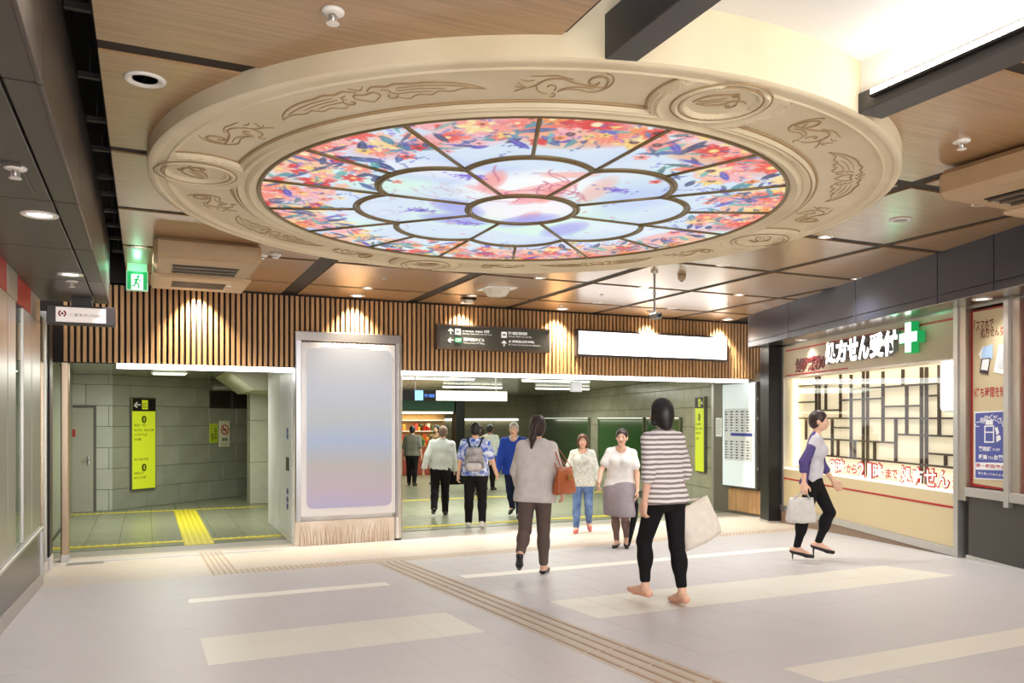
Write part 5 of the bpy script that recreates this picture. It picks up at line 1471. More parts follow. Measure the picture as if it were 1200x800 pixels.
# ================================================================ SIGNS
bs_ = thing('bank_sign', 'small white lightbox sign with a red round emblem in a dark frame at left', 'sign', (-0.57, 9.0, 2.70))
MB().bbox(-0.30, -0.07, 0, 0.30, 0.07, 0.185, 0.006).build('case', mat('sign_case', (58, 48, 46), 0.4), bs_)
MB().box(-0.22, -0.076, 0.022, 0.215, -0.07, 0.165).build('face', mat('bank_face', (240, 228, 220), 0.4, emit=0.42), bs_)
MB().box(-0.09, -0.05, 0.185, 0.09, 0.05, 0.29).build('bracket', M_BLACK, bs_)
for x in (-0.09, 0.09): MB().lathe([(0.008, 0), (0.008, 0.01)], 8, (x, -0.052, 0.23)).build('bolt', M_STEEL, bs_)
mb = MB()
def disc(mb, cx, cz, r, y, n=20, r_in=None, a0=0, a1=6.2832):
    if r_in is None:
        mb.add([(cx, y, cz)] + [(cx + r * math.cos(6.2832 * k / n), y, cz + r * math.sin(6.2832 * k / n)) for k in range(n)], [(0, 1 + (k + 1) % n, 1 + k) for k in range(n)])
    else:
        v = []
        for k in range(n + 1):
            a = a0 + (a1 - a0) * k / n; v += [(cx + r * math.cos(a), y, cz + r * math.sin(a)), (cx + r_in * math.cos(a), y, cz + r_in * math.sin(a))]
        mb.add(v, [(2 * k, 2 * k + 1, 2 * k + 3, 2 * k + 2) for k in range(n)])
disc(mb, -0.165, 0.102, 0.036, -0.0775, 12, 0.022, -1.15, 1.15); disc(mb, -0.165, 0.102, 0.036, -0.0775, 12, 0.022, 2.0, 4.28); disc(mb, -0.165, 0.102, 0.012, -0.0775)
mb.build('emblem', mat('emblem_red', (150, 30, 40), 0.5), bs_, fix=False)
text('lettering', '三菱東京UFJ銀行', mat('bank_grey', (120, 116, 124), 0.5), (-0.105, 0.20, 0.072, 0.108), bs_, y=-0.0775)
gs = thing('guide_sign', 'dark grey overhead guide sign with white arrows and Japanese station lettering', 'sign', (4.86, 11.36, 2.82))
MB().bbox(-0.94, -0.13, -0.01, 0.94, 0.0, 0.36, 0.006).build('case', mat('guide_case', (92, 80, 70), 0.4, 0.4), gs)
MB().box(-0.90, -0.135, 0.02, 0.90, -0.125, 0.33).build('face', mat('guide_face', (84, 84, 78), 0.3), gs)
mb = MB(); mb.box(-0.94, -0.145, -0.012, 0.94, -0.13, 0.018); mb.box(-0.94, -0.145, 0.335, 0.94, -0.13, 0.362); mb.build('rim', mat('guide_rim', (120, 104, 92), 0.3, 0.6), gs)
MG = mat('guide_white', (250, 250, 246), 0.4, emit=0.45)
def gt(s, x0, x1, z0, z1, bold=0.02, m=MG): text('lettering', s, m, (x0, x1, z0, z1), gs, y=-0.137, bold=bold)
gt('↑', -0.77, -0.68, 0.215, 0.305, .03); gt('←', -0.77, -0.68, 0.085, 0.165, .03); gt('↑', 0.10, 0.19, 0.065, 0.155, .03)
for x, z in ((-0.61, 0.255), (0.145, 0.24)):
    f = MB().box(x - 0.045, -0.139, z - 0.045, x + 0.045, -0.136, z + 0.045).build('badge', MG, gs)
    text('lettering', 'M', mat('guide_face', (84, 84, 78)), (x - 0.025, x + 0.025, z - 0.02, z + 0.02), f, y=-0.1405, bold=0.04)
f = MB().box(-0.66, -0.139, 0.09, -0.55, -0.136, 0.165).build('badge', mat('badge_green', (40, 150, 100), 0.4, emit=0.3), gs); text('lettering', 'C57', MG, (-0.65, -0.56, 0.105, 0.15), f, y=-0.141, bold=0.02)
gt('地下鉄谷町線・御堂筋線', -0.54, -0.21, 0.255, 0.30); gt('JR線', -0.19, -0.10, 0.25, 0.30); gt('Subway Tanimachi Line, JR Line', -0.54, -0.06, 0.215, 0.242, .0)
gt('西梅田DTビル', -0.52, -0.18, 0.12, 0.17); gt('Nishiumeda DT Bldg.', -0.52, -0.18, 0.075, 0.105, .0)
gt('四つ橋線 西梅田駅', 0.22, 0.54, 0.245, 0.295); gt('Subway Nishi-Umeda Sta.', 0.22, 0.62, 0.205, 0.232, .0); gt('JR 東西線(北新地駅)', 0.22, 0.66, 0.12, 0.165); gt('JR Tozai Line (Kitashinchi Station)', 0.22, 0.76, 0.08, 0.105, .0)
ls = thing('white_lit_sign', 'long blank glowing white sign in a dark frame on the slatted wall', 'sign', (7.82, 11.36, 2.80))
MB().bbox(-1.52, -0.09, -0.02, 1.53, 0.0, 0.42, 0.006).build('frame', mat('sign_case', (58, 48, 46)), ls)
MB().box(-1.48, -0.096, 0.015, 1.49, -0.088, 0.385).build('face', mat('white_lit', (255, 255, 255), 0.4, emit=2.4), ls)
br = thing('spot_fixture', 'small dark ceiling spot fixture above the dark guide sign', 'fixture', at_z(549, 349, 3.5))
MB().bbox(-0.11, -0.05, -0.03, 0.11, 0.05, 0, 0.008).build('base', M_JOINT, br); MB().lathe([(0.06, -0.03), (0.075, -0.08), (0.001, -0.08)], 16).build('head', M_TRIM, br)

# ================================================================ PEOPLE (signed distance fields turned into one continuous surface each)
class Field:
    def __init__(self):
        self.p = []

    def cap(self, a, b, ra, rb, k=0.02, op=1, sy=1.0):
        """tapered capsule; sy<1 flattens front to back"""
        self.p.append(('c', np.array(a, float), np.array(b, float), ra, rb, k, op, sy)); return self

    def ell(self, c, r, k=0.02, op=1, M=None):
        self.p.append(('e', np.array(c, float), np.array(r, float), M, 0, k, op, 1)); return self

    def half(self, pt, n):                       # keep the side where (x-pt).n <= 0
        self.p.append(('h', np.array(pt, float), np.array(n, float) / np.linalg.norm(n), 0, 0, 0, 0, 1)); return self

    def bounds(self):
        lo = np.full(3, 9.0); hi = np.full(3, -9.0)
        for q in self.p:
            if q[6] != 1: continue
            if q[0] == 'c':
                r = max(q[3], q[4]); lo = np.minimum(lo, np.minimum(q[1], q[2]) - r); hi = np.maximum(hi, np.maximum(q[1], q[2]) + r)
            elif q[0] == 'e':
                r = max(q[2]); lo = np.minimum(lo, q[1] - r); hi = np.maximum(hi, q[1] + r)
        return lo, hi

    def mesh(self, name, m, h, parent=None, smooth=True):
        lo, hi = self.bounds(); lo = lo - 2.5 * h; n = np.ceil((hi + 2.5 * h - lo) / h).astype(int) + 1
        ax = [lo[i] + h * np.arange(n[i]) for i in range(3)]
        D = np.full(n, 1.0, np.float32)
        for t, a, b, ra, rb, k, op, sy in self.p:
            if t == 'h':
                D = np.maximum(D, ((ax[0][:, None, None] - a[0]) * b[0] + (ax[1][None, :, None] - a[1]) * b[1] + (ax[2][None, None, :] - a[2]) * b[2]).astype(np.float32)); continue
            if t == 'c':
                r = max(ra, rb) + k + 2 * h; l0 = np.minimum(a, b) - r; h0 = np.maximum(a, b) + r
            else:
                r = max(b) + k + 2 * h; l0 = a - r; h0 = a + r
            i0 = np.maximum(0, np.floor((l0 - lo) / h).astype(int)); i1 = np.minimum(n, np.ceil((h0 - lo) / h).astype(int) + 1)
            if (i1 <= i0).any(): continue
            sl = tuple(slice(i0[j], i1[j]) for j in range(3))
            X = ax[0][sl[0]][:, None, None]; Y = ax[1][sl[1]][None, :, None]; Z = ax[2][sl[2]][None, None, :]
            if t == 'c':
                d = b - a; iy = 1.0 / sy
                bax, bay, baz = d[0], d[1] * iy, d[2]; bb = bax * bax + bay * bay + baz * baz + 1e-12
                px, py, pz = X - a[0], (Y - a[1]) * iy, Z - a[2]
                tt = np.clip((px * bax + py * bay + pz * baz) / bb, 0, 1)
                dd = (np.sqrt((px - bax * tt) ** 2 + (py - bay * tt) ** 2 + (pz - baz * tt) ** 2) - (ra + (rb - ra) * tt))
                if sy < 1: dd = dd * (0.5 + 0.5 * sy)
            else:
                px, py, pz = X - a[0], Y - a[1], Z - a[2]
                if ra is not None and hasattr(ra, 'shape'):
                    M = ra; px, py, pz = M[0, 0] * px + M[1, 0] * py + M[2, 0] * pz, M[0, 1] * px + M[1, 1] * py + M[2, 1] * pz, M[0, 2] * px + M[1, 2] * py + M[2, 2] * pz
                k0 = np.sqrt((px / b[0]) ** 2 + (py / b[1]) ** 2 + (pz / b[2]) ** 2); k1 = np.sqrt((px / b[0] ** 2) ** 2 + (py / b[1] ** 2) ** 2 + (pz / b[2] ** 2) ** 2) + 1e-9
                dd = k0 * (k0 - 1) / k1
            dd = dd.astype(np.float32); A = D[sl]
            if op == 1:
                w = np.clip(0.5 + 0.5 * (A - dd) / max(k, 1e-5), 0, 1); D[sl] = A * (1 - w) + dd * w - k * w * (1 - w)
            else:
                D[sl] = np.maximum(A, -dd)
        # surface nets
        S = D < 0
        c = np.zeros(np.array(D.shape) - 1, bool); cnt = np.zeros(c.shape, np.int8)
        for i in (0, 1):
            for j in (0, 1):
                for l in (0, 1):
                    cnt += S[i:S.shape[0] - 1 + i, j:S.shape[1] - 1 + j, l:S.shape[2] - 1 + l]
        act = (cnt > 0) & (cnt < 8); idx = np.argwhere(act)
        if len(idx) == 0: return None
        vid = np.full(act.shape, -1, np.int32); vid[act] = np.arange(len(idx))
        acc = np.zeros((len(idx), 3)); num = np.zeros(len(idx))
        cor = [(i, j, l) for i in (0, 1) for j in (0, 1) for l in (0, 1)]
        val = {q: D[idx[:, 0] + q[0], idx[:, 1] + q[1], idx[:, 2] + q[2]].astype(float) for q in cor}
        for q in cor:
            for axs in range(3):
                if q[axs] == 0:
                    q2 = list(q); q2[axs] = 1; q2 = tuple(q2); va, vb = val[q], val[q2]; cr = (va < 0) != (vb < 0)
                    t = np.where(cr, va / np.where(va - vb == 0, 1, va - vb), 0); pt = np.tile(np.array(q, float), (len(idx), 1)); pt[:, axs] = t
                    acc[cr] += pt[cr]; num[cr] += 1
        V = (idx + acc / num[:, None]) * h + lo
        F = []
        for axs in range(3):
            o = [i for i in range(3) if i != axs]
            s0 = [slice(None)] * 3; s1 = [slice(None)] * 3; s0[axs] = slice(0, -1); s1[axs] = slice(1, None)
            ch = S[tuple(s0)] != S[tuple(s1)]; e = np.argwhere(ch)
            ok = (e[:, o[0]] > 0) & (e[:, o[1]] > 0) & (e[:, o[0]] < D.shape[o[0]] - 1) & (e[:, o[1]] < D.shape[o[1]] - 1); e = e[ok]
            q = []
            for da, db in ((-1, -1), (0, -1), (0, 0), (-1, 0)):
                w = e.copy(); w[:, o[0]] += da; w[:, o[1]] += db; q.append(vid[w[:, 0], w[:, 1], w[:, 2]])
            f = np.stack(q, 1); inside = S[e[:, 0], e[:, 1], e[:, 2]]; flipm = inside if axs != 1 else ~inside
            f[~flipm] = f[~flipm][:, ::-1]; F.append(f[(f >= 0).all(1)])
        F = np.concatenate(F)
        me = bpy.data.meshes.new(name); me.from_pydata(V.tolist(), [], F.tolist()); me.materials.append(m)
        me.polygons.foreach_set('use_smooth', [smooth] * len(me.polygons)); me.update()
        return link(name, me, parent) if parent is not False else me


def rx(a): c, s = math.cos(a), math.sin(a); return np.array([[1, 0, 0], [0, c, -s], [0, s, c]])
def ry(a): c, s = math.cos(a), math.sin(a); return np.array([[c, 0, s], [0, 1, 0], [-s, 0, c]])
def rz_(a): c, s = math.cos(a), math.sin(a); return np.array([[c, -s, 0], [s, c, 0], [0, 0, 1]])
D2 = math.radians


class Body:
    """joints of a walking figure that faces -Y; left is +X. Angles in degrees, forward flexion positive."""

    def __init__(s, H, female, legs, arms, lean=(4, 0), twist=0, head=(0, 0, 0), heel=0.0, fat=1.0):
        s.H = H; s.fem = female; s.fat = fat; s.heel = heel
        s.TR = rz_(D2(twist)) @ ry(D2(lean[1])) @ rx(D2(lean[0]))
        pel = np.array([0, 0, 0.0]); T = lambda x, y, z: pel + s.TR @ (np.array([x, y, z]) * H)
        s.T = T; hipw = 0.052; shw = 0.093 if female else 0.105
        s.J = {}
        for sd, nm in ((1, 'L'), (-1, 'R')):
            hf, ha, kf, ff = legs[nm]
            hip = pel + np.array([sd * hipw, 0, -0.01]) * H
            dirt = np.array([sd * math.sin(D2(ha)), -math.sin(D2(hf)), -math.cos(D2(hf))]); dirt /= np.linalg.norm(dirt)
            knee = hip + dirt * 0.245 * H
            a2 = hf - kf; dirs = np.array([sd * math.sin(D2(ha)) * 0.6, -math.sin(D2(a2)), -math.cos(D2(a2))]); dirs /= np.linalg.norm(dirs)
            ank = knee + dirs * 0.232 * H
            fp = D2(ff); fo = np.array([sd * 0.12, -math.cos(fp), math.sin(fp)]); fo /= np.linalg.norm(fo); up = np.array([0, math.sin(fp), math.cos(fp)])
            heelp = ank - fo * 0.022 * H - up * 0.026 * H; ball = ank + fo * 0.072 * H - up * 0.030 * H; toe = ank + fo * 0.108 * H - up * 0.031 * H
            s.J[nm] = dict(hip=hip, knee=knee, ank=ank, heel=heelp, ball=ball, toe=toe, up=up, fo=fo)
            sf, sa, ef, ea = arms[nm]
            sh = T(sd * shw, 0.0, 0.274)
            du = np.array([sd * math.sin(D2(sa)), -math.sin(D2(sf)) * math.cos(D2(sa)), -math.cos(D2(sf)) * math.cos(D2(sa))]); du = s.TR @ du
            el = sh + du * 0.172 * H
            a3 = sf + ef; df = np.array([sd * math.sin(D2(ea)), -math.sin(D2(a3)) * math.cos(D2(ea)), -math.cos(D2(a3)) * math.cos(D2(ea))]); df = s.TR @ df
            wr = el + df * 0.148 * H
            s.J[nm].update(sh=sh, el=el, wr=wr, df=df)
        s.low = min(min(s.J[n]['heel'][2], s.J[n]['ball'][2], s.J[n]['toe'][2]) for n in 'LR') - 0.012 * H
        off = np.array([0, 0, -s.low + heel * 0.5])
        for n in 'LR':
            for k in ('hip', 'knee', 'ank', 'heel', 'ball', 'toe', 'sh', 'el', 'wr'): s.J[n][k] = s.J[n][k] + off
        s.off = off; s.pel = pel + off
        s.T = lambda x, y, z: off + s.TR @ (np.array([x, y, z]) * H)
        s.HR = s.TR @ rz_(D2(head[0])) @ ry(D2(head[2])) @ rx(D2(head[1] - lean[0] * 0.8))
        s.neck = s.T(0, 0.006, 0.305); s.hc = s.T(0, -0.004, 0.335) + s.HR @ np.array([0, -0.008, 0.068]) * H
        s.h = lambda x, y, z: s.hc + s.HR @ (np.array([x, y, z]) * H)

    def torso(s, F, e=0.0, loose=0.0, top=True, k=0.05):
        H, f = s.H, s.fat; fem = s.fem
        w = 0.078 if fem else 0.082
        F.cap(s.T(-0.035, 0, 0.0), s.T(0.035, 0, 0.0), (w - 0.004) * H * f + e, (w - 0.004) * H * f + e, k, 1, 0.74)
        F.cap(s.T(-0.028, 0, 0.09), s.T(0.028, 0, 0.09), (0.066 if fem else 0.074) * H * f + e + loose, (0.066 if fem else 0.074) * H * f + e + loose, k, 1, 0.74)
        F.cap(s.T(-0.042, 0, 0.20), s.T(0.042, 0, 0.20), 0.074 * H * f + e + loose * 0.6, 0.074 * H * f + e + loose * 0.6, k, 1, 0.72)
        if top:
            F.cap(s.T(-0.064, 0.004, 0.262), s.T(0.064, 0.004, 0.262), 0.040 * H + e, 0.040 * H + e, k, 1, 0.85)
            F.cap(s.T(-0.03, 0.006, 0.295), s.T(0.03, 0.006, 0.295), 0.030 * H + e * 0.6, 0.030 * H + e * 0.6, k, 1, 0.9)
        if fem:
            for sd in (-1, 1): F.ell(s.T(sd * 0.042, -0.045, 0.205), np.array([0.036, 0.030, 0.036]) * H + e * 0.8, 0.03)
        else:
            F.ell(s.T(0, -0.012, 0.06), np.array([0.07, 0.06, 0.08]) * H * f + e, 0.04)
        for sd in (-1, 1): F.ell(s.T(sd * 0.038, 0.034, -0.03), np.array([0.046, 0.042, 0.05]) * H * f + e, 0.04)

    def legs(s, F, e=0.0, frac=1.0, k=0.025, flare=0.0):
        H = s.H
        for n in 'LR':
            j = s.J[n]; fm = 1.0 if s.fem else 1.02
            F.cap(j['hip'], j['knee'], 0.053 * H * fm + e, 0.034 * H + e * 1.1, k)
            if frac > 0:
                a = j['knee']; b = j['knee'] + (j['ank'] - j['knee']) * min(1, frac)
                mid = a + (j['ank'] - a) * 0.33 + np.array([0, 0.008, 0]) * H
                F.cap(a, b, 0.033 * H + e, (0.033 - 0.0135 * min(1, frac)) * H + e + flare, 0.02)
                if frac > 0.4: F.ell(mid, np.array([0.034, 0.036, 0.06]) * H + e * 0.9, 0.03)

    def feet(s, F, e=0.0, only=None):
        H = s.H
        for n in 'LR':
            if only and n not in only: continue
            j = s.J[n]
            F.cap(j['ank'] - j['up'] * 0.004 * H, j['heel'] + j['up'] * 0.012 * H, 0.020 * H + e * .4, 0.018 * H + e, 0.015); F.cap(j['heel'] + j['up'] * 0.004 * H, j['ball'] + j['up'] * 0.004 * H, 0.0165 * H + e, 0.019 * H + e, 0.02)
            F.cap(j['ank'] + j['fo'] * 0.01 * H, j['ball'] + j['up'] * 0.006 * H, 0.019 * H + e * .5, 0.0155 * H + e, 0.015); F.cap(j['ball'] + j['up'] * 0.002 * H, j['toe'], 0.0185 * H + e, 0.012 * H + e, 0.015)

    def arms(s, F, e=0.0, up=1.0, fore=1.0, k=0.018, flare=0.0):
        H = s.H
        for n in 'LR':
            j = s.J[n]; q = 0.9 if s.fem else 1.0
            b = j['sh'] + (j['el'] - j['sh']) * min(1, up)
            F.ell(j['sh'], np.array([0.031, 0.031, 0.031]) * H * q + e, 0.02)
            F.cap(j['sh'], b, 0.029 * H * q + e, (0.029 - 0.005 * min(1, up)) * H * q + e + flare, 0.018)
            if fore > 0 and up >= 1:
                c = j['el'] + (j['wr'] - j['el']) * fore
                F.cap(j['el'], c, 0.0245 * H * q + e, (0.0245 - 0.0085 * fore) * H * q + e + flare, 0.015)

    def hands(s, F, curl=(25, 40)):
        H = s.H
        for n, sd in (('L', 1), ('R', -1)):
            j = s.J[n]; d = j['df'] / np.linalg.norm(j['df']); inw = np.array([-sd, 0, 0.0]); inw = inw - d * inw.dot(d); inw /= np.linalg.norm(inw)
            w = np.cross(d, inw); w /= np.linalg.norm(w)
            if (s.TR.T @ w)[1] > 0: w = -w          # thumb side points forward
            p0 = j['wr']; p1 = p0 + d * 0.046 * H
            for o in (-0.016, -0.005, 0.006, 0.017): F.cap(p0 + d * 0.006 * H + w * o * 0.7 * H, p1 + w * o * H, 0.0115 * H, 0.0085 * H, 0.012)
            for i, o in enumerate((0.0195, 0.0067, -0.0062, -0.0187)):
                L = (0.040, 0.045, 0.042, 0.033)[i] * H; a = p1 + w * o * H
                c1, c2 = D2(curl[0] + 4 * i), D2(curl[0] + curl[1] + 5 * i)
                b = a + (d * math.cos(c1) + inw * math.sin(c1)) * L * 0.52; c = b + (d * math.cos(c2) + inw * math.sin(c2)) * L * 0.48
                F.cap(a, b, 0.0062 * H, 0.0056 * H, 0.004); F.cap(b, c, 0.0056 * H, 0.0046 * H, 0.003)
            a = p0 + d * 0.012 * H + w * 0.016 * H; b = a + (w * 0.75 + d * 0.6 + inw * 0.3) * 0.026 * H; c = b + (w * 0.2 + d * 0.9 + inw * 0.35) * 0.024 * H
            F.cap(a, b, 0.0095 * H, 0.0072 * H, 0.006); F.cap(b, c, 0.0070 * H, 0.0054 * H, 0.004)

    def head(s, F):
        H = s.H
        F.cap(s.neck - s.TR @ np.array([0, 0, 0.02]) * H, s.h(0, 0.012, -0.03), 0.034 * H if not s.fem else 0.029 * H, 0.030 * H if not s.fem else 0.026 * H, 0.02)
        F.ell(s.h(0, 0.008, 0.014), np.array([0.044, 0.056, 0.052]) * H, 0.01, 1, s.HR); F.ell(s.h(0, -0.012, -0.022), np.array([0.036, 0.040, 0.044]) * H, 0.02, 1, s.HR)
        F.ell(s.h(0, -0.028, -0.050), np.array([0.018, 0.016, 0.012]) * H, 0.015, 1, s.HR)
        F.cap(s.h(0, -0.046, 0.004), s.h(0, -0.059, -0.020), 0.0055 * H, 0.0085 * H, 0.008); F.ell(s.h(0, -0.047, -0.020), np.array([0.012, 0.008, 0.006]) * H, 0.006, 1, s.HR)
        for sd in (-1, 1):
            F.ell(s.h(sd * 0.0445, 0.008, -0.006), np.array([0.006, 0.012, 0.019]) * H, 0.005, 1, s.HR)
            F.ell(s.h(sd * 0.018, -0.056, 0.004), np.array([0.011, 0.010, 0.008]) * H, 0.004, -1, s.HR)
            F.ell(s.h(sd * 0.018, -0.046, 0.016), np.array([0.014, 0.008, 0.005]) * H, 0.006, 1, s.HR); F.ell(s.h(sd * 0.024, -0.038, -0.018), np.array([0.013, 0.012, 0.012]) * H, 0.012, 1, s.HR)

    def face(s, root, hair_m):
        H = s.H
        for sd in (-1, 1):
            e_ = Field(); e_.ell(s.h(sd * 0.018, -0.0440, 0.004), np.array([0.0095, 0.006, 0.006]) * H, 0, 1, s.HR); o = e_.mesh('eye', mat('eye_white', (236, 230, 226), 0.2), 0.0028, root)
            if o:
                i_ = Field(); i_.ell(s.h(sd * 0.018, -0.0488, 0.004), np.array([0.0046, 0.003, 0.005]) * H, 0, 1, s.HR); i_.mesh('iris', mat('eye_dark', (34, 24, 22), 0.2), 0.002, o)
            b_ = Field(); b_.cap(s.h(sd * 0.009, -0.0515, 0.020), s.h(sd * 0.028, -0.047, 0.021), 0.0026 * H, 0.0018 * H, 0); b_.mesh('eyebrow', hair_m, 0.0026, root)
        l_ = Field(); l_.cap(s.h(-0.013, -0.0475, -0.037), s.h(0.013, -0.0475, -0.037), 0.0035 * H, 0.0035 * H, 0.002); l_.cap(s.h(-0.007, -0.0495, -0.036), s.h(0.007, -0.0495, -0.036), 0.0042 * H, 0.0042 * H, 0.003)
        l_.mesh('lips', mat('lips', (190, 100, 92), 0.45), 0.0028, root)

    def hair(s, root, m, style, h):
        H = s.H; F = Field()
        F.ell(s.h(0, 0.012, 0.020), np.array([0.051, 0.062, 0.057]) * H, 0.01, 1, s.HR)
        if style in ('bob', 'long', 'pony', 'bun'):
            F.ell(s.h(0, 0.024, -0.010), np.array([0.053, 0.050, 0.058]) * H, 0.02, 1, s.HR)
        if style == 'bob':
            for sd in (-1, 1): F.cap(s.h(sd * 0.042, 0.004, 0.01), s.h(sd * 0.044, 0.0, -0.050), 0.017 * H, 0.015 * H, 0.02)
            F.cap(s.h(0, 0.03, 0.0), s.h(0, 0.034, -0.055), 0.04 * H, 0.036 * H, 0.03)
        if style == 'long':
            F.cap(s.h(-0.018, 0.034, 0.0), s.h(-0.02, 0.05, -0.085), 0.036 * H, 0.026 * H, 0.03); F.cap(s.h(0.018, 0.034, 0.0), s.h(0.02, 0.05, -0.085), 0.036 * H, 0.026 * H, 0.03)
            for sd in (-1, 1): F.cap(s.h(sd * 0.043, 0.006, 0.01), s.h(sd * 0.044, 0.014, -0.065), 0.017 * H, 0.015 * H, 0.02)
        if style == 'pony':
            F.ell(s.h(0, 0.070, 0.0), np.array([0.018, 0.020, 0.020]) * H, 0.02); F.cap(s.h(0, 0.076, -0.005), s.h(0.012, 0.088, -0.08), 0.017 * H, 0.022 * H, 0.02); F.cap(s.h(0.012, 0.088, -0.08), s.h(0.02, 0.075, -0.14), 0.022 * H, 0.007 * H, 0.02)
        if style == 'short':
            F.ell(s.h(0, 0.030, -0.010), np.array([0.047, 0.042, 0.044]) * H, 0.02, 1, s.HR)
        # clear the face and the ears
        F.ell(s.h(0, -0.056, -0.020), np.array([0.040 if style != 'short' else 0.05, 0.046, 0.056]) * H, 0, -1, s.HR)
        if style == 'short':
            for sd in (-1, 1): F.ell(s.h(sd * 0.052, 0.002, -0.022), np.array([0.016, 0.03, 0.034]) * H, 0, -1, s.HR)
        F.mesh('hair', m, h, root)


def fabric(name, rgb, rgb2=None, **k):
    return mat(name, rgb, 0.85, noise=0.10 if not rgb2 else 0, rgb2=rgb2, scale=k.pop('scale', 14), bump=k.pop('bump', 0.25), spec=0.2, **k)


def person(label, px, py, phi, H, female, plant, legs, arms, h, hair_m, hair_style, top=None, bottom=None, shoes=None, face=True, lean=(4, 0), twist=0, head=(0, 0, 0), skin=M_SKIN, heel=0.0, fat=1.0, foot_skin=True):
    B = Body(H, female, legs, arms, lean, twist, head, heel, fat)
    tgt = on_floor(px, py); rz = -TH - D2(phi)
    fp = (B.J[plant]['heel'] + B.J[plant]['ball']) / 2
    c, s_ = math.cos(rz), math.sin(rz)
    loc = Vector((tgt.x - (c * fp[0] - s_ * fp[1]), tgt.y - (s_ * fp[0] + c * fp[1]), floor_z(tgt.y)))
    root = thing('person', label, 'person', loc, rz)
    F = Field(); B.torso(F); B.legs(F); B.feet(F); B.arms(F); B.hands(F); B.head(F); F.mesh('body', skin, h, root)
    B.hair(root, hair_m, hair_style, min(h, 0.008))
    if face: B.face(root, hair_m)
    if top:
        m = top['mat']; F = Field(); B.torso(F, top.get('e', 0.014), top.get('loose', 0.012), True)
        hem = top.get('hem', -0.03)
        B.arms(F, top.get('e', 0.014) + 0.002, top.get('up', 0.55), top.get('fore', 0), flare=top.get('flare', 0.008))
        if hem < -0.02: F.cap(B.T(-0.035, 0, hem + 0.02), B.T(0.035, 0, hem + 0.02), 0.076 * H * fat + 0.010 + top.get('loose', 0.01), 0.076 * H * fat + 0.010 + top.get('loose', 0.01), 0.05, 1, 0.8)
        F.half(B.T(0, 0, hem), -(B.TR @ np.array([0, 0.0, 1.0])))
        F.ell(B.T(0, -0.022, 0.318), np.array([0.046, 0.05, 0.045]) * H * top.get('neck', 1.0), 0, -1, B.TR)
        o = F.mesh(top.get('name', 'shirt'), m, h, root)
        if top.get('collar'):
            F = Field(); F.cap(B.T(-0.02, 0.004, 0.318), B.T(0.02, 0.004, 0.318), 0.034 * H, 0.034 * H, 0.01, 1, 1.0); F.ell(B.T(0, -0.008, 0.335), np.array([0.043, 0.036, 0.03]) * H, 0, -1, B.TR); F.half(B.T(0, 0, 0.338), B.TR @ np.array([0, 0, 1.0])); F.mesh('collar', top['collar'], h, root)
    if bottom:
        F = Field(); m = bottom['mat']; e = bottom.get('e', 0.012)
        if bottom['kind'] == 'trousers':
            F.cap(B.T(-0.035, 0, 0.0), B.T(0.035, 0, 0.0), 0.076 * H * fat + e, 0.076 * H * fat + e, 0.04, 1, 0.76)
            for sd in (-1, 1): F.ell(B.T(sd * 0.038, 0.034, -0.03), np.array([0.046, 0.042, 0.05]) * H * fat + e, 0.04)
            B.legs(F, e, bottom.get('frac', 0.92), flare=bottom.get('flare', 0.006)); F.half(B.T(0, 0, 0.055), B.TR @ np.array([0, 0, 1.0]))
        else:
            a, b = B.J['L'], B.J['R']; F.cap(B.T(-0.03, 0, 0.01), B.T(0.03, 0, 0.01), 0.078 * H + e, 0.078 * H + e, 0.05, 1, 0.78)
            for t in np.linspace(0.1, bottom.get('len', 1.05), 9):
                pl = a['hip'] + (a['knee'] - a['hip']) * t; pr = b['hip'] + (b['knee'] - b['hip']) * t; r = (0.066 + 0.006 * t) * H + e
                F.cap(pl, pr, r, r, 0.06, 1, 0.95)
            zc = (a['hip'][2] + (a['knee'][2] - a['hip'][2]) * bottom.get('len', 1.05) + b['hip'][2] + (b['knee'][2] - b['hip'][2]) * bottom.get('len', 1.05)) / 2
            F.half((0, 0, zc), (0, 0, -1)); F.half(B.T(0, 0, 0.06), B.TR @ np.array([0, 0, 1.0]))
        F.mesh(bottom.get('name', bottom['kind']), m, h, root)
        if bottom.get('belt'):
            F = Field(); F.cap(B.T(-0.032, 0, 0.045), B.T(0.032, 0, 0.045), 0.076 * H * fat + 0.014, 0.076 * H * fat + 0.014, 0.02, 1, 0.76); F.half(B.T(0, 0, 0.058), B.TR @ np.array([0, 0, 1.0])); F.half(B.T(0, 0, 0.034), -(B.TR @ np.array([0, 0, 1.0]))); F.mesh('belt', M_BLACK, h, root)
    if shoes:
        for n in 'LR':
            F = Field(); B.feet(F, 0.006, n); j = B.J[n]
            cut = j['ank'] + j['up'] * shoes.get('cut', -0.006) * H; F.half(cut, j['up'] if shoes.get('cut', 0) > -0.012 else j['up'] + 0.25 * j['fo'] * 0)
            if shoes.get('open'): F.ell(j['ank'] + j['fo'] * 0.026 * H + j['up'] * 0.004 * H, np.array([0.02, 0.036, 0.026]) * H, 0, -1)
            if shoes.get('heel'): F.cap(j['heel'], j['heel'] - np.array([0, 0, max(0.0, j['heel'][2] - 0.004)]), 0.012, 0.006, 0.005)
            o = F.mesh('shoe', shoes['mat'], min(h, 0.006), root)
            if shoes.get('sole') and o:
                F = Field(); d = -j['up'] * 0.013 * H; F.cap(j['heel'] + d, j['ball'] + d, 0.019 * H, 0.021 * H, 0.01); F.cap(j['ball'] + d, j['toe'] + d, 0.020 * H, 0.014 * H, 0.01); F.half(j['heel'] + d * 0.2, j['up']); F.mesh('sole', shoes['sole'], min(h, 0.006), o)
    W = Matrix.Translation(loc) @ Matrix.Rotation(rz, 4, 'Z')
    return root, B, (lambda p: W @ Vector(tuple(p))), rz


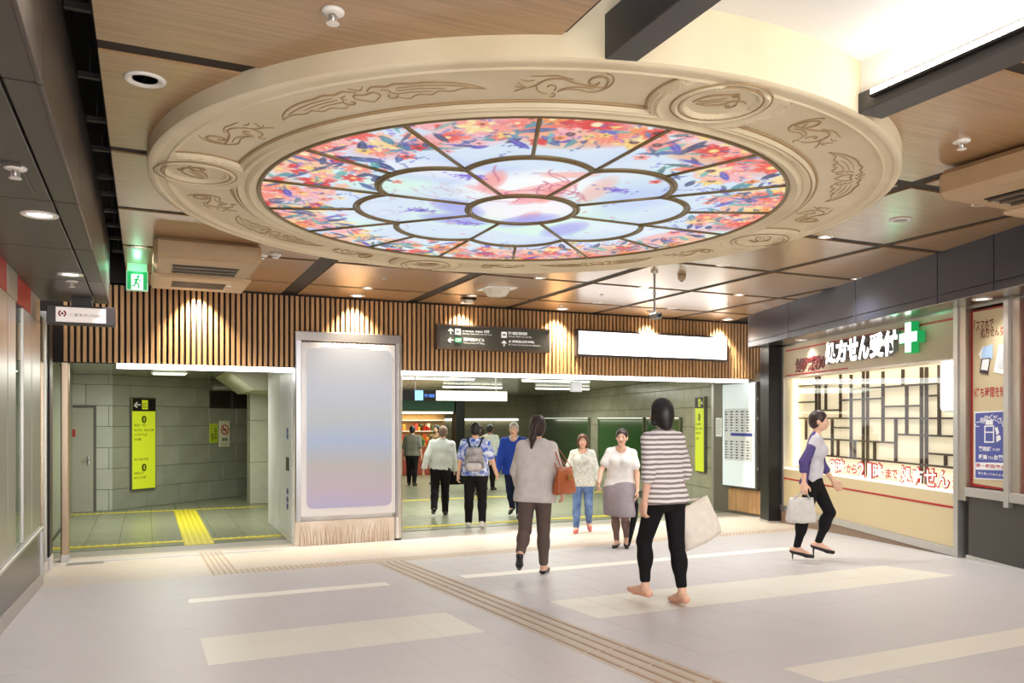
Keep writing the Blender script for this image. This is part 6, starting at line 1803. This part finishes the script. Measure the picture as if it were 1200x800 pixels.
HAIR_BROWN = mat('hair_brown', (92, 54, 36), 0.45, noise=0.3, scale=30); HAIR_DB = mat('hair_darkbrown', (52, 36, 32), 0.45, noise=0.3, scale=30); HAIR_GREY = mat('hair_grey', (178, 172, 164), 0.5, noise=0.2, scale=30)
# striped knit: thin grey bands on white
m = bpy.data.materials.new('striped_knit'); m.use_nodes = True; nt = m.node_tree; b = nt.nodes['Principled BSDF']; b.inputs['Roughness'].default_value = 0.9
tc = nt.nodes.new('ShaderNodeTexCoord'); wv = nt.nodes.new('ShaderNodeTexWave'); wv.wave_type = 'BANDS'; wv.bands_direction = 'Z'; wv.inputs['Scale'].default_value = 8.2; wv.inputs['Distortion'].default_value = 0.9; wv.inputs['Detail Scale'].default_value = 1.2
nt.links.new(tc.outputs['Object'], wv.inputs['Vector']); rp = nt.nodes.new('ShaderNodeValToRGB'); rp.color_ramp.elements[0].position = 0.34; rp.color_ramp.elements[0].color = lin((136, 124, 124)); rp.color_ramp.elements[1].position = 0.52; rp.color_ramp.elements[1].color = lin((232, 224, 220))
nt.links.new(wv.outputs['Color'], rp.inputs[0]); nt.links.new(rp.outputs[0], b.inputs['Base Color']); M_STRIPE = m
M_BLKT = fabric('cloth_black', (26, 24, 26)); M_TAUPE = fabric('cloth_taupe', (104, 88, 82)); M_GREYTOP = fabric('knit_greige', (218, 210, 204)); M_WHT = fabric('cloth_white', (240, 236, 230)); M_SKIRT = fabric('cloth_greyskirt', (158, 148, 152))
M_JEANS = fabric('denim', (120, 146, 190), (74, 100, 150), scale=7); M_BLOUSE = fabric('blouse_print', (226, 228, 220), (196, 200, 190), scale=26); M_ALOHA = fabric('aloha_blue', (232, 240, 252), (52, 88, 190), scale=16, bump=0.1)
M_BLUEJ = fabric('jacket_blue', (44, 74, 176)); M_NAVY = fabric('cloth_navy', (32, 38, 66)); M_SHIRT = fabric('shirt_pale', (222, 226, 222)); M_VEST = fabric('vest_grey', (126, 122, 112)); M_PURPLE = fabric('cardigan_purple', (88, 76, 128)); M_TANK = fabric('tank_grey', (206, 202, 208)); M_BEIGE = fabric('cloth_beige', (200, 186, 150))
M_SHOEB = mat('shoe_black', (24, 20, 20), 0.3); M_SHOEN = mat('shoe_nude', (220, 164, 136), 0.4); M_SNK = mat('sneaker_white', (236, 232, 226), 0.5); M_SNKR = mat('sneaker_red', (214, 110, 110), 0.6); M_TIGHT = mat('skin_tights', (120, 92, 84), 0.6)

# 1 woman in the striped top, walking left and away, pushing off on her right foot
r1, B1, W1, z1 = person('woman in a grey striped top, black cropped trousers and nude flats striding away', 797, 708, 152, 1.62, True, 'R',
    dict(L=(22, 2, 26, 4), R=(-9, -3, 4, -6)), dict(L=(-14, 12, 26, 4), R=(6, 18, 36, 12)), 0.0075, M_HAIR, 'bob', dict(name='striped_top', mat=M_STRIPE, hem=-0.045, up=1.0, fore=0.15, loose=0.010, e=0.010, flare=0.010),
    dict(kind='trousers', mat=M_BLKT, frac=0.80, e=0.007, flare=0.0), dict(mat=M_SHOEN, cut=-0.018, open=True), lean=(4, 0), head=(4, 2, 0))
# 2 woman in the greige top walking away
r2, B2, W2, z2 = person('woman with a ponytail seen from behind in a greige top and brown trousers', 638, 671, 188, 1.60, True, 'R',
    dict(L=(-8, 2, 52, -40), R=(4, 0, 3, 0)), dict(L=(16, 14, 30, -6), R=(6, 16, 30, 8)), 0.0075, HAIR_DB, 'pony', dict(name='knit_top', mat=M_GREYTOP, hem=-0.075, up=1.0, fore=0.8, loose=0.030, e=0.016, flare=0.010),
    dict(kind='trousers', mat=M_TAUPE, frac=0.86, e=0.010, flare=0.004), dict(mat=M_SHOEB, cut=-0.018, open=True), lean=(4, -2), head=(-6, 4, 0))
# 3 woman in jeans walking towards the viewer
r3, B3, W3, z3 = person('woman with brown bobbed hair in pale blouse and blue jeans walking forward', 675, 624, 4, 1.50, True, 'R',
    dict(L=(10, 2, 44, -20), R=(4, 2, 2, 0)), dict(L=(4, 14, 10, 10), R=(16, 18, 40, 2)), 0.008, HAIR_BROWN, 'bob', dict(name='blouse', mat=M_BLOUSE, hem=-0.055, up=1.0, fore=0.55, loose=0.016, e=0.012, flare=0.012),
    dict(kind='trousers', name='jeans', mat=M_JEANS, frac=0.9, e=0.010), dict(mat=M_SNKR, cut=-0.006, sole=M_SNK), lean=(2, 0), fat=1.06)
# 4 woman in white tee and grey skirt
r4, B4, W4, z4 = person('woman in a white tee, grey skirt and dark tights walking forward', 722, 641, 14, 1.52, True, 'R',
    dict(L=(20, 0, 50, -20), R=(-4, -3, 8, 0)), dict(L=(6, 16, 18, 6), R=(22, 20, 30, 0)), 0.008, HAIR_DB, 'short', dict(name='tee', mat=M_WHT, hem=-0.04, up=0.6, loose=0.014, e=0.012, flare=0.012),
    dict(kind='skirt', mat=M_SKIRT, len=1.0, e=0.016), dict(mat=M_SHOEB, cut=-0.014, open=True), lean=(3, 3), fat=1.05)
F = Field(); B4.legs(F, 0.003, 1.0); F.half(B4.T(0, 0, -0.06), (0, 0, 1)); F.mesh('tights', M_TIGHT, 0.008, r4)
# 5 woman in purple cardigan striding right
r5, B5, W5, z5 = person('woman in purple cardigan, black trousers and heels striding past the pharmacy window', 937, 656, 292, 1.58, True, 'R',
    dict(L=(26, 2, 46, -14), R=(-12, -2, 2, -8)), dict(L=(14, 8, 24, 4), R=(-24, 14, 30, 8)), 0.0075, HAIR_DB, 'short', dict(name='tank_top', mat=M_TANK, hem=-0.02, up=0.2, loose=0.016, e=0.012, flare=0.004, neck=1.25),
    dict(kind='trousers', mat=M_BLKT, frac=0.93, e=0.006, flare=0.0), dict(mat=M_SHOEB, cut=-0.02, open=True, heel=True), lean=(5, 0), heel=0.07)
F = Field(); B5.torso(F, 0.018, 0.012); F.half(B5.T(0, 0, -0.04), -(B5.TR @ np.array([0, 0, 1.0]))); F.half(B5.T(0, 0.022, 0.1), -(B5.TR @ np.array([0, 1.0, 0.05]))); B5.arms(F, 0.012, 1.0, 0.35, flare=0.006)
F.ell(B5.T(0, -0.03, 0.32), np.array([0.05, 0.06, 0.06]) * B5.H, 0, -1, B5.TR); F.mesh('cardigan', M_PURPLE, 0.0075, r5)
# 6 man with the backpack
r6, B6, W6, z6 = person('man seen from behind in a blue and white patterned shirt and black trousers', 549, 617, 182, 1.69, False, 'L',
    dict(L=(3, 2, 3, 0), R=(6, 3, 24, -12)), dict(L=(0, 14, 12, 8), R=(6, 20, 14, 14)), 0.009, M_HAIR, 'short', dict(name='patterned_shirt', mat=M_ALOHA, hem=-0.04, up=0.75, loose=0.02, e=0.016, flare=0.014),
    dict(kind='trousers', mat=M_BLKT, frac=0.96, e=0.018, flare=0.008), dict(mat=M_SNK, cut=-0.004, sole=M_SNK), face=True, lean=(3, 0), fat=1.04)
# 7 balding man in the white shirt
r7, B7, W7, z7 = person('man from behind in a white long sleeved shirt, left of the backpack man', 522, 603, 176, 1.64, False, 'R',
    dict(L=(-14, 2, 26, -14), R=(8, 0, 4, 0)), dict(L=(-20, 16, 10, 10), R=(8, 12, 30, 6)), 0.010, mat('hair_thin', (120, 92, 78), 0.6), 'short', dict(name='white_shirt', mat=M_SHIRT, hem=-0.02, up=1.0, fore=0.9, loose=0.028, e=0.018, flare=0.010, collar=M_SHIRT),
    dict(kind='trousers', mat=M_BLKT, frac=0.97, e=0.016, flare=0.01), dict(mat=M_SHOEB, cut=-0.004), lean=(6, -4))
# 8 far man in a grey vest, 9 far man in white, 10 man in the blue jacket, 11 person behind, 12 person by the stall
r8, B8, W8, z8 = person('far man in a grey vest and dark trousers walking away by the lit stall', 486, 569, 186, 1.58, False, 'R', dict(L=(10, 2, 8, 0), R=(-6, 0, 6, 0)), dict(L=(4, 12, 14, 6), R=(-8, 12, 20, 6)), 0.012, M_HAIR, 'short',
    dict(name='vest', mat=M_VEST, hem=-0.03, up=0.9, loose=0.03, e=0.02), dict(kind='trousers', mat=M_BLKT, frac=0.97, e=0.016), dict(mat=M_SHOEB, cut=-0.004))
r9, B9, W9, z9 = person('far man in white shirt between the backpack man and the blue jacket man', 578, 574, 200, 1.62, False, 'R', dict(L=(4, 3, 6, 0), R=(-3, 2, 2, 0)), dict(L=(8, 14, 20, 6), R=(8, 14, 24, 4)), 0.012, M_HAIR, 'short',
    dict(name='white_shirt', mat=M_SHIRT, hem=-0.01, up=0.7, loose=0.024, e=0.016, flare=0.014), dict(kind='trousers', mat=M_BLKT, frac=0.97, e=0.016), dict(mat=M_SHOEB, cut=-0.004), skin=mat('skin_tan', (176, 124, 96), 0.5), fat=1.08)
r10, B10, W10, z10 = person('grey haired man in a bright blue jacket and navy trousers walking towards the viewer', 608, 607, 12, 1.70, False, 'L', dict(L=(6, 1, 2, 0), R=(-12, 1, 22, -14)), dict(L=(-8, 10, 10, 6), R=(16, 12, 22, 4)), 0.009, HAIR_GREY, 'short',
    dict(name='blue_jacket', mat=M_BLUEJ, hem=-0.07, up=1.0, fore=0.95, loose=0.03, e=0.024, flare=0.008, collar=M_WHT), dict(kind='trousers', mat=M_NAVY, frac=0.97, e=0.016), dict(mat=M_SHOEB, cut=-0.004))
r11, B11, W11, z11 = person('person in a beige top half hidden behind the man with the backpack', 567, 580, 186, 1.60, True, 'R', dict(L=(6, 1, 6, 0), R=(-6, 1, 4, 0)), dict(L=(4, 12, 14, 4), R=(4, 12, 14, 4)), 0.012, HAIR_DB, 'bob',
    dict(name='beige_top', mat=M_BEIGE, hem=-0.04, up=0.8, loose=0.03, e=0.02), dict(kind='trousers', mat=M_TAUPE, frac=0.95, e=0.014), dict(mat=M_SHOEB, cut=-0.006))
r12, B12, W12, z12 = person('far dim person in a brown patterned top standing at the lit stall', 507, 567, 20, 1.60, True, 'R', dict(L=(2, 2, 2, 0), R=(2, 2, 2, 0)), dict(L=(14, 12, 40, 2), R=(14, 12, 40, 2)), 0.012, M_HAIR, 'long',
    dict(name='brown_top', mat=fabric('cloth_brownprint', (176, 150, 104), (110, 84, 60), scale=12), hem=-0.06, up=0.9, loose=0.02, e=0.02), dict(kind='trousers', mat=M_TAUPE, frac=0.95, e=0.014), dict(mat=M_SHOEB, cut=-0.006))


# ---- things they carry
def bag_mesh(w, h, d, taper=0.8, bulge=0.25, n=10):
    """soft bag standing on z=0, width along x"""
    mb = MB(); rows = 9; vs = []; per = 4 * n
    for i in range(rows):
        t = i / (rows - 1); ww = w * (1 - (1 - taper) * t) / 2; dd = d / 2 * ((1 - t) ** 0.7 * (1 - 0.12) + 0.12) * (1 + bulge * math.sin(math.pi * t)) * (0.9 if i == 0 else 1)
        for k in range(per):
            a = 2 * math.pi * k / per; c, s = math.cos(a), math.sin(a); p = 4.0
            r = (abs(c) ** p + abs(s) ** p) ** (-1 / p); vs.append((ww * r * c, dd * r * s, h * t + 0.006 * math.sin(5 * a + 3 * t)))
    fs = [(i * per + k, i * per + (k + 1) % per, (i + 1) * per + (k + 1) % per, (i + 1) * per + k) for i in range(rows - 1) for k in range(per)]
    fs += [tuple(range(per))[::-1], tuple((rows - 1) * per + k for k in range(per))]
    return mb.add(vs, fs)


def strap(name, pts, r, m, parent, flat=0.5):
    mb = MB(); q = []
    for i in range(len(pts) - 1):
        p0 = Vector(pts[max(0, i - 1)]); p1 = Vector(pts[i]); p2 = Vector(pts[i + 1]); p3 = Vector(pts[min(len(pts) - 1, i + 2)])
        for k in range(5):
            t = k / 5; q.append(0.5 * (2 * p1 + (p2 - p0) * t + (2 * p0 - 5 * p1 + 4 * p2 - p3) * t * t + (3 * p1 - p0 - 3 * p2 + p3) * t ** 3))
    q.append(Vector(pts[-1])); mb.tube(q, r, 8, flat=flat); return mb.build(name, m, parent, True)


# pale tote swinging behind the striped woman, hung from her right hand
j = B1.J['R']; wp = W1(j['wr'] + j['df'] / np.linalg.norm(j['df']) * 0.06)
M_TOTE = fabric('tote_cream', (238, 228, 214)); rv = Vector((CT, -ST, 0))
tp = wp + rv * 0.20 + Vector((0, 0, -0.36)); tt = thing('tote_bag', 'large pale cream tote bag swinging from the arm of the woman in the striped top', 'bag', tp, -TH + 0.1)
tt.rotation_euler = (0.1, D2(-20), -TH + 0.5)
bag_mesh(0.42, 0.34, 0.17, 0.78, 0.3).build('pouch', M_TOTE, tt, True)
inv = tt.rotation_euler.to_matrix().transposed(); lp = inv @ (wp - tp)
for yo in (-0.03, 0.03): strap('strap', [(-0.12, yo * 0.5, 0.33), lp + Vector((-0.05, yo * 0.4, -0.05)), lp, lp + Vector((0.05, yo * 0.4, -0.05)), (0.12, yo * 0.5, 0.33)], 0.010, M_TOTE, tt)
MB().tube([(-0.155, -0.012, 0.342), (0.0, -0.016, 0.338), (0.155, -0.012, 0.342)], 0.006, 6).build('hem', M_TOTE, tt)
# tan shoulder bag of the woman in greige
M_TAN = mat('leather_tan', (186, 98, 52), 0.4, noise=0.1, scale=6)
sh = W2(B2.J['R']['sh']); rt = rv
tp = sh + rt * 0.13 + Vector((0, 0, -0.46)) - Vector((ST, CT, 0)) * 0.05; t2 = thing('shoulder_bag', 'tan leather shoulder bag on the right side of the woman in the greige top', 'bag', tp, -TH + D2(50))
bag_mesh(0.32, 0.26, 0.12, 0.72, 0.12).build('pouch', M_TAN, t2, True)
inv = Matrix.Rotation(-(-TH + D2(50)), 3, 'Z'); lp = inv @ (sh + Vector((0, 0, 0.065)) - tp)
for yo in (-0.03, 0.03): strap('strap', [(-0.09, yo, 0.25), lp * 0.75 + Vector((-0.03, yo, 0.03)), lp, lp * 0.75 + Vector((0.05, yo, 0.03)), (0.09, yo, 0.25)], 0.008, M_TAN, t2)
MB().box(-0.035, -0.068, 0.14, 0.035, -0.058, 0.19).build('clasp', mat('brass', (200, 160, 90), 0.3, 1.0), t2)
# small dark strap bag of the woman in jeans
# umbrella of the woman in the white tee
j = B4.J['L']; hp = W4(j['wr'] + j['df'] / np.linalg.norm(j['df']) * 0.075)
um = thing('umbrella', 'closed black umbrella hanging from the hand of the woman in the white tee', 'umbrella', hp); um.rotation_euler = (D2(6), D2(9), -TH)
mb = MB(); mb.lathe([(0.012, -0.06), (0.03, -0.10), (0.042, -0.25), (0.034, -0.42), (0.018, -0.58), (0.008, -0.64)], 12); mb.build('canopy', M_BLKT, um, True)
MB().tube([(0, 0, 0.03), (0, 0, -0.70)], 0.005, 8).build('shaft', M_STEEL, um); strap('handle', [(0, 0, -0.08), (0, 0, 0.03), (0.01, 0, 0.065), (0.04, 0, 0.075), (0.06, 0, 0.05)], 0.009, M_BLACK, um, 1.0); MB().lathe([(0.045, -0.22), (0.045, -0.20)], 12).build('band', M_BLACK, um)
# pale bag behind the cardigan woman
j = B5.J['R']; hp = W5(j['wr'] + j['df'] / np.linalg.norm(j['df']) * 0.07)
tp = hp + Vector((0, 0, -0.34)) - rv * 0.03; t5 = thing('hand_bag', 'pale grey soft bag carried behind the woman in the purple cardigan', 'bag', tp, -TH)
bag_mesh(0.32, 0.26, 0.13, 0.8, 0.2).build('pouch', fabric('bag_pale', (206, 202, 196)), t5, True)
inv = Matrix.Rotation(TH, 3, 'Z'); lp = inv @ (hp - tp)
for yo in (-0.025, 0.025): strap('strap', [(-0.09, yo, 0.25), lp + Vector((-0.03, yo * 0.4, -0.03)), lp, lp + Vector((0.03, yo * 0.4, -0.03)), (0.09, yo, 0.25)], 0.008, mat('bag_strap', (170, 164, 160), 0.6), t5)
# backpack
M_PACK = fabric('pack_grey', (186, 182, 182), (120, 118, 124), scale=9); M_PSTR = fabric('pack_strap', (44, 56, 84))
bkp = thing('backpack', 'grey patterned backpack with navy straps on the man in the patterned shirt', 'backpack', r6.location, z6)
c0 = B6.T(0, 0.098, 0.115); H6 = B6.H
F = Field(); F.cap(c0 + np.array([-0.075, 0.03, -0.10]), c0 + np.array([0.075, 0.03, -0.10]), 0.085, 0.085, 0.05, 1, 0.8); F.cap(c0 + np.array([-0.06, 0.02, 0.12]), c0 + np.array([0.06, 0.02, 0.12]), 0.08, 0.08, 0.06, 1, 0.75); F.cap(c0 + np.array([-0.07, 0.028, 0.01]), c0 + np.array([0.07, 0.028, 0.01]), 0.085, 0.085, 0.06, 1, 0.8); F.mesh('pack', M_PACK, 0.010, bkp)
F = Field(); F.cap(c0 + np.array([-0.06, 0.085, -0.10]), c0 + np.array([0.06, 0.085, -0.10]), 0.062, 0.062, 0.03, 1, 0.6); F.mesh('pocket', fabric('pack_light', (206, 202, 202)), 0.010, bkp)
MB().tube([tuple(c0 + np.array([x, 0.118, -0.03])) for x in (-0.1, -0.04, 0.04, 0.1)], 0.006, 6).build('zip', M_BLACK, bkp)
for sd in (-1, 1):
    a = c0 + np.array([sd * 0.055, 0.02, 0.19]); s6 = B6.J['L' if sd > 0 else 'R']['sh']
    strap('strap', [tuple(a), tuple(B6.T(sd * 0.052, 0.062, 0.262)), tuple(B6.T(sd * 0.068, 0.04, 0.315)), tuple(B6.T(sd * 0.076, -0.01, 0.33)), tuple(B6.T(sd * 0.076, -0.075, 0.27)), tuple(B6.T(sd * 0.085, -0.095, 0.17)), tuple(B6.T(sd * 0.105, -0.02, 0.07)), tuple(c0 + np.array([sd * 0.12, 0.0, -0.14]))], 0.020, M_PSTR, bkp, 0.5)
strap('grab_loop', [tuple(c0 + np.array([-0.03, 0.02, 0.185])), tuple(c0 + np.array([0, 0.03, 0.235])), tuple(c0 + np.array([0.03, 0.02, 0.185]))], 0.008, M_PSTR, bkp)
# dark bag of the man in the white shirt
j = B7.J['R']; hp = W7(j['wr'] + j['df'] / np.linalg.norm(j['df']) * 0.07); t7 = thing('brief_bag', 'black soft bag in the hand of the man in the loose white shirt', 'bag', hp + Vector((0.04, 0, -0.20)), -TH + 0.4)
bag_mesh(0.30, 0.24, 0.10, 0.9, 0.2).build('pouch', M_BLKT, t7, True); inv = Matrix.Rotation(TH - 0.4, 3, 'Z'); lp = inv @ Vector((-0.04, 0, 0.20))
strap('strap', [(-0.07, 0, 0.22), lp + Vector((-0.02, 0, 0.03)), lp + Vector((0.03, 0, 0.03)), (0.07, 0, 0.22)], 0.008, M_BLACK, t7)
